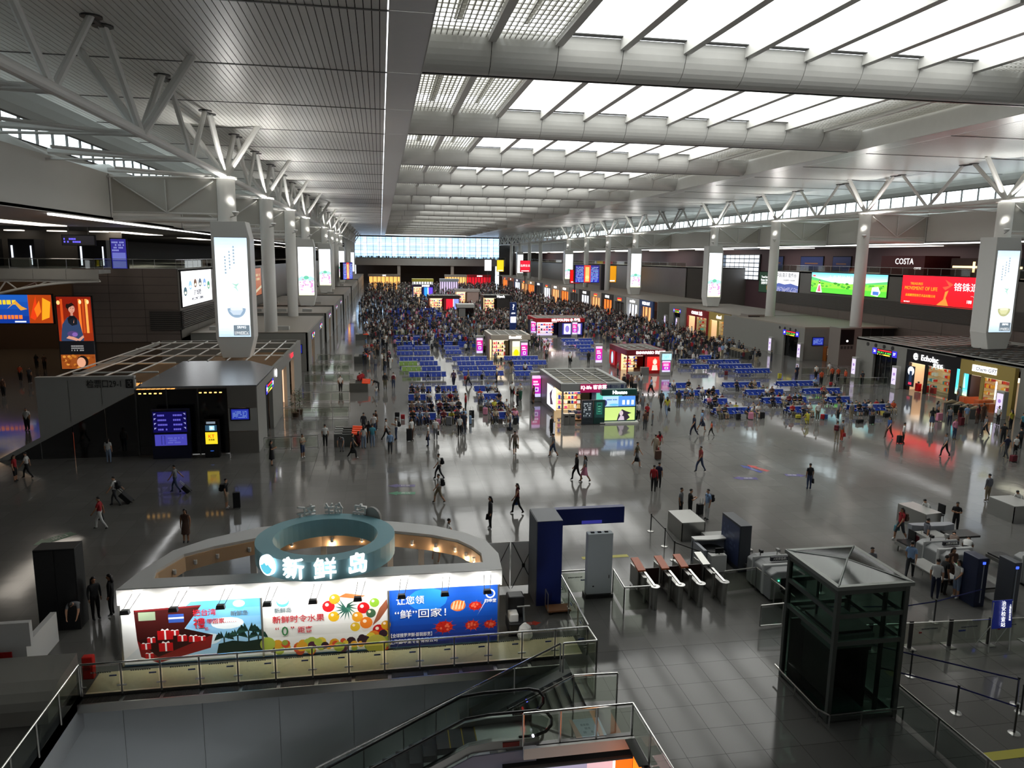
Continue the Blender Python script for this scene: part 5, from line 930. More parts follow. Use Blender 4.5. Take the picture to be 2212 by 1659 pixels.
MB().ext([(-6, 19.3, -4.2), (2.4, 19.3, -.15), (4.3, 19.3, -.1), (4.3, 19.3, -1.0), (2.6, 19.3, -1.1), (-6, 19.3, -5.2)], (0, .05, 0)).build('side_cladding', M('escalator cladding', '#8b8da0', .35), E_)
for x, y, c in ((4.15, 20.6, '#ff2020'), (4.35, 21.2, '#6060ff'), (4.2, 19.45, '#e8e0ff')): MB().bar((x, y-.12, .3), (x, y-.05, .3), .035, 10).build('signal_light', M('signal '+c, c, emit=4), E_)
MB().box(3.3, 3.8, 19.38, 19.4, .0, .14).box(.2, .9, 19.38, 19.4, -1.0, -.86).build('red_label', M('label red', '#6a1810'), E_)
t = thing('floor_slab', 'white edged landing slab beside the escalator head', 'landing slab', (0, 0, 0)); MB().box(3.9, 7.3, 19.2, 19.35, -.35, .0).build('edge_beam', LWHITE, t)
A = Art((5.55, 19.45, .006), X3, Y3, .95, .9, '#9ab0c0'); A.poly([(0, 0), (.2, 0), (.1, 1), (0, 1)], '#b09080').poly([(.75, 0), (.9, 0), (.95, 1), (.8, 1)], '#b08870').scribble(.3, .7, .2, .8, '#6c8498', 3, .7, 3); A.build(t, PRINT, 'floor_sticker')
t = screen('lit_hoarding', 'lilac and orange lit hoarding beneath the landing', (3.4, 19.1, -2.6), X3, 4.0, 2.0, lambda A: (A.grad(0, .6, 0, 1, '#6c6878', '#8c88a0', 4), A.grad(.6, .8, 0, 1, '#b89898', '#c8a8b0', 3), A.rect(.82, .97, 0, 1, '#e06818'), A.rect(.6, .9, .0, .35, '#c84810')), LIT)
t = screen('lit_hoarding', 'narrow orange and white lit hoarding facing left under the railing', (7.2, 19.0, -2.0), NEGY, 5, 1.7, lambda A: (A.rect(0, .3, 0, 1, '#f07818'), A.rect(.3, .6, 0, 1, '#ffffff'), A.rect(.6, 1, 0, 1, '#f8a040')), LITHI)
# lift
LF = thing('glass_lift', 'glass walled lift tower with steel frame and low pyramid roof', 'lift', (13.5, 19.0, 0)); w, d, H = 2.3, 2.7, 4.45
LS = M('lift frame steel', '#5d625e', .35, .6); LG = glass('lift glass', '#c6d4ce', .07, .03)
for x in (0, w):
    for y in (0, d): MB().box(x-.07, x+.07, y-.07, y+.07, 0, H).build('corner_post', LS, LF)
MB().box(.42, .5, -.04, .04, 0, H-1.6).build('door_post', LS, LF) if 0 else None
for z in (.12, 2.65, 3.55, H-.12):
    MB().box(0, w, -.06, .06, z-.07, z+.07).box(0, w, d-.06, d+.06, z-.07, z+.07).box(-.06, .06, 0, d, z-.07, z+.07).box(w-.06, w+.06, 0, d, z-.07, z+.07).build('transom', LS, LF)
for z0, z1 in ((.19, 2.58), (2.72, 3.48), (3.62, H-.2)):
    MB().box(.07, w-.07, -.01, .01, z0, z1).build('front_pane', LG, LF); MB().box(-.01, .01, .07, d-.07, z0, z1).build('side_pane', LG, LF); MB().box(w-.01, w+.01, .07, d-.07, z0, z1).build('side_pane', LG, LF); MB().box(.07, w-.07, d-.01, d+.01, z0, z1).build('back_pane', LG, LF)
MB().ext([(-.15, -.15, H), (w+.15, -.15, H), (w+.15, d+.15, H), (-.15, d+.15, H)], (0, 0, .1)).build('roof_edge', LS, LF) if 0 else MB().box(-.15, w+.15, -.15, 0, H, H+.12).box(-.15, w+.15, d, d+.15, H, H+.12).box(-.15, 0, 0, d, H, H+.12).box(w, w+.15, 0, d, H, H+.12).build('roof_edge', M('lift roof steel', '#8c918c', .3, .7), LF)
cc = (w/2, d/2, H+.3); m = MB()
for a, b in (((-.1, -.1), (w+.1, -.1)), ((w+.1, -.1), (w+.1, d+.1)), ((w+.1, d+.1), (-.1, d+.1)), ((-.1, d+.1), (-.1, -.1))): m.ext([(*a, H+.08), (*b, H+.08), cc], (0, 0, .02))
m.build('roof_pane', glass('lift roof glass', '#9aa6a0', .1, .05), LF)
for a in ((-.1, -.1), (w+.1, -.1), (w+.1, d+.1), (-.1, d+.1)): MB().bar((*a, H+.1), cc, .035, 6).build('hip_bar', LS, LF)
MB().box(.25, 1.75, .5, 2.2, 2.15, 2.6).build('car_frame', M('lift car grey', '#8f9693', .5), LF); MB().box(.3, 1.7, .6, 2.1, 2.62, 2.7).box(.35, .42, .6, 2.1, 0, 2.2).box(1.6, 1.67, .6, 2.1, 0, 2.2).build('car_gear', DSTEEL, LF)
MB().box(.1, 1.5, .3, 1.6, .02, .08).build('sill', M('lift teal sill', '#4c7a74', .4), LF); MB().box(.1, w-.1, 2.5, 2.58, 0, 2.2).build('landing_door', M('lift door dark', '#222b2a', .3, .5), LF); MB().box(1.75, 1.85, .2, .3, 0, H-.3).box(.5, .56, 1.8, 1.86, 0, H-.3).build('guide_rail', LS, LF)
MB().path([(-.28, d, .42), (-.28, .1, .42), (-.1, -.25, .42), (w+.15, -.25, .42)], .035).build('bumper_rail', CHROME, LF)
for p in ((-.28, 1.4), (-.28, .1), (-.1, -.25), (1.0, -.25), (w+.15, -.25)): MB().bar((*p, 0), (*p, .42), .025, 6).build('rail_post', STEEL, LF)
# navy portal and white panel
t = thing('portal_frame', 'navy L-shaped portal frame with blue lettering panel', 'portal', (6.1, 28.0, 0)); MB().box(0, 1.05, 0, 1.6, 0, 3.65).build('pillar', NAVY, t, bevel=.02); MB().box(0, 1.05, 0, 1.6, 3.65, 3.67).box(-.03, 0, .02, 1.58, 0, 3.65).build('grey_side', M('portal grey', '#6a6e74', .5), t); MB().box(1.05, 4.1, 1.3, 1.6, 2.95, 3.67).build('beam', NAVY, t)
MB().box(2.2, 3.1, 1.28, 1.3, 2.98, 3.12).build('lit_strip', M('lilac strip', '#3c3ca0', emit=.35), t)
t = thing('standing_panel', 'tall pale grey panel on a dark plinth under the navy portal', 'panel', (8.35, 28.4, 0)); MB().box(0, 1.1, 0, .35, .16, 2.85).build('body', M('panel pale grey', '#ccd4d8', .5), t, bevel=.03); MB().box(-.06, 1.16, -.08, .45, 0, .16).build('plinth', DSTEEL, t)
for q in range(3): MB().box(.15+.3*q, .3+.3*q, .1, .2, 2.85, 2.89).build('clip', BLACK, t)
MB().box(.95, .98, -.01, 0, .85, 1.0).box(.25, .32, -.01, 0, .5, .55).build('latch', BLACK, t)
t = thing('hand_trolley', 'flat hand trolley with wooden deck before the navy pillar', 'trolley', (6.9, 27.4, 0)); MB().box(-.5, .45, -.3, .3, .14, .2).build('deck', M('plywood', '#7a5030', .7), t); MB().path([(-.5, -.25, .2), (-.5, -.25, .9), (-.5, .25, .9), (-.5, .25, .2)], .02, 6).build('handle', STEEL, t)
for p in ((-.4, -.22), (-.4, .22), (.35, -.22), (.35, .22)): MB().bar((p[0], p[1]-.03, .07), (p[0], p[1]+.03, .07), .07, 10).build('wheel', BLACK, t)
t = thing('floor_cleaner', 'black and white floor cleaning machine right of the stall', 'cleaning machine', (4.9, 25.8, 0)); MB().box(-.35, .35, -.2, .7, .12, .55).build('tank', M('cleaner black', '#121316', .4), t, bevel=.06); MB().box(-.3, .35, .4, .95, .5, 1.35).build('seat_back', M('cleaner black', '#121316', .4), t, bevel=.06); MB().box(-.3, .05, .0, .5, .5, .85).build('white_tank', LWHITE, t, bevel=.05); MB().lathe((.25, -.25, .0), [(.25, 0), (.3, .12), (.22, .45), (.05, .6)], 14).build('white_hood', LWHITE, t)
MB().bar((.25, -.1, .6), (.25, .1, 1.1), .04, 8).bar((.0, .1, 1.1), (.5, .1, 1.1), .03, 8).build('handlebar', STEEL, t)
for p in ((-.3, 0), (.3, 0), (0, .8)): MB().bar((p[0]-.05, p[1], .12), (p[0]+.05, p[1], .12), .12, 12).build('wheel', BLACK, t)
for i, x in enumerate((4.75, 5.85)):
    t = thing('banner_stand', ['left', 'right'][i]+' white banner on a crossed stand seen from behind', 'banner', (x, 29.6, 0)); MB().box(-.55, .5, .03, .05, .2, 2.2).build('sheet', M('banner white', '#f0f0ee', .8), t); MB().bar((-.5, 0, 2.2), (.5, 0, .1), .015, 6).bar((.5, 0, 2.2), (-.5, 0, .1), .015, 6).build('cross_pole', BLACK, t); MB().box(-.06, .06, -.03, .03, 1.05, 1.2).build('hub', BLACK, t)
# turnstiles
for i, (x, yf, yr) in enumerate(((10.85, 26.95, 29.5), (11.95, 26.95, 29.55), (12.85, 26.95, 29.6), (13.9, 26.95, 29.7))):
    t = thing('turnstile', ['leftmost steel turnstile beside the glass balustrade', 'second steel turnstile from the left', 'third steel turnstile from the left', 'rightmost steel turnstile with bare end plate'][i], 'turnstile', (x, yf, 0), group='turnstiles at the hall entrance')
    L_ = yr-yf
    MB().box(-.08, .08, .12, L_, .08, .88).build('cabinet', STEEL, t); MB().lathe((0, .1, 0), [(.12, 0), (.12, .98)], 18).build('front_post', STEEL, t); MB().lathe((0, .1, .98), [(.2, 0), (.2, .03)], 18).build('top_disc', M('polished disc', '#c8c8c6', .2, .8), t)
    MB().ext([(-.05, .1, .98), (.05, .1, .98), (.05, 1.3, 1.06), (-.05, 1.3, 1.06)], (0, 0, .05)).build('top_rail', CHROME, t); MB().lathe((-.18, .75, 0), [(.07, 0), (.07, 1.12)], 12).build('mid_post', STEEL, t)
    MB().ext([(-.17, L_-.9, .95), (.17, L_-.9, .95), (.17, L_+.1, 1.12), (-.17, L_+.1, 1.12)], (0, 0, .07)).build('reader_top', M('orange top', '#b8541c', .4) if i < 3 else STEEL, t); MB().box(-.17, -.12, L_-.9, L_+.1, .1, .95).box(.12, .17, L_-.9, L_+.1, .1, .95).build('reader_side', STEEL, t)
    if i < 3: MB().box(.2, .9, L_-.6, L_-.56, .2, .95).build('flap', M('brown flap', '#3a211c', .4), t)
# security lane
def xray(x, y, lab, a=0):
    t = thing('xray_scanner', lab, 'baggage scanner', (x, y, 0), a); g = M('scanner grey', '#868888', .45); g2 = M('scanner pale', '#b3b4b2', .45)
    MB().ext([(-.85, 0, .1), (.85, 0, .1), (.85, 0, 1.0), (.6, 0, 1.35), (-.55, 0, 1.35), (-.85, 0, 1.2)], (0, 2.1, 0)).build('housing', g, t, bevel=.06); MB().box(-.88, .88, .55, .75, .1, 1.42).box(-.88, .88, 1.5, 1.62, .1, 1.42).build('rib', g2, t, bevel=.05)
    MB().box(-.4, .45, -.02, 0, .55, 1.05).build('tunnel_mouth', BLACK, t); MB().box(-.35, .4, -1.6, 0, .45, .52).box(-.35, .4, 2.1, 4.0, .45, .52).build('belt', BLACK, t); MB().box(-.45, .5, -1.6, 0, .3, .45).box(-.45, .5, 2.1, 4.0, .3, .45).build('belt_frame', STEEL, t)
    for q in (-1.4, -.3, 2.5, 3.8): MB().box(-.4, -.34, q, q+.06, 0, .3).box(.39, .45, q, q+.06, 0, .3).build('leg', STEEL, t)
    for cx in (-.5, .3): MB().bar((cx, 1.6, 1.38), (cx, 1.6, 1.6), .02, 6).box(cx-.06, cx+.06, 1.45, 1.65, 1.58, 1.7).build('camera', BLACK if cx < 0 else LGREY, t)
    MB().box(-.35, .45, .95, 1.05, 1.4, 1.58).build('name_plate', M('plate dark', '#20232a'), t); text('X光安检机', .13, (.05, .93, 1.5), X3, Z3, LWHITE, t); MB().lathe((-.5, -.03, .95), [(.03, 0), (.03, .02)], 8).build('signal_light', M('green lamp', '#40ffb0', emit=4), t)
    return t
xray(16.75, 26.9, 'grey baggage scanner left of the glass lift'); xray(25.6, 27.4, 'grey baggage scanner at the right picture edge behind the blue sign')
xray(28.9, 25.3, 'dark mouthed baggage scanner at the far right edge')
t = thing('belt_table', 'low steel belt table behind the left baggage scanner', 'table', (15.9, 31.2, 0)); MB().box(0, 1.5, 0, 2.6, .35, .5).build('top', LGREY, t); MB().box(.05, .12, .05, 2.5, 0, .35).box(1.38, 1.45, .05, 2.5, 0, .35).build('leg', DSTEEL, t)
def desk(lab, x, y, w, d, h, a=0):
    t = thing('desk', lab, 'desk', (x, y, 0), a); MB().box(0, w, 0, d, h-.04, h).build('top', M('desk top', '#b4b4b0', .3, .3), t); MB().box(0, .04, 0, d, 0, h-.04).box(w-.04, w, 0, d, 0, h-.04).box(0, w, 0, .04, 0, h-.04).build('panel', STEEL, t); return t
desk('boxy steel desk beside the three standing people', 14.9, 33.9, 1.25, 1.9, 1.0); desk('steel desk where a clerk in white leans over papers', 28.4, 33.3, 1.05, 1.9, 1.0, R(8)); desk('steel desk at the right edge with a clerk in white', 34.3, 33.8, 1.5, 1.8, 1.0)
t = thing('counter_booth', 'curved grey booth with round black table and photo panel', 'booth', (14.4, 30.0, 0))
MB().box(0, 1.7, 1.4, 1.6, 0, 1.15).box(0, .15, .2, 1.5, 0, 1.05).build('counter', M('booth grey', '#90949a', .45), t); MB().prism([(1.7*i/8, 1.25-.12*math.sin(math.pi*i/8)) for i in range(9)]+[(1.7, 1.65), (0, 1.65)], 1.12, 1.18).build('counter_top', LWHITE, t); MB().lathe((.75, .9, .8), [(.5, 0), (.5, .05)], 24).lathe((.75, .9, 0), [(.25, 0), (.1, .05), (.06, .8)], 12).build('round_table', M('table black', '#17181a', .25), t)
MB().box(.35, 1.1, .1, .55, 0, .8).build('cabinet', LWHITE, t); MB().box(.6, 1.0, .25, .3, .85, 1.1).box(.78, .82, .27, .3, .8, .9).build('monitor', BLACK, t)
t = thing('photo_panel', 'tall dark panel with blue photo print at the booth', 'panel', (16.0, 29.9, 0)); MB().box(0, .55, 0, 1.9, 0, 2.25).build('casing', M('panel grey dark', '#3b3f45', .4), t, bevel=.02); A = Art((-.01, 1.85, .25), NEGY, Z3, 1.8, 1.9, '#3c4668'); A.scribble(.1, .9, .3, .9, '#55607f', 5, .6, 2).poly([(.1, .1), (.3, .5), (.5, .1)], '#5c6680'); A.build(t, PRINT)
t = thing('office_chair', 'black chair behind the desk of the leaning clerk', 'chair', (30.2, 34.6, 0), R(-85)); MB().box(-.25, .25, -.25, .25, .42, .5).build('seat', BLACK, t, bevel=.03); MB().box(-.25, .25, .22, .28, .5, 1.05).build('backrest', BLACK, t, bevel=.03); 
for p in ((-.2, -.2), (.2, -.2), (-.2, .2), (.2, .2)): MB().bar((*p, .42), (p[0]*1.1, p[1]*1.1, 0), .015, 6).build('leg', DSTEEL, t)
t = thing('curved_counter', 'curved grey security counter before the standing officer', 'counter', (27.2, 30.4, 0)); MB().prism([(-1.0, 1.2), (-.3, .95), (.6, .9), (1.3, 1.05), (1.3, 1.4), (-1.0, 1.5)], 0, 1.15).build('body', M('booth grey', '#90949a', .45), t); MB().box(-1.1, .1, .0, .9, 0, .95).build('side_desk', LGREY, t); MB().box(.3, 1.8, -.1, .8, .85, .95).build('tray_table', DSTEEL, t)
for i, (x, y) in enumerate(((24.5, 25.2), (25.5, 24.6))):
    t = thing('metal_detector', ['left dark blue walk-through detector post behind the sign', 'right dark walk-through detector post behind the sign'][i], 'metal detector', (x, y, 0)); MB().box(-.12 if i else -.3, .2, 0, .85, 0, 2.15).build('post', M('detector navy', '#1c2540', .4) if not i else M('detector grey', '#4b4e54', .4), t, bevel=.03); MB().box(-.06, -.02, -.02, 0, .2, 2.0).build('light_strip', M('strip grey', '#9aa0a8', .4), t); MB().box(-.1, .02, -.03, 0, 1.9, 2.0).build('display', M('display blue', '#4060ff', emit=1.2), t)
t = thing('inspection_table', 'pale folding table beside the two girls at the check', 'table', (23.6, 26.3, 0)); MB().box(-.1, .8, 0, 2.2, .75, .8).build('top', LGREY, t)
for p in ((-.05, .05), (.75, .05), (-.05, 2.1), (.75, 2.1)): MB().bar((*p, 0), (*p, .75), .02, 6).build('leg', STEEL, t)
t = thing('sign_board', 'blue security check sign on a white stand by the glass fence', 'sign', (22.35, 21.9, 0)); MB().ext([(-.42, 0, .95), (.42, 0, .95), (.42, .1, 2.0), (-.42, .1, 2.0)], (0, .03, 0)).build('panel', M('sign blue', '#1c2c8c', .4, emit=.12), t); MB().bar((-.44, .0, 0), (-.4, .08, 1.95), .02, 6).bar((.44, 0, 0), (.4, .08, 1.95), .02, 6).bar((-.44, .6, 0), (-.4, .1, 1.0), .015, 6).bar((.44, .6, 0), (.4, .1, 1.0), .015, 6).build('stand', LWHITE, t)
text('治\n安\n检\n查\n站', .2, (.0, -.0, 1.5), X3, (0, .09, 1), M('print white', '#ffffff', emit=1.2), t, ext=.002); text('上\n海\n虹\n桥\n火\n车\n站', .09, (.27, -.0, 1.55), X3, (0, .09, 1), M('print white', '#ffffff', emit=1.2), t, ext=.002)
t = thing('glass_fence', 'row of printed glass fence panels right of the lift', 'fence', (16.0, 22.8, 0)); nF = 6
for i in range(nF):
    x0, x1 = 1.6*i, 1.6*(i+1); yy = -.09*i
    MB().ext([(x0+.1, yy, .1), (x1-.1, yy-.07, .1), (x1-.1, yy-.07, 1.0), (x0+.1, yy, 1.0)], (0, .015, 0)).build('pane', GLF, t); MB().box(x1-.07, x1+.07, yy-.1, yy-.04, 0, 1.1).build('post', DSTEEL, t); MB().box(x1-.15, x1+.15, yy-.3, yy+.2, 0, .03).build('foot', STEEL, t); MB().bar((x0, yy, 1.03), (x1, yy-.09, 1.03), .02, 6).build('top_rail', CHROME, t)
    m = MB(); m.col = lin('#5a5f66')
    for q in range(10): m.box(x0+.4+.07*q, x0+.45+.07*q, yy-.04, yy-.03, .74, .79)
    m.col = lin('#24387c' if i % 2 else '#a02828'); m.box(x0+.3, x0+.42 if i % 2 == 0 else x0+.6, yy-.04, yy-.03, .6, .66); m.build('printed_strip', PRINT, t)
def stanchion(x, y, lab, grp):
    t = thing('stanchion', lab, 'barrier post', (x, y, 0), group=grp); MB().lathe((0, 0, 0), [(.18, 0), (.17, .03), (.05, .05)], 20).build('base', STEEL, t); MB().lathe((0, 0, .04), [(.03, 0), (.03, .88), (.04, .88), (.04, .95)], 10).build('pole', DSTEEL, t)
S1 = [(13.85, 35.5), (13.8, 33.4), (13.6, 31.7)]
for i, p in enumerate(S1): stanchion(*p, f'{["farthest", "middle", "nearest"][i]} of the three barrier posts left of the steel desk', 'barrier posts with black belt')
def belt(lab, a, b, c, z=.9):
    t = thing('barrier_belt', lab, 'belt', (0, 0, 0)); a, b = Vector((*a, z)), Vector((*b, z)); MB().ext([a-Vector((0, 0, .025)), b-Vector((0, 0, .025)), b+Vector((0, 0, .025)), a+Vector((0, 0, .025))], (b-a).cross(Vector(Z3)).normalized()*.006).build('strap', M('belt '+c, c, .6), t); MB().cbox(*a, .05, .05, .06).build('clip', BLACK, t)
belt('black belt between the far and middle barrier posts', S1[0], S1[1], '#111111'); belt('black belt between the middle and nearest barrier posts', S1[1], S1[2], '#111111'); belt('black belt from the nearest barrier post to the booth', S1[2], (14.5, 30.2), '#111111')
S2 = [((17.93, 20.95), 'barrier post right behind the lift, top left of the blue belts'), ((17.9, 18.8), 'barrier post in the middle left of the blue belts'), ((18.9, 17.6), 'barrier post between the two blue belts low right'), ((20.2, 18.9), 'barrier post at the right corner of the blue belts'), ((20.0, 18.5), 'second barrier post at the right corner of the blue belts'), ((19.9, 24.1), 'barrier post in front of the bending girls'), ((21.6, 24.3), 'barrier post right of the girl in denim shorts'), ((18.6, 27.4), 'barrier post at the black belt behind the lift roof')]
for p, l in S2: stanchion(*p, l, 'barrier posts with blue belts')
BL = '#1c2468'
for l, a, b in (('blue belt sloping from behind the lift to the right corner', (16.4, 22.0), (20.2, 18.9)), ('blue belt from the lift to the middle left post', (16.2, 20.2), (17.9, 18.8)), ('blue belt between middle left post and low right post', (17.9, 18.8), (18.9, 17.6)), ('blue belt up to the right corner post', (18.9, 17.6), (20.2, 18.9)), ('blue belt behind the lift roof towards the girls', (16.5, 24.6), (19.9, 24.1)), ('blue belt before the two girls', (19.9, 24.1), (21.6, 24.3)), ('blue belt from the girls to the detectors', (21.6, 24.3), (24.3, 25.0))): belt(l, a, b, BL)
t = thing('tube_barrier', 'dark square tube barrier beside the man in light blue', 'barrier', (18.6, 27.4, 0)); MB().path([(0, 0, 0), (0, 0, 1.05), (2.6, .5, 1.05)], .03, 6).build('tube', DSTEEL, t)
t = thing('swing_gate', 'low steel swing gate frame left of the lift', 'gate', (15.0, 24.9, 0)); MB().path([(-.6, 0, .08), (-.6, 0, .95), (.35, 0, .98), (.5, -.2, .98)], .028, 6).path([(-.6, 0, .1), (.35, 0, .1), (.35, 0, .95)], .028, 6).build('tube', STEEL, t); MB().box(-.56, .3, -.01, .01, .15, .85).build('pane', GLG, t)
glassrail('sloping glass balustrade behind the turnstiles', [(14.3, 27.9), (15.9, 28.1), (16.0, 25.2)], 0, 1.05, 1.5)
# floor arrows and stickers
def arrow(lab, p0, p1, wd, c, tx=None):
    p0, p1 = Vector((*p0, .006)), Vector((*p1, .006)); d = (p1-p0); L_ = d.length; d /= L_; n = Vector((-d.y, d.x, 0)); o = MB().ext([p0-n*wd*.3, p1-d*L_*.35-n*wd*.3, p1-d*L_*.35-n*wd*.5, p1, p1-d*L_*.35+n*wd*.5, p1-d*L_*.35+n*wd*.3, p0+n*wd*.3], (0, 0, .003)).build('floor_arrow', M('arrow '+c, c, .3)); tag(o, lab, 'floor sticker')
    if 1: text(tx or '出口', wd*.4, (p0+(p1-p0)*.35)+Vector((0, 0, .006)), -d if d.x < 0 else d, (Vector((0, 0, 1)).cross(-d if d.x < 0 else d)), LWHITE, o, name='lettering', ext=.0005)
arrow('purple floor arrow pointing left above the green one', (1.9, 45.1), (.2, 45.3), .75, '#4a3c78', '检票'); arrow('green floor arrow pointing left under the purple one', (1.85, 43.6), (.2, 43.8), .75, '#2c8058', '商店'); arrow('green floor arrow in the dark left area', (-15.7, 39.4), (-17.0, 37.9), 1.0, '#0e6038'); arrow('purple floor arrow pointing left by the man in black', (24.3, 43.7), (22.7, 44.0), .8, '#4c4080', '候车')
arrow('blue half of the double floor arrow', (25.3, 45.0), (24.7, 46.9), .6, '#303c90'); arrow('red half of the double floor arrow', (25.9, 45.2), (25.2, 46.9), .6, '#b84040'); arrow('purple floor arrow pointing right at the feet of the man in black', (26.6, 44.2), (27.9, 43.9), .8, '#4c4080', '候车'); arrow('red floor arrow behind the glass balustrade', (5.2, 26.6), (6.0, 26.6), .4, '#a03020')
tag(MB().box(17.2, 19.2, 16.6, 16.95, .003, .008).build('floor_strip', M('yellow strip', '#a8a010', .5)), 'yellow safety strip on the floor at the lower right', 'floor sticker'); tag(MB().box(9.3, 11.6, 32.4, 32.7, .003, .008).build('floor_strip', M('yellow strip', '#a8a010', .5)), 'yellow strip behind the turnstiles', 'floor sticker')

# gate fences on the left of the nave: rail pen with red-topped ticket gates
def pen(px, py, n, lab):
    p = fl(px, py); t = thing('ticket_gates', lab, 'ticket gate', (p.x, p.y, 0))
    for i in range(n):
        MB().box(-.0, 1.9, .75*i, .75*i+.2, .0, .95).build('cabinet', M('gate cabinet', '#4e504d', .4), t); MB().ext([(1.3, .75*i-.03, .95), (2.0, .75*i-.03, .9), (2.15, .75*i+.1, .9), (2.0, .75*i+.23, .9), (1.3, .75*i+.23, .95)], (0, 0, .12)).build('red_top', M('gate red', '#c8401c', .4, emit=.25), t)
        MB().box(0, .6, .75*i, .75*i+.2, .95, 1.05).build('grey_top', LGREY, t)
    return t
for i, (px, py, n) in enumerate(((722, 966, 4), (755, 848, 4), (765, 786, 4), (768, 735, 3))): pen(px, py, n, ['nearest', 'second', 'third', 'fourth'][i]+' bank of red-topped ticket gates on the left')
def fence(pts, lab):
    t = thing('rail_fence', lab, 'fence')
    for a, b in zip(pts, pts[1:]):
        a, b = Vector((*a, 0)), Vector((*b, 0)); L_ = (b-a).length; n = max(1, round(L_/1.6)); d = (b-a)/L_
        MB().bar(a+Vector((0, 0, 1)), b+Vector((0, 0, 1)), .03, 6).bar(a+Vector((0, 0, .12)), b+Vector((0, 0, .12)), .02, 6).build('rail', STEEL, t)
        for q in range(n+1): p = a+d*L_*q/n; MB().bar(p, p+Vector((0, 0, 1)), .025, 6).build('post', STEEL, t)
        for q in range(n): p, r2 = a+d*(L_*q/n+.08), a+d*(L_*(q+1)/n-.08); MB().ext([p+Vector((0, 0, .2)), r2+Vector((0, 0, .2)), r2+Vector((0, 0, .9)), p+Vector((0, 0, .9))], (0, .01, 0)).build('pane', GLF, t)
fence([(-8.6, 54.9), (-4.8, 55.2)], 'rail fence in front of the nearest ticket gates'); fence([(-8.6, 65.8), (-3.0, 65.6)], 'rail fence behind the nearest ticket gates'); fence([(-8.6, 73.3), (-3.2, 73.2)], 'rail fence before the second ticket gates'); fence([(-8.6, 84.5), (-3.2, 84.2)], 'rail fence behind the second ticket gates'); fence([(-8.6, 92), (-4, 92)], 'rail fence before the third ticket gates'); fence([(-8.6, 102), (-4, 102)], 'rail fence behind the third ticket gates')
fence([(52.5, 60.5), (57.8, 60.5)], 'rail fence in front of the yellow gift shop'); fence([(52, 77), (57.9, 76.2)], 'rail fence before the near right gate opening'); fence([(52, 84.5), (58, 84)], 'rail fence left of the near right gate opening')
for i, (px, py, n) in enumerate(((1625, 775, 5), (1480, 735, 4), (2130, 905, 4))):
    p = fl(px, py); t = thing('ticket_gates', ['dark bank of ticket gates before the second right gate block', 'dark bank of ticket gates before the yellow tea shop', 'ticket gates before the yellow gift shop'][i], 'ticket gate', (p.x, p.y, 0))
    for q in range(n): MB().box(-1.8, 0, 1.0*q, 1.0*q+.25, 0, .95).build('cabinet', M('gate cabinet', '#4e504d', .4), t); smooth(MB().ext([(-1.9, 1.0*q, .95), (-1.0, 1.0*q, 1.25), (-.2, 1.0*q, .95)], (0, .25, 0)).build('arched_top', M('gate brass', '#8a7a5c', .4), t))
for i, (x, y) in enumerate(((-7.6, 63.2), (-7.4, 64.6))):
    t = thing('potted_plant', ['tall leafy potted plant by the ramp pavilion', 'second potted plant by the ramp pavilion'][i], 'plant', (x, y+3, 0)); MB().lathe((0, 0, 0), [(.22, 0), (.3, .5), (.27, .5)], 14).build('pot', M('pot brown', '#4a2c1c', .5), t); rr = random.Random(i); m = MB()
    for q in range(90):
        a_ = rr.uniform(0, 6.28); z = rr.uniform(.7, 2.4); rad = rr.uniform(.1, .45); c = Vector((rad*math.cos(a_), rad*math.sin(a_), z)); u_ = Vector((math.cos(a_), math.sin(a_), rr.uniform(-.4, .3)))*.25; v_ = Vector((-math.sin(a_), math.cos(a_), 0))*.08; m.face([c, c+u_*.5+v_, c+u_, c+u_*.5-v_])
    m.build('foliage', M('leaf', '#2c4020', .6), t, kind='stuff'); MB().bar((0, 0, .4), (0, 0, 2.2), .03, 6).build('stem', M('pot brown', '#4a2c1c', .5), t)

# ================================================================ SEATS
SEATB = M('seat blue', '#1f3c98', .35); SEATG = M('seat green', '#7c9a4c', .4); SWH = M('seat frame white', '#c8ccd4', .35)
def seat_mesh(mat):
    m = MB().box(-.26, .26, .02, .46, .40, .44); m.ext([(-.26, .0, .44), (.26, .0, .44), (.26, -.1, .88), (-.26, -.1, .88)], (0, .035, .01)); m.box(-.25, .25, -.02, .06, .40, .47)
    me = m.mesh('seat', [mat]); return me
def bench_frame(n):
    w = .58*n; m = MB().box(-w/2, w/2, .12, .2, .33, .39)
    for s in (-1, 1): m.box(s*w*.36-.04, s*w*.36+.04, -.05, .45, 0, .04).box(s*w*.36-.03, s*w*.36+.03, .1, .2, 0, .36)
    m.box(-w/2, w/2, -.13, -.07, .87, .91)
    for i in range(n+1): x = -w/2+.58*i; m.box(x-.02, x+.02, -.02, .42, .58, .62).box(x-.02, x+.02, .36, .4, .4, .6)
    return m.mesh('frame', [SWH])
_sm = {'b': seat_mesh(SEATB), 'g': seat_mesh(SEATG)}; _bf = {n: bench_frame(n) for n in (2, 3, 4)}
SLOTS = []                                  # (x, y, heading, block, row, seat)
def bench(x, y, n, face, lab, grp, col='b'):
    rz = 0 if face > 0 else math.pi
    t = thing('bench_seat', lab, 'bench', (x, y, 0), rz, grp)
    o = bpy.data.objects.new('frame', _bf[n]); COL.objects.link(o); o.parent = t
    for i in range(n):
        o = bpy.data.objects.new('seat', _sm[col]); COL.objects.link(o); o.parent = t; o.location = (-.58*n/2+.29+.58*i, 0, 0)
    return t
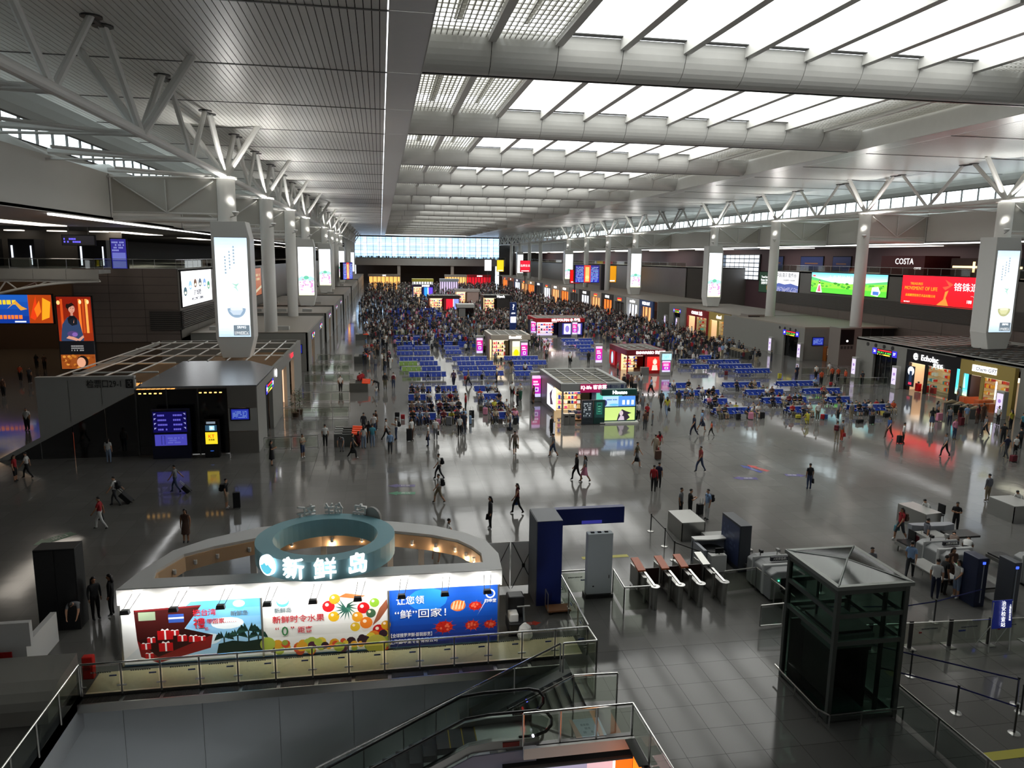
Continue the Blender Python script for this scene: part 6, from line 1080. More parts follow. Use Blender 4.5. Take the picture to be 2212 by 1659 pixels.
def row_of(block, ri, x0, x1, y, green=0, both=True):
    n = max(1, round((x1-x0)/2.5)); w = (x1-x0)/n
    for b in range(n):
        c = 'g' if b < green else 'b'
        for f in ((-1, 1) if both else (-1,)):
            xc = x0+w*(b+.5); yy = y+(.0 if f < 0 else .42)
            lab = f'{"green" if c == "g" else "blue"} bench, {ORDR[b]} from left in {ORDR[ri]} {block} row, facing {"camera" if f < 0 else "away"}'
            bench(xc, yy, 4, f, lab, f'waiting benches of the {block} seats', c)
            for s in range(4): SLOTS.append((xc-.87+.58*s, yy+f*.22, 0 if f > 0 else math.pi, block, ri, b*4+s))
ORDR = ['first', 'second', 'third', 'fourth', 'fifth', 'sixth', 'seventh', 'eighth', 'ninth', 'tenth', 'eleventh', 'twelfth', 'thirteenth', 'fourteenth', 'fifteenth', 'sixteenth', 'seventeenth']
def prow(block, rows, off, sc, greens=()):
    for i, (y, xa, xb) in enumerate(rows):
        p = fl(off[0]+xa/sc, off[1]+y/sc, .88); q = fl(off[0]+xb/sc, off[1]+y/sc, .88); row_of(block, i, p.x, q.x, (p.y+q.y)/2, 1 if i in greens else 0)
prow('left', [(1340, 440, 1180), (1230, 440, 1110), (1115, 430, 1080), (1020, 440, 1060), (850, 480, 890), (785, 370, 850), (722, 330, 820), (668, 350, 760), (600, 310, 720), (540, 310, 720), (485, 290, 690), (425, 290, 640), (360, 290, 610)], (800, 650), 5.53, (5, 6, 10, 12))
prow('middle', [(1330, 1440, 1780), (1220, 1360, 1665), (1110, 1290, 1560), (1015, 1230, 1510), (840, 1090, 1610), (778, 1050, 1515), (720, 1030, 1475), (665, 970, 1400), (590, 880, 1110), (540, 900, 1040), (485, 850, 1040), (390, 790, 1070), (335, 730, 1060)], (800, 650), 5.53)
prow('rear middle', [(840, 1750, 1930), (775, 1715, 1940), (712, 1680, 2110), (660, 1590, 2010)], (800, 650), 5.53)
prow('centre back', [(200, 710, 870), (155, 605, 880), (105, 500, 880), (70, 425, 880)], (1140, 720), 6.14)
prow('right centre', [(690, 550, 920), (615, 440, 690), (545, 230, 600), (485, 150, 380)], (1400, 700), 3.814)
prow('right', [(680, 1130, 1370), (605, 940, 1320), (540, 820, 1110), (480, 620, 930)], (1400, 700), 3.814)
prow('far right', [(665, 1640, 2050), (600, 1460, 1700), (530, 1290, 1580), (470, 1055, 1400)], (1400, 700), 3.814)
prow('right rear', [(368, 720, 1010), (330, 590, 860), (295, 500, 750), (335, 380, 490), (292, 270, 380), (258, 400, 580)], (1400, 700), 3.814)

# ================================================================ PEOPLE
SKIN = M('skin', '#b98a6c', .55); SKIN2 = M('skin tan', '#a37556', .55); HAIR = M('hair black', '#14100e', .5); HAIRR = M('hair reddish', '#4a2218', .5); SHOE = M('shoe dark', '#1a1a1c', .5); SHOEW = M('shoe white', '#c8c8c8', .5); SANDAL = M('shoe brown', '#3c2a20', .5)
CLO = {'white': '#c9c9c6', 'black': '#101114', 'grey': '#6c6e72', 'dark grey': '#303236', 'light blue': '#7f9cc0', 'blue': '#28487c', 'navy': '#161c34', 'red': '#981820', 'maroon': '#5c1420', 'pink': '#c88098', 'yellow': '#a8a030', 'orange': '#b04420', 'turquoise': '#3c8090', 'green': '#286048', 'olive': '#565240', 'beige': '#968a78', 'khaki': '#847860', 'jeans': '#34405c', 'light jeans': '#7888a0', 'brown': '#4c3428', 'purple': '#40304c', 'plaid': '#6a5a50', 'red plaid': '#7a2c2c', 'striped': '#5c5e66'}
def cloth(c):
    nm = 'cloth '+c
    if nm in _M: return _M[nm]
    m = M(nm, CLO[c], .8)
    if c in ('plaid', 'red plaid', 'striped'):
        nt = m.node_tree; b = nt.nodes['Principled BSDF']; tc = nt.nodes.new('ShaderNodeTexCoord'); w = nt.nodes.new('ShaderNodeTexWave'); w.bands_direction = 'Z'; w.inputs['Scale'].default_value = 9
        mx = nt.nodes.new('ShaderNodeMix'); mx.data_type = 'RGBA'; c0 = lin(CLO[c]); mx.inputs['A'].default_value = (*[x*.35 for x in c0], 1); mx.inputs['B'].default_value = (*[min(1, x*2) for x in c0], 1)
        nt.links.new(tc.outputs['Object'], w.inputs['Vector']); nt.links.new(w.outputs['Fac'], mx.inputs['Factor']); nt.links.new(mx.outputs['Result'], b.inputs['Base Color'])
    return m
# a skeleton: joints with radii, bones with the material they carry (0 skin 1 top 2 legs 3 shoes)
def skeleton(pose, fing=True):
    J = {}; B = []
    def j(n, p, r): J[n] = (Vector(p), r)
    def b(a, c, m): B.append((a, c, m))
    sit = pose.startswith('sit'); bend = pose == 'bend'; walk = pose in ('walk', 'drag'); crouch = pose == 'crouch'
    hz = .93 if not sit else .52
    if crouch: hz = .42
    lean = 1.15 if bend else (.35 if crouch else (.12 if pose in ('sit_lean',) else 0)); 
    if pose == 'sit_lean': lean = .55
    def up(h, f=0, x=0): return Vector((x, math.sin(lean)*h+math.cos(lean)*f, hz+math.cos(lean)*h-math.sin(lean)*f))
    j('pelvis', (0, 0, hz), (.165, .13)); j('waist', up(.17), (.15, .12)); j('chest', up(.38), (.178, .135)); j('neck0', up(.53), (.09, .078)); j('neck', up(.585, .012), (.058, .06)); j('head', up(.675, .03), (.082, .096)); j('crown', up(.775, .03), (.062, .072))
    j('nose', up(.672, .118), (.013, .013)) ; j('chin', up(.632, .085), (.03, .025))
    for a, c, m in (('pelvis', 'waist', 1), ('waist', 'chest', 1), ('chest', 'neck0', 1), ('neck0', 'neck', 0), ('neck', 'head', 0), ('head', 'crown', 0), ('head', 'nose', 0), ('head', 'chin', 0)): b(a, c, m)
    for s in (-1, 1):
        k = 'l' if s < 0 else 'r'
        j('sh'+k, up(.49, 0, .172*s), (.07, .068)); b('chest', 'sh'+k, 1)
        E = {'stand': ((.04, .22), (.03, .0)), 'walk': ((.03, .2), (.1, .1))}
        sh = J['sh'+k][0]
        if walk:
            sw = s if pose == 'walk' else (s if s < 0 else .2)
            el = sh+Vector((.05*s, -.1*sw, -.27)); wr = el+Vector((.0, .07-.1*sw, -.22))
            if pose == 'drag' and s > 0: el = sh+Vector((.06, -.16, -.24)); wr = el+Vector((.02, -.16, -.17))
        elif pose == 'phone' or pose == 'sit_phone':
            el = sh+Vector((.05*s, .04, -.27)); wr = el+Vector((-.1*s, .2, .07))
        elif pose == 'fold': el = sh+Vector((.06*s, .02, -.26)); wr = el+Vector((-.2*s, .15, .03))
        elif sit or crouch: el = sh+Vector((.06*s, .08, -.25)); wr = el+Vector((-.05*s, .22, -.06))
        elif bend: el = sh+Vector((.04*s, .1, -.25)); wr = el+Vector((-.03*s, .1, -.2))
        elif pose == 'raise': el = sh+Vector((.1*s, .1, -.2 if s < 0 else .1)); wr = el+Vector((-.08*s, .1, -.18 if s < 0 else .2))
        else: el = sh+Vector((.05*s, -.02, -.28)); wr = el+Vector((-.0*s, .05, -.24))
        j('el'+k, el, (.047, .047)); j('wr'+k, wr, (.028, .032)); d = (wr-el).normalized(); j('pa'+k, wr+d*.06, (.02, .036))
        b('sh'+k, 'el'+k, 1); b('el'+k, 'wr'+k, 0); b('wr'+k, 'pa'+k, 0)
        if fing:
            side = d.cross(Vector((s, 0, 0))).normalized(); inw = Vector((-s, 0, 0))
            for q, (o_, ln) in enumerate(((-.03, .062), (-.01, .075), (.01, .07), (.03, .052))):
                p0 = wr+d*.095+side*o_; p1 = p0+d*ln*.55+inw*.006; p2 = p1+d*ln*.4+inw*.02
                j(f'f{k}{q}a', p0, (.0095, .0095)); j(f'f{k}{q}b', p1, (.0085, .0085)); j(f'f{k}{q}c', p2, (.007, .007)); b('pa'+k, f'f{k}{q}a', 0); b(f'f{k}{q}a', f'f{k}{q}b', 0); b(f'f{k}{q}b', f'f{k}{q}c', 0)
            p0 = wr+d*.03-side*.035+inw*.012; p1 = p0+d*.035-side*.012+inw*.014
            j(f't{k}a', p0, (.011, .011)); j(f't{k}b', p1, (.009, .009)); b('wr'+k, f't{k}a', 0); b(f't{k}a', f't{k}b', 0)
        hp = Vector((.085*s, 0, hz-.05)); j('hp'+k, hp, (.102, .11)); b('pelvis', 'hp'+k, 2)
        if sit: kn = Vector((.11*s, .42, .5)); an = Vector((.12*s, .40, .09))
        elif crouch: kn = Vector((.12*s, .3, .5)); an = Vector((.1*s, .05, .09))
        elif walk: kn = hp+Vector((.01*s, .16*s+.05, -.41)); an = kn+Vector((0, -.1 if s > 0 else -.3, -.38)); an.z = .09 if s > 0 else .13; an.y = .24 if s > 0 else -.34
        else: kn = hp+Vector((.015*s, .02, -.42)); an = Vector((.1*s, -.01, .09))
        j('kn'+k, kn, (.07, .072)); j('an'+k, an, (.044, .047)); b('hp'+k, 'kn'+k, 2); b('kn'+k, 'an'+k, 4)
        to = an+Vector((0, .15, -.055)) if not (walk and s < 0) else an+Vector((0, .11, -.09)); he = an+Vector((0, -.04, -.05))
        j('he'+k, he, (.035, .035)); j('to'+k, to, (.046, .032)); b('an'+k, 'to'+k, 3); b('an'+k, 'he'+k, 3)
    return J, B
_bodies = {}
def body_mesh(pose, sleeve, legs, hi=True):
    """one continuous skinned figure; sleeve short/long/none, legs long/short/skirt"""
    key = (pose, sleeve, legs, hi)
    if key in _bodies: return _bodies[key]
    J, B = skeleton(pose, hi); names = list(J); idx = {n: i for i, n in enumerate(names)}
    me = bpy.data.meshes.new('sk'); me.from_pydata([tuple(J[n][0]) for n in names], [(idx[a], idx[c]) for a, c, _ in B], [])
    o = bpy.data.objects.new('sk', me); COL.objects.link(o)
    md = o.modifiers.new('s', 'SKIN'); md.use_smooth_shade = True; md.branch_smoothing = .3
    for i, n in enumerate(names):
        v = me.skin_vertices[0].data[i]; v.radius = J[n][1]; v.use_root = (n == 'pelvis')
    if hi: sb = o.modifiers.new('u', 'SUBSURF'); sb.levels = 1; sb.render_levels = 1
    dg = bpy.context.evaluated_depsgraph_get(); out = bpy.data.meshes.new_from_object(o.evaluated_get(dg)); out.name = 'body'
    bpy.data.objects.remove(o); out.materials.clear()
    for _ in range(4): out.materials.append(SKIN)
    segs = []; RD = []
    for a, c, m in B:
        A_, C_ = J[a][0], J[c][0]; n0 = len(segs)
        if a[:2] == 'sh': 
            if sleeve == 'long': segs.append((A_, C_, 1))
            elif sleeve == 'none': segs.append((A_, C_, 0))
            else: segs.append((A_, A_.lerp(C_, .7), 1)); segs.append((A_.lerp(C_, .82), C_, 0))
        elif a[:2] == 'el': segs.append((A_, C_, 1 if sleeve == 'long' else 0))
        elif a[:2] == 'hp': segs.append((A_, C_, 2))
        elif m == 4: segs.append((A_, C_, 2)) if legs == 'long' else segs.append((A_.lerp(C_, .08), C_, 0))
        elif a == 'pelvis' and c == 'waist': segs.append((A_.lerp(C_, .35), C_, 1)); segs.append((A_, A_.lerp(C_, .1), 2))
        else: segs.append((A_, C_, m))
        for q in range(n0, len(segs)): RD.append(min(sum(J[a][1]), sum(J[c][1]))/2 if a[:2] not in ('pe', 'wa') else .13)
    P0 = np.array([s[0] for s in segs]); P1 = np.array([s[1] for s in segs]); D = P1-P0; L2 = (D**2).sum(1)+1e-9; MI = np.array([s[2] for s in segs])
    cen = np.array([p.center for p in out.polygons]); t = np.clip(((cen[:, None]-P0)*D).sum(2)/L2, 0, 1); dist = np.sqrt(((cen[:, None]-(P0+t[..., None]*D))**2).sum(2))-np.array(RD)*.9
    out.polygons.foreach_set('material_index', MI[dist.argmin(1)].astype(np.int32)); out.polygons.foreach_set('use_smooth', [True]*len(out.polygons)); out.update()
    _bodies[key] = (out, J); return _bodies[key]
_extra = {}
def part_mesh(kind, pose, J):
    key = (kind, pose)
    if key in _extra: return _extra[key]
    H_, C_ = J['head'][0], J['crown'][0]; upv = (C_-H_).normalized(); fw = (J['nose'][0]-H_); fw = (fw-upv*fw.dot(upv)).normalized(); sd = upv.cross(fw)
    m = MB(); O = H_.lerp(C_, .55)-fw*.012
    if kind.startswith('hair'):
        n, k = 12, 6; vs = []; fs = []
        for i in range(k+1):
            for q in range(n):
                a = 2*math.pi*q/n; f = math.cos(a); lim = 1.95-.72*max(0, min(1, (f+.35)/1.1)); th = lim*i/k
                vs.append(O+sd*(.081*math.sin(th)*math.sin(a))+fw*(.094*math.sin(th)*f)+upv*(.094*math.cos(th)+.006))
        for i in range(k):
            for q in range(n): fs.append((i*n+q, i*n+(q+1) % n, (i+1)*n+(q+1) % n, (i+1)*n+q))
        m.add(vs, fs)
        if kind == 'hair_long':
            m.ext([O-fw*.05+sd*.085, O-fw*.05-sd*.085, O-fw*.1-sd*.075-upv*.26, O-fw*.1+sd*.075-upv*.26], -fw*.05)
        if kind == 'hair_tail': m.bar(O-fw*.09, O-fw*.13-upv*.2, .035, 6, .015)
    elif kind == 'face':
        for s in (-1, 1):
            m.cur = 0; m.bar(H_+fw*.07+sd*.03*s+upv*.02, H_+fw*.088+sd*.028*s+upv*.02, .01, 6)
            m.cur = 1; m.bar(H_+sd*.06*s, H_+sd*.08*s-fw*.01, .02, 6)
        m.cur = 2; m.bar(H_+fw*.085-sd*.018-upv*.035, H_+fw*.085+sd*.018-upv*.035, .007, 5)
    elif kind == 'skirt':
        p = J['waist'][0]; z1 = .48 if J['pelvis'][0].z > .7 else .38; prof = [(.14, p.z-.02), (.17, J['pelvis'][0].z-.02), (.22, z1)]
        n = 14; vs = []; fs = []
        for r, z in prof:
            for q in range(n): a = 2*math.pi*q/n; vs.append((r*math.cos(a), r*.85*math.sin(a)+.02, z))
        for i in range(2):
            for q in range(n): fs.append((i*n+q, i*n+(q+1) % n, (i+1)*n+(q+1) % n, (i+1)*n+q))
        m.add(vs, fs)
    mats = [HAIR] if kind != 'face' else [M('eye dark', '#120c0a'), SKIN, M('lip', '#8a4a40')]
    me = m.mesh(kind.split('_')[0], mats)
    for p in me.polygons: p.use_smooth = True
    _extra[key] = me; return me
def setmats(o, ms):
    for i, m in enumerate(ms): o.material_slots[i].link = 'OBJECT'; o.material_slots[i].material = m
NP = 0
POSEW = {'stand': 'standing', 'walk': 'walking', 'drag': 'walking and pulling', 'phone': 'standing and looking at hands', 'fold': 'standing with folded arms', 'bend': 'bending forward', 'sit': 'seated', 'sit_phone': 'seated with hands raised', 'sit_lean': 'seated leaning forward', 'crouch': 'crouching', 'raise': 'standing with one arm raised'}
def person(x, y, rz, pose, top, legs, label, sleeve='short', cut='long', hair='hair_short', hi=True, sc=1.0, z=0, skin=None, shoes=None, hairm=None, group=None, one=False):
    global NP; NP += 1
    me, J = body_mesh(pose, sleeve, 'long' if cut == 'long' else 'short', hi)
    shoes = shoes or random.choice([SHOE, SHOE, SHOEW, SANDAL]); skin = skin or random.choice([SKIN, SKIN2]); ct = cloth(top); cl = cloth(legs) if legs else ct
    t = thing('person', label, 'person', (x, y, z), rz, group); t.scale = (sc, sc, sc)
    b = bpy.data.objects.new('body', me); COL.objects.link(b); b.parent = t; setmats(b, [skin, ct, cl, shoes])
    h = bpy.data.objects.new('hair', part_mesh(hair, pose, J)); COL.objects.link(h); h.parent = t; setmats(h, [hairm or HAIR])
    if hi: f = bpy.data.objects.new('face', part_mesh('face', pose, J)); COL.objects.link(f); f.parent = t; setmats(f, [f.material_slots[0].material, skin, f.material_slots[2].material])
    if cut == 'skirt': k = bpy.data.objects.new('skirt', part_mesh('skirt', pose, J)); COL.objects.link(k); k.parent = t; setmats(k, [cl])
    return t
D_ = {'L': 90, 'R': -90, 'A': 0, 'C': 180, 'LC': 130, 'RC': -130, 'LA': 45, 'RA': -45}
def bag_backpack(P, col, lab):
    t = thing('backpack', lab, 'backpack', P.location, P.rotation_euler.z); MB().box(-.16, .16, -.3, -.12, 1.02, 1.44).build('pack', cloth(col), t, bevel=.05); MB().box(-.12, .12, -.36, -.29, 1.05, 1.25).build('front_pocket', cloth(col), t, bevel=.03); MB().bar((-.11, -.13, 1.42), (-.1, .12, 1.4), .018, 5).bar((.11, -.13, 1.42), (.1, .12, 1.4), .018, 5).bar((-.1, .12, 1.4), (-.13, -.1, 1.08), .015, 5).bar((.1, .12, 1.4), (.13, -.1, 1.08), .015, 5).build('strap', cloth(col), t)
    t.scale = P.scale; return t
def bag_hand(P, col, lab, s=1, z=.42, w=.32, h=.3):
    t = thing('handbag', lab, 'bag', P.location, P.rotation_euler.z); MB().ext([(.22*s-.05, -w/2+.04, z), (.22*s-.05, w/2+.04, z), (.22*s-.05, w/2, z+h), (.22*s-.05, -w/2+.08, z+h)], (.11, 0, 0)).build('pouch', cloth(col), t, bevel=.02); MB().path([(.22*s, -.06, z+h), (.22*s, .0, z+h+.16), (.22*s, .1, z+h)], .012, 5).build('handle', cloth(col), t); t.scale = P.scale; return t
def suitcase(x, y, rz, col, lab, h=.6, w=.42, d=.26, tilt=0, hd=True):
    t = thing('suitcase', lab, 'suitcase', (x, y, .0), rz); t.rotation_euler = (tilt, 0, rz)
    MB().box(-w/2, w/2, -d/2, d/2, .06, .06+h).build('shell', cloth(col), t, bevel=.04)
    if hd: MB().path([(-w*.25, -d/2+.03, .06+h), (-w*.25, -d/2+.03, .4+h), (w*.25, -d/2+.03, .4+h), (w*.25, -d/2+.03, .06+h)], .012, 5).build('handle', STEEL, t)
    for sx in (-1, 1):
        for sy in (-1, 1): MB().bar((sx*w*.38-.015, sy*d*.38, .035), (sx*w*.38+.015, sy*d*.38, .035), .035, 8).build('wheel', BLACK, t)
    return t
# walkers and standers: px, py of the feet, heading, pose, top, legs, where, options
PL = [
 (34,1040,'R','stand','red','black','at the far left edge of the dark floor',dict(cut='short',hair='hair_long')),
 (60,1033,'L','walk','white','black','beside the person in red at the far left',{}),
 (236,1000,'A','stand','white','light jeans','before the dark glass ramp wall',dict(hair='hair_long')),
 (250,1093,'L','drag','white','dark grey','with a backpack, pulling a big black case left',dict(bp='black',case=(285,1086,'black',.75,.5,.75))),
 (218,1143,'L','walk','red','white','carrying a large black bag in the dark left area',dict(hb='black')),
 (380,1064,'L','drag','grey','jeans','pulling a small black case under the guide board',dict(case=(411,1064,'black',.5,.38,.7))),
 (490,1098,'R','stand','black','beige','in shorts beside two stacked black cases',dict(cut='short',bp='black',case=(512,1098,'black',.9,.4,0))),
 (403,1172,'C','stand','brown','brown','right behind the stall roof on the left',dict(cut='skirt',sleeve='none',hair='hair_long')),
 (208,1338,'RC','stand','dark grey','black','left of the stall holding a bundle',dict(hair='hair_long',sleeve='long')),
 (243,1330,'L','stand','black','black','next to the stall corner on the left',dict(hair='hair_long',sleeve='long')),
 (172,1352,'C','bend','grey','dark grey','bending by the black cabinet',{}),
 (587,1006,'R','phone','black','black','in a black dress by the left fence',dict(cut='skirt',hair='hair_long')),
 (654,989,'RC','fold','beige','jeans','in shorts at the left fence',dict(cut='short')),
 (60,929,'C','stand','white','black','in the brown side hall near the ramp',dict(hi=False)),
 (45,822,'A','stand','orange','black','in the side hall, left of two walkers',dict(hi=False)),
 (65,828,'A','stand','dark grey','black','in the side hall beside the person in orange',dict(hi=False)),
 (80,796,'A','stand','black','black','deep in the side hall',dict(hi=False,hair='hair_long')),
 (97,798,'A','stand','brown','black','deep in the side hall on the right',dict(hi=False)),
 (8,855,'A','stand','brown','black','at the left edge of the side hall',dict(hi=False)),
 (762,990,'R','walk','dark grey','black','striding right before the ticket gates',dict(hb='black')),
 (703,965,'A','stand','white','black','inside the nearest ticket gate pen',{}),
 (739,976,'C','bend','grey','grey','leaning on the nearest ticket gates',{}),
 (786,969,'A','stand','white','light jeans','in the queue at the nearest ticket gates',dict(hair='hair_long')),
 (774,966,'A','crouch','maroon','maroon','crouching in the queue at the nearest gates',dict(hair='hair_long')),
 (805,966,'A','stand','turquoise','light jeans','in the queue at the nearest ticket gates',{}),
 (797,958,'A','stand','black','black','between white and turquoise tops in the queue',dict(hair='hair_long')),
 (786,936,'A','stand','dark grey','dark grey','at the front of the ticket queue',dict(sleeve='long')),
 (808,940,'A','stand','white','jeans','at the right of the ticket queue',{}),
 (812,930,'RA','stand','brown','black','at the back right of the ticket queue',{}),
 (834,952,'R','walk','white','black','walking past the ticket queue',{}),
 (856,950,'L','phone','white','jeans','wearing a black backpack right of the queue',dict(bp='black')),
 (843,981,'C','stand','light blue','dark grey','in front of the ticket queue',dict(sleeve='long')),
 (889,952,'RC','stand','white','brown','holding a tall black case by the left seats',dict(hair='hair_long',case=(884,953,'black',.95,.4,0))),
 (925,964,'L','stand','white','jeans','with a black handbag before the left seats',dict(hb='black')),
 (941,951,'A','stand','white','grey','before the left seats with a black bag',dict(hb='black')),
 (993,943,'A','stand','white','black','at the right front of the left seats',{}),
 (1002,936,'A','stand','navy','navy','just behind the white shirt at the left seats',{}),
 (1006,890,'L','stand','red','dark grey','at the right side of the left seats',dict(sleeve='long')),
 (948,1035,'L','walk','white','dark grey','with a black backpack in the open nave',dict(bp='black')),
 (948,1086,'L','walk','white','khaki','with a black backpack, nearer the stall',dict(bp='black',cut='short')),
 (736,847,'A','stand','white','black','inside the second ticket gate pen',{}),
 (777,841,'A','stand','red','black','guard nearest the second ticket gates',dict(sleeve='long')),
 (783,836,'A','stand','red','black','guard behind at the second ticket gates',dict(sleeve='long')),
 (818,845,'L','bend','black','black','bending over a child in the nave',{}),
 (813,857,'A','stand','white','light jeans','small child under the bending person',dict(sc=.62,hair='hair_long')),
 (832,840,'C','stand','black','olive','in an open jacket by the left seats',dict(sleeve='long')),
 (850,838,'A','stand','white','jeans','with a dark backpack beside the left seats',dict(bp='maroon')),
 (844,797,'A','walk','white','white','walking beside the green seats',dict(hair='hair_long')),
 (791,776,'A','stand','navy','black','left nave aisle behind the third gates',{}),
 (803,765,'A','stand','red','grey','left nave aisle in bright red',{}),
 (815,769,'A','stand','brown','black','left nave aisle near the seats',{}),
 (803,785,'A','stand','grey','grey','left nave aisle below the red top',{}),
 (789,790,'C','stand','blue','black','left nave aisle behind the second gates',{}),
 (834,745,'C','stand','white','dark grey','with a black case high in the left aisle',dict(case=(835,747,'black',.5,.35,0))),
 (980,834,'A','walk','purple','navy','between the left and middle seats',dict()),
 (1012,833,'L','walk','grey','dark grey','by a red case near the middle seats',{}),
 (1034,760,'A','walk','black','black','left of the cream kiosk',{}),
 (1018,748,'C','stand','grey','black','left aisle before the cream kiosk',{}),
 (1070,788,'A','stand','grey','olive','with a dark shoulder bag by the cream kiosk',dict(hb='dark grey')),
 (1046,769,'A','stand','brown','black','at the open side of the cream kiosk',{}),
 (1073,826,'L','stand','white','dark grey','among the middle seats in white',{}),
 (1106,860,'A','stand','white','black','holding a red bag right of the middle seats',dict(hb='red')),
 (1124,864,'LC','phone','white','green','in green trousers right of the middle seats',dict(hair='hair_long')),
 (1118,878,'L','phone','black','dark grey','looking at a phone by the middle seats',{}),
 (1152,871,'L','stand','brown','brown','in a brown dress left of the grey kiosk',dict(cut='skirt',hair='hair_long')),
 (1102,930,'L','stand','white','jeans','standing by the nearest middle seats',dict()),
 (1104,807,'A','stand','black','beige','in a black tee by the rear middle seats',{}),
 (1134,812,'A','stand','white','navy','in white by the rear middle seats',dict(hair='hair_long')),
 (1112,981,'A','walk','plaid','olive','in a plaid shirt with a pale bag, open nave',dict(cut='short',hb='beige')),
 (1195,986,'L','walk','grey','jeans','walking left below the grey kiosk',dict(cut='short',sleeve='short')),
 (1191,942,'RC','phone','black','black','all in black left of the guide boards',dict(sleeve='long')),
 (1245,1037,'L','walk','black','black','left one of two women walking together',dict(sleeve='long')),
 (1263,1041,'L','walk','grey','pink','right one of two women, with a pink skirt',dict(cut='skirt',hair='hair_long')),
 (1117,1109,'L','walk','maroon','black','with a blue bag and very long hair',dict(hair='hair_long',hb='blue',sleeve='none')),
 (1059,1142,'L','stand','dark grey','black','with a black handbag near the stall',dict(hair='hair_long',hb='black',sleeve='long')),
 (1184,1168,'L','stand','white','black','half hidden behind the navy portal beam',dict(hair='hair_long',hairm=HAIRR)),
 (969,1192,'R','walk','white','jeans','behind the right end of the stall',{}),
 (943,1245,'LC','stand','white','white','serving inside the food stall',dict(hairm=HAIRR)),
 (1375,1008,'RC','walk','olive','grey','in shorts carrying a black briefcase',dict(cut='short',hb='black')),
 (1415,988,'A','walk','beige','beige','in cream with a red bag and brown case',dict(hair='hair_short',case=(1421,993,'brown',.62,.42,0),hb='red')),
 (1423,980,'A','walk','red','beige','just ahead of the person in cream',dict(hair='hair_long')),
 (1512,1019,'L','walk','red plaid','jeans','alone in a red plaid shirt, centre right',{}),
 (1411,1063,'RA','stand','red','black','in a red shirt beside a darker companion',dict(sleeve='long')),
 (1422,1055,'RA','stand','navy','black','dark companion of the person in a red shirt',{}),
 (1469,1118,'RC','stand','grey','black','in shorts left of the officer at the steel desk',dict(cut='short')),
 (1489,1122,'R','phone','black','black','officer with a cap at the steel desk',dict()),
 (1527,1123,'L','stand','light blue','white','with a black backpack and a black case',dict(bp='black',case=(1511,1113,'black',.62,.35,0))),
 (1747,1057,'A','stand','black','jeans','alone on the right nave floor with a black bag',dict(hb='black')),
 (1498,942,'L','walk','navy','navy','in navy before the right centre seats',{}),
 (1515,930,'R','walk','light blue','jeans','in light blue before the right centre seats',dict(cut='short',hb='navy')),
 (1536,942,'L','walk','orange','black','child in orange beside the one in navy',dict(sc=.7)),
 (1393,929,'A','stand','brown','dark grey','right of the green-topped stand',dict()),
 (1397,912,'LC','stand','red','black','holding a bag right of the advert stand',dict(hair='hair_long')),
 (1409,919,'L','stand','grey','grey','child right of the advert stand',dict(sc=.75)),
 (1378,909,'C','stand','white','black','with a white jacket right of the advert stand',dict(hair='hair_long',sleeve='long')),
 (1374,878,'A','stand','dark grey','dark grey','with a backpack near the advert stand top',dict(bp='dark grey')),
 (1387,888,'A','stand','grey','grey','behind the woman in the white jacket',{}),
 (1428,881,'A','walk','dark grey','black','walking away right of the grey kiosk',{}),
 (1440,898,'A','walk','yellow','light jeans','in bright yellow right of the grey kiosk',dict(hair='hair_long',hb='black')),
 (1465,881,'A','stand','black','olive','at the left end of the right centre seats',{}),
 (1347,841,'A','stand','beige','black','with a black backpack before the red kiosk',dict(bp='black')),
 (1355,838,'A','stand','maroon','black','in maroon before the red cosmetics kiosk',{}),
 (1363,842,'A','stand','brown','black','pulling a dark case with a yellow bag',dict(case=(1371,843,'black',.7,.45,0))),
 (1383,840,'A','stand','white','grey','in white right of the red kiosk front',dict(hair='hair_long')),
 (1406,850,'L','walk','light blue','black','walking left below the white totem',{}),
 (1334,811,'R','stand','grey','dark grey','at the entrance of the red cosmetics kiosk',{}),
 (1231,788,'A','stand','white','black','with a black bag in the bright nave gap',dict(hb='black')),
 (1271,785,'C','stand','black','black','in black in the bright nave gap',dict(sleeve='long')),
 (1176,762,'A','stand','red','pink','child in red right of the cream kiosk',dict(sc=.7)),
 (1183,758,'A','stand','white','brown','with a child right of the cream kiosk',dict(hair='hair_long')),
 (1180,778,'C','stand','grey','black','below the child in red in the nave',dict()),
 (1146,745,'A','stand','black','black','behind the cream kiosk on the right',{}),
 (1806,957,'RA','stand','grey','beige','with a maroon backpack on the right floor',dict(bp='maroon')),
 (1817,953,'R','stand','grey','orange','beside the maroon backpack, holding a red bag',dict(hb='red')),
 (1950,958,'RC','stand','white','black','in a white shirt holding a black case',dict(sleeve='long',case=(1942,958,'black',.6,.35,0))),
 (1919,946,'L','walk','blue','brown','in blue left of the white shirt',dict(hair='hair_long')),
 (2040,986,'L','walk','grey','black','striding left on the red reflection',{}),
 (2060,949,'C','stand','pink','jeans','in a pink shirt on the right floor',dict(sleeve='long')),
 (2012,923,'RA','stand','black','jeans','with a big pink case on a trolley',dict(cut='skirt',hair='hair_long',case=(2028,910,'pink',.7,.6,0))),
 (2023,905,'R','stand','grey','black','behind the pink case',dict(hair='hair_long')),
 (2050,920,'RA','stand','grey','navy','at the left of the right queue',{}),
 (2072,915,'A','stand','black','maroon','in the right queue with a maroon case',dict(case=(2076,920,'maroon',.7,.45,0))),
 (2086,917,'A','stand','light blue','beige','in pale blue in the right queue',{}),
 (2110,916,'A','stand','maroon','brown','in maroon in the middle of the right queue',dict(hair='hair_long')),
 (2122,912,'A','stand','brown','brown','in brown in the right queue',{}),
 (2155,918,'L','stand','white','black','in white at the right of the queue',dict(hair='hair_short')),
 (2182,928,'A','stand','yellow','black','in bright yellow at the right edge queue',dict(hair='hair_long')),
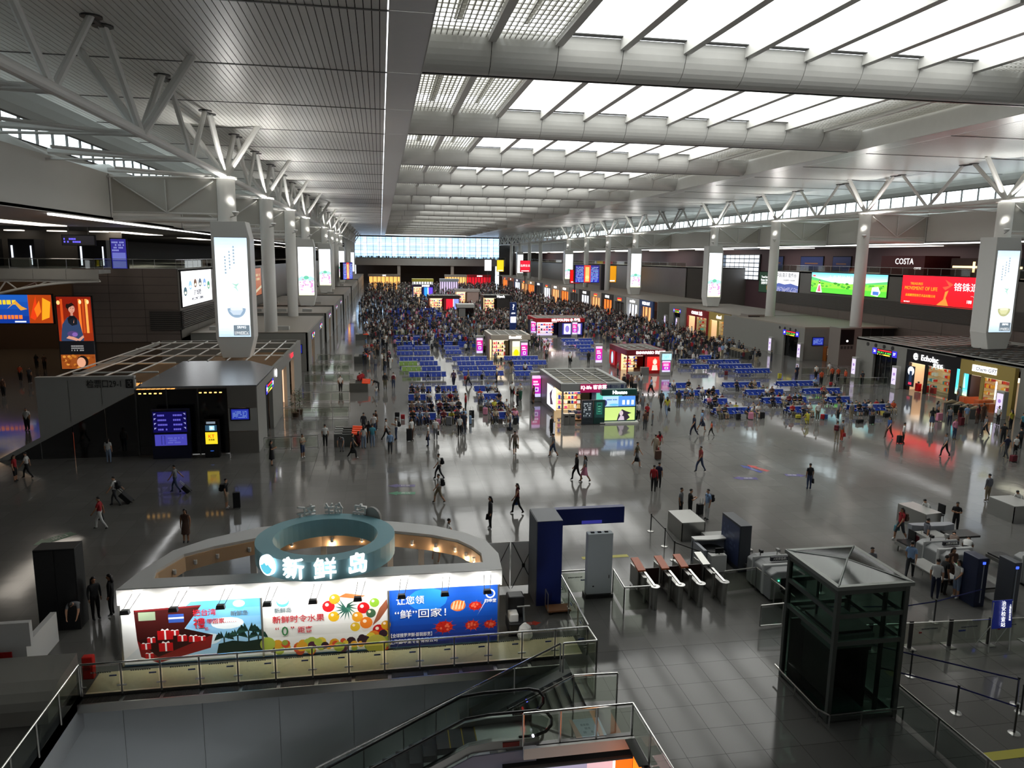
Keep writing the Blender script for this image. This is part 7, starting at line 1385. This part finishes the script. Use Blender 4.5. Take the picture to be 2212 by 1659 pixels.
 (2207,935,'A','stand','turquoise','black','in turquoise at the right picture edge',{}),
 (2127,941,'L','walk','grey','dark grey','walking left with a white and a dark bag',dict(hb='navy')),
 (2165,960,'RA','stand','black','black','at the right edge behind the red luggage',{}),
 (2172,990,'A','walk','navy','dark grey','pulling red luggage at the right edge',dict(case=(2188,998,'maroon',.45,.5,0))),
 (2202,970,'A','stand','dark grey','black','rightmost walker near the red luggage',{}),
 (2192,985,'A','stand','white','black','in a white vest near the red luggage',dict(sc=.9)),
 (1870,817,'L','stand','white','black','staff at the near right gate opening',{}),
 (1861,832,'A','stand','dark grey','black','standing before the near right gate',{}),
 (2070,872,'A','stand','grey','grey','looking into the yellow gift shop',{}),
 (2116,868,'A','stand','grey','black','shopping inside the yellow gift shop',{}),
 (1773,831,'A','stand','orange','black','leftmost orange vest by the right barrier',{}),
 (1796,824,'A','stand','orange','black','second orange vest by the right barrier',{}),
 (1809,824,'A','stand','orange','black','third orange vest by the right barrier',{}),
 (1825,829,'L','stand','orange','black','rightmost orange vest by the right barrier',dict(sleeve='long')),
 (1790,812,'A','stand','white','beige','in white behind the orange vests',{}),
 (1762,818,'A','stand','white','black','left of the orange vests in white',{}),
 (1810,907,'L','stand','grey','black','standing at the end of the far right seats',{}),
 (1838,908,'A','stand','grey','khaki','with a waist bag before the far right seats',{}),
 (1765,909,'C','stand','white','olive','in white between the right seat blocks',{}),
 (1745,917,'A','crouch','yellow','yellow','crouching in yellow before the right seats',{}),
 (1720,820,'A','stand','navy','navy','standing near the second gate block floor',{}),
 (1541,757,'A','stand','black','black','tourist in a striped top left of the gates',{}),
 (1551,755,'A','stand','white','black','beside the striped tourist near the gates',{}),
 (1573,760,'A','stand','black','black','in a black coat near the ticket gate bank',dict(sleeve='long',hb='black')),
 (1515,752,'C','stand','maroon','maroon','in a long maroon robe before the yellow shop',dict(cut='skirt')),
 (2132,1083,'A','stand','striped','khaki','in a striped sweater on the right floor',dict(sleeve='long')),
 (2062,1150,'LC','fold','black','black','officer standing behind the curved counter',dict(hair='hair_tail')),
 (1943,1166,'L','walk','red','dark grey','with a backpack and turquoise bag at right',dict(hair='hair_long',bp='brown',hb='turquoise',cut='short')),
 (1997,1192,'R','walk','striped','black','in a striped polo pushing a dark case',dict(case=(1985,1190,'maroon',.75,.45,0))),
 (1877,1262,'C','stand','grey','navy','in a grey tee behind the glass lift roof',{}),
 (1963,1250,'RA','walk','light blue','dark grey','in a light blue shirt beside the lift',dict()),
 (2055,1212,'RA','bend','plaid','beige','in a checked shirt bending at the belt',{}),
 (2083,1222,'RA','bend','white','black','in white bending at the scanner',{}),
 (2018,1293,'RA','stand','white','navy','in a white tee before the inspection table',dict(hair='hair_short')),
 (2036,1284,'R','stand','black','black','officer facing the girl in denim shorts',{}),
 (2064,1292,'L','raise','white','light jeans','in denim shorts at the check',dict(cut='short',hair='hair_long')),
 (2052,1262,'C','stand','brown','brown','behind the inspection table',dict(hair='hair_long')),
]
def headings(k): return R(D_[k])
for i, (px, py, hd, pose, top, legs, where, kw) in enumerate(PL):
    kw = dict(kw); p = fl(px, py); case = kw.pop('case', None); hb = kw.pop('hb', None); bp_ = kw.pop('bp', None); hi = kw.pop('hi', py > 905)
    lab = f'person in {top}, {POSEW[pose]}, {where}'
    o = person(p.x, p.y, headings(hd)+random.uniform(-.15, .15), pose, top, legs, lab, hi=hi, sc=kw.pop('sc', random.uniform(.97, 1.04)), **kw)
    o.location.z = 0
    if bp_: bag_backpack(o, bp_, f'{bp_} backpack of the person {where}')
    if hb: bag_hand(o, hb, f'{hb} bag of the person {where}')
    if case:
        q = fl(case[0], case[1]); suitcase(q.x, q.y, headings(hd) if case[5] else R(10), case[2], f'{case[2]} suitcase of the person {where}', case[3], case[4], .28, -.75 if case[5] else 0)
# clerks seated at desks
for (x, y, rz, top, lab) in ((29.6, 34.5, R(95), 'white', 'clerk in white leaning over papers at the right steel desk'), (36.1, 35.2, R(100), 'white', 'clerk in white writing at the rightmost steel desk'), (26.4, 31.3, R(-90), 'black', 'seated officer in black behind the curved counter')):
    person(x, y, rz, 'sit_lean', top, 'black', lab.replace('clerk', 'person', 1), z=.0 if 'officer' in lab else .22)
t = thing('office_chair', 'black chair under the seated officer at the curved counter', 'chair', (26.3, 31.3, 0), R(-90)); MB().box(-.25, .25, -.25, .25, .38, .43).build('seat', BLACK, t); MB().box(-.25, .25, -.32, -.27, .43, 1.0).build('backrest', BLACK, t)
for p_ in ((-.2, -.2), (.2, -.2), (-.2, .2), (.2, .2)): MB().bar((*p_, .4), (*p_, 0), .015, 6).build('leg', DSTEEL, t)
# seated travellers
rnd = random.Random(21)
TOPS = ['white']*6+['black']*7+['dark grey']*4+['grey']*4+['navy']*3+['light blue']*2+['red']*2+['maroon']*2+['pink', 'beige', 'brown', 'olive', 'yellow', 'green', 'plaid', 'striped', 'blue', 'orange', 'purple']
FULL = {('left', 0): .95, ('left', 1): .8, ('left', 2): .85, ('left', 3): .8, ('left', 4): .35, ('left', 5): .2, ('left', 6): .25, ('left', 7): .35, ('middle', 0): .85, ('middle', 1): .8, ('middle', 2): .6, ('middle', 3): .6, ('middle', 4): .25, ('middle', 5): .08, ('middle', 6): .08, ('middle', 7): .3, ('rear middle', 0): .4, ('rear middle', 1): .15, ('rear middle', 2): .2, ('rear middle', 3): .4, ('centre back', 0): .2, ('centre back', 1): .15, ('centre back', 2): .15, ('centre back', 3): .1, ('right centre', 0): .75, ('right centre', 1): .5, ('right centre', 2): .4, ('right centre', 3): .35, ('right', 0): .6, ('right', 1): .55, ('right', 2): .45, ('right', 3): .35, ('far right', 0): .8, ('far right', 1): .55, ('far right', 2): .35, ('far right', 3): .08}
seq = sorted(SLOTS, key=lambda s: s[1]); NS = 0; USED = set()
for (x, y, hd, blk, ri, si) in seq:
    pr_ = FULL.get((blk, ri), .45)
    if rnd.random() > pr_ or NP >= 296: continue
    top = rnd.choice(TOPS); top = next((q for q in [top]+rnd.sample(TOPS, len(TOPS)) if (q, blk, ri, si, hd) not in USED), top); USED.add((top, blk, ri, si, hd)); ps = rnd.choice(['sit', 'sit_phone', 'sit_lean', 'sit_phone'])
    fac = 'facing camera' if hd > 1 else 'facing away'
    person(x, y, hd+rnd.uniform(-.2, .2), ps, top, rnd.choice(['black', 'jeans', 'dark grey', 'navy', 'khaki', 'olive', 'beige']), f'person in {top} {"leaning" if "lean" in ps else "sitting"} on {ORDR[si]} seat of {ORDR[ri]} {blk} row, {fac}', hi=False, z=-.02, sc=rnd.uniform(.94, 1.02), hair=rnd.choice(['hair_short', 'hair_short', 'hair_long']), cut=rnd.choice(['long', 'long', 'short']), group=f'travellers seated in the {blk} block')
    NS += 1
LUG = [(969, 917, 'grey', .7, .5, 'big grey suitcase at the nearest left seats'), (1018, 903, 'black', .7, .45, 'black suitcase at the right end of the left seats'), (1015, 915, 'light blue', .7, .2, 'narrow pale blue case beside the black suitcase'), (1047, 895, 'pink', .62, .42, 'pink suitcase at the middle seats'), (1038, 888, 'olive', .5, .35, 'olive case left of the pink suitcase'), (1005, 820, 'red', .4, .35, 'red round bag by the middle seats'), (1040, 820, 'black', .6, .3, 'black case standing in the middle seats'), (1112, 915, 'black', .55, .3, 'black bag at the feet of the nearest middle seats'), (1100, 928, 'dark grey', .25, .5, 'grey duffel on the floor by the standing person in white'), (1591, 906, 'black', .55, .4, 'black case before the right centre seats'), (1618, 905, 'pink', .6, .42, 'bright pink suitcase before the right centre seats'), (1643, 903, 'black', .55, .4, 'second black case right of the pink suitcase'), (1772, 905, 'red', .45, .3, 'red case between the right seat blocks'), (1779, 905, 'blue', .45, .3, 'blue case between the right seat blocks'), (1720, 903, 'yellow', .3, .45, 'yellow printed box before the right seats'), (1852, 913, 'black', .3, .7, 'black duffel before the far right seats'), (1878, 915, 'black', .75, .45, 'tall black case before the far right seats'), (1910, 900, 'black', .35, .7, 'black bag pile at the end of the far right seats'), (1681, 818, 'yellow', .65, .45, 'pale green suitcase standing behind the right seats'), (1791, 832, 'red', .35, .3, 'small red bag behind the orange vests'), (870, 905, 'red', .4, .35, 'red bag at the left end of the nearest left seats'), (893, 893, 'maroon', .5, .35, 'maroon bag in front of the left seats'), (1370, 905, 'black', .3, .35, 'black camera bag beside the advert stand'), (1082, 780, 'dark grey', .5, .3, 'small dark case by the rear middle seats'), (1566, 810, 'maroon', .5, .4, 'maroon case by the right rear seats'), (1535, 895, 'brown', .45, .4, 'cardboard box at the right centre seats'), (946, 915, 'pink', .4, .4, 'peach coloured bag at the nearest left seats'), (858, 918-18, 'black', .4, .4, 'black bag left of the nearest left seats')]
for px, py, c, h_, w_, lab in LUG: p = fl(px, py); suitcase(p.x, p.y-.3, rnd.uniform(-.3, .3), c, lab, h_, w_, hd=h_ > .5)
# the far crowd: more than anyone could count, simple standing and sitting figures in one mesh
cv, cf, cc = [], [], []
def fig(sit):
    v, f, part = [], [], []
    def ring(cx, cy, z, rx, ry, n): return [(cx+rx*math.cos(2*math.pi*i/n), cy+ry*math.sin(2*math.pi*i/n), z) for i in range(n)]
    def tube(rs, pt, n=6):
        b0 = len(v); [v.extend(ring(*r, n)) for r in rs]
        for i in range(len(rs)-1):
            for q in range(n): f.append((b0+i*n+q, b0+i*n+(q+1) % n, b0+(i+1)*n+(q+1) % n, b0+(i+1)*n+q)); part.append(pt)
        f.append(tuple(b0+(len(rs)-1)*n+q for q in range(n))); part.append(pt)
    h = .5 if sit else .92
    if sit:
        for s in (-1, 1): tube([(.1*s, .42, 0, .05, .05), (.1*s, .42, .48, .07, .07)], 2, 5); tube([(.1*s, .2, .4, .08, .22), (.1*s, .2, .54, .08, .22)], 2, 5)
    else:
        for s in (-1, 1): tube([(.09*s, .05*s, 0, .05, .06), (.09*s, .03*s, .48, .065, .07), (.08*s, 0, h, .09, .1)], 2, 5)
    tube([(0, 0, h-.05, .15, .11), (0, 0, h+.28, .17, .11), (0, 0, h+.52, .17, .09), (0, 0, h+.58, .06, .06)], 1)
    for s in (-1, 1): tube([(.21*s, .06, h-.05, .035, .04), (.23*s, 0, h+.22, .045, .045), (.19*s, 0, h+.52, .05, .05)], 1, 4)
    tube([(0, .01, h+.57, .045, .05), (0, .02, h+.66, .075, .09), (0, .01, h+.75, .07, .08)], 0); tube([(0, -.015, h+.64, .08, .085), (0, -.01, h+.76, .085, .09), (0, 0, h+.82, .05, .06)], 3)
    return np.array(v), f, np.array(part)
FG = [fig(False), fig(True)]
pal = [lin(CLO[c]) for c in ['white']*7+['black']*12+['dark grey']*9+['grey']*6+['navy']*3+['maroon']*2+['red', 'beige', 'brown', 'olive', 'pink', 'light blue']]; pal2 = [lin(CLO[c]) for c in ('black', 'jeans', 'dark grey', 'navy', 'khaki', 'beige')]; sk = lin('#b98a6c'); hr = lin('#14100e')
nrg = np.random.default_rng(5)
KEEP = [(15, 20.6, 100, 110), (27, 37, 130, 141), (26, 34, 192, 201), (12, 21, 197, 206), (16.5, 21.5, 167, 173), (21, 30, 221, 229), (10, 19, 261, 271), (12, 34, 316, 326), (-9, 13, 386, 402), (32, 60, 390, 402), (22.5, 24.5, 132, 134), (30, 36, 86, 97)]
def crowd(x0, x1, y0, y1, n, psit, xf=None):
    for _ in range(n):
        x, y = nrg.uniform(x0, x1), nrg.uniform(y0, y1)
        if any(a-.5 < x < b+.5 and c-.5 < y < d+.5 for a, b, c, d in KEEP): continue
        s = nrg.random() < psit; V, F_, Pt = FG[int(s)]; a = (math.pi if nrg.random() < .5 else 0)+nrg.normal()*.3 if s else nrg.uniform(0, 6.28); sc = nrg.uniform(.9, 1.05)
        c, s_ = math.cos(a), math.sin(a); W_ = V*sc; X = W_[:, 0]*c-W_[:, 1]*s_+x; Y_ = W_[:, 0]*s_+W_[:, 1]*c+y
        b0 = sum(map(len, cv)) if False else crowd.n; crowd.n += len(V); cv.append(np.stack([X, Y_, W_[:, 2]], 1)); t = pal[nrg.integers(len(pal))]; l = pal2[nrg.integers(len(pal2))]
        for f, p in zip(F_, Pt): cf.append(tuple(q+b0 for q in f)); cc.append((sk, t, l, hr)[p])
crowd.n = 0
crowd(-2.5, 1.5, 92, 118, 34, 0); crowd(2, 26, 112, 132, 190, .5); crowd(-3, 27, 128, 160, 620, .35); crowd(-5, 30, 160, 205, 560, .6); crowd(-6, 34, 205, 260, 620, .6); crowd(-6, 40, 260, 385, 800, .5)
crowd(38, 57, 108, 128, 330, .6); crowd(36, 59, 126, 165, 620, .3); crowd(34, 59, 165, 215, 900, .3); crowd(34, 59, 215, 385, 900, .4); crowd(38, 55, 95, 110, 90, .6); crowd(20, 34, 142, 190, 260, .3)
V = np.concatenate(cv); me = bpy.data.meshes.new('crowd'); me.from_pydata(V.tolist(), [], cf); me.materials.append(colmat('crowd clothes', 0, .8))
ca = me.color_attributes.new('Col', 'FLOAT_COLOR', 'CORNER'); arr = np.ones((len(me.loops), 4), np.float32); lens = np.array([len(f) for f in cf]); arr[:, :3] = np.repeat(np.array(cc, np.float32), lens, axis=0); ca.data.foreach_set('color', arr.ravel()); me.update()
o = bpy.data.objects.new('crowd', me); COL.objects.link(o); tag(o, 'dense distant crowd filling the middle and far nave', 'crowd', kind='stuff')
# benches lost in the far crowd
m = MB()
for bx0, bx1 in ((2, 7), (9, 14.5), (40, 44), (47, 51)):
    y = 114.0
    while y < 200:
        if not any(a-1 < bx1 and b+1 > bx0 and c-1 < y < d+1 for a, b, c, d in KEEP): m.box(bx0, bx1, y, y+.06, .45, .88).box(bx0, bx1, y-.42, y+.48, .38, .44)
        y += 3.4 if y < 125 else 7.5
o = m.build('distant_benches', SEATB); tag(o, 'distant rows of blue seats showing between the crowd', 'benches', kind='stuff')
m = MB()
for i in range(150): x = nrg.uniform(-13, 66); V0, F0, _ = FG[0]; a = nrg.uniform(0, 6.28); c_, s_ = math.cos(a), math.sin(a); yy = nrg.uniform(405.5, 408); m.col = pal[nrg.integers(len(pal))]; m.add([(v[0]*c_-v[1]*s_+x, v[0]*s_+v[1]*c_+yy, v[2]+12.9-.3) for v in V0], F0)
o = m.build('gallery_crowd', colmat('crowd clothes', 0, .8)); tag(o, 'people along the far gallery rail, too small to tell apart', 'crowd', kind='stuff')

# make every label single out one thing
seen = {}
for o in LABELS:
    g = seen.setdefault(o['label'], []); g.append(o)
for l, g in seen.items():
    if len(g) > 1 and 'spot lamp' in l:
        g.sort(key=lambda o: proj(*o.location)[0])
        for i, o in enumerate(g): o['label'] = f'{ORDR[i] if i else "first"} {l} from the left'
    elif len(g) > 1:
        g.sort(key=lambda o: proj(*o.location)[0])
        for i, o in enumerate(g): o['label'] = l+f', {ORDR[i] if i else "first"} from left'
for o in LABELS:
    if len(o['label'].split()) > 16: print('LONG', o['label'])
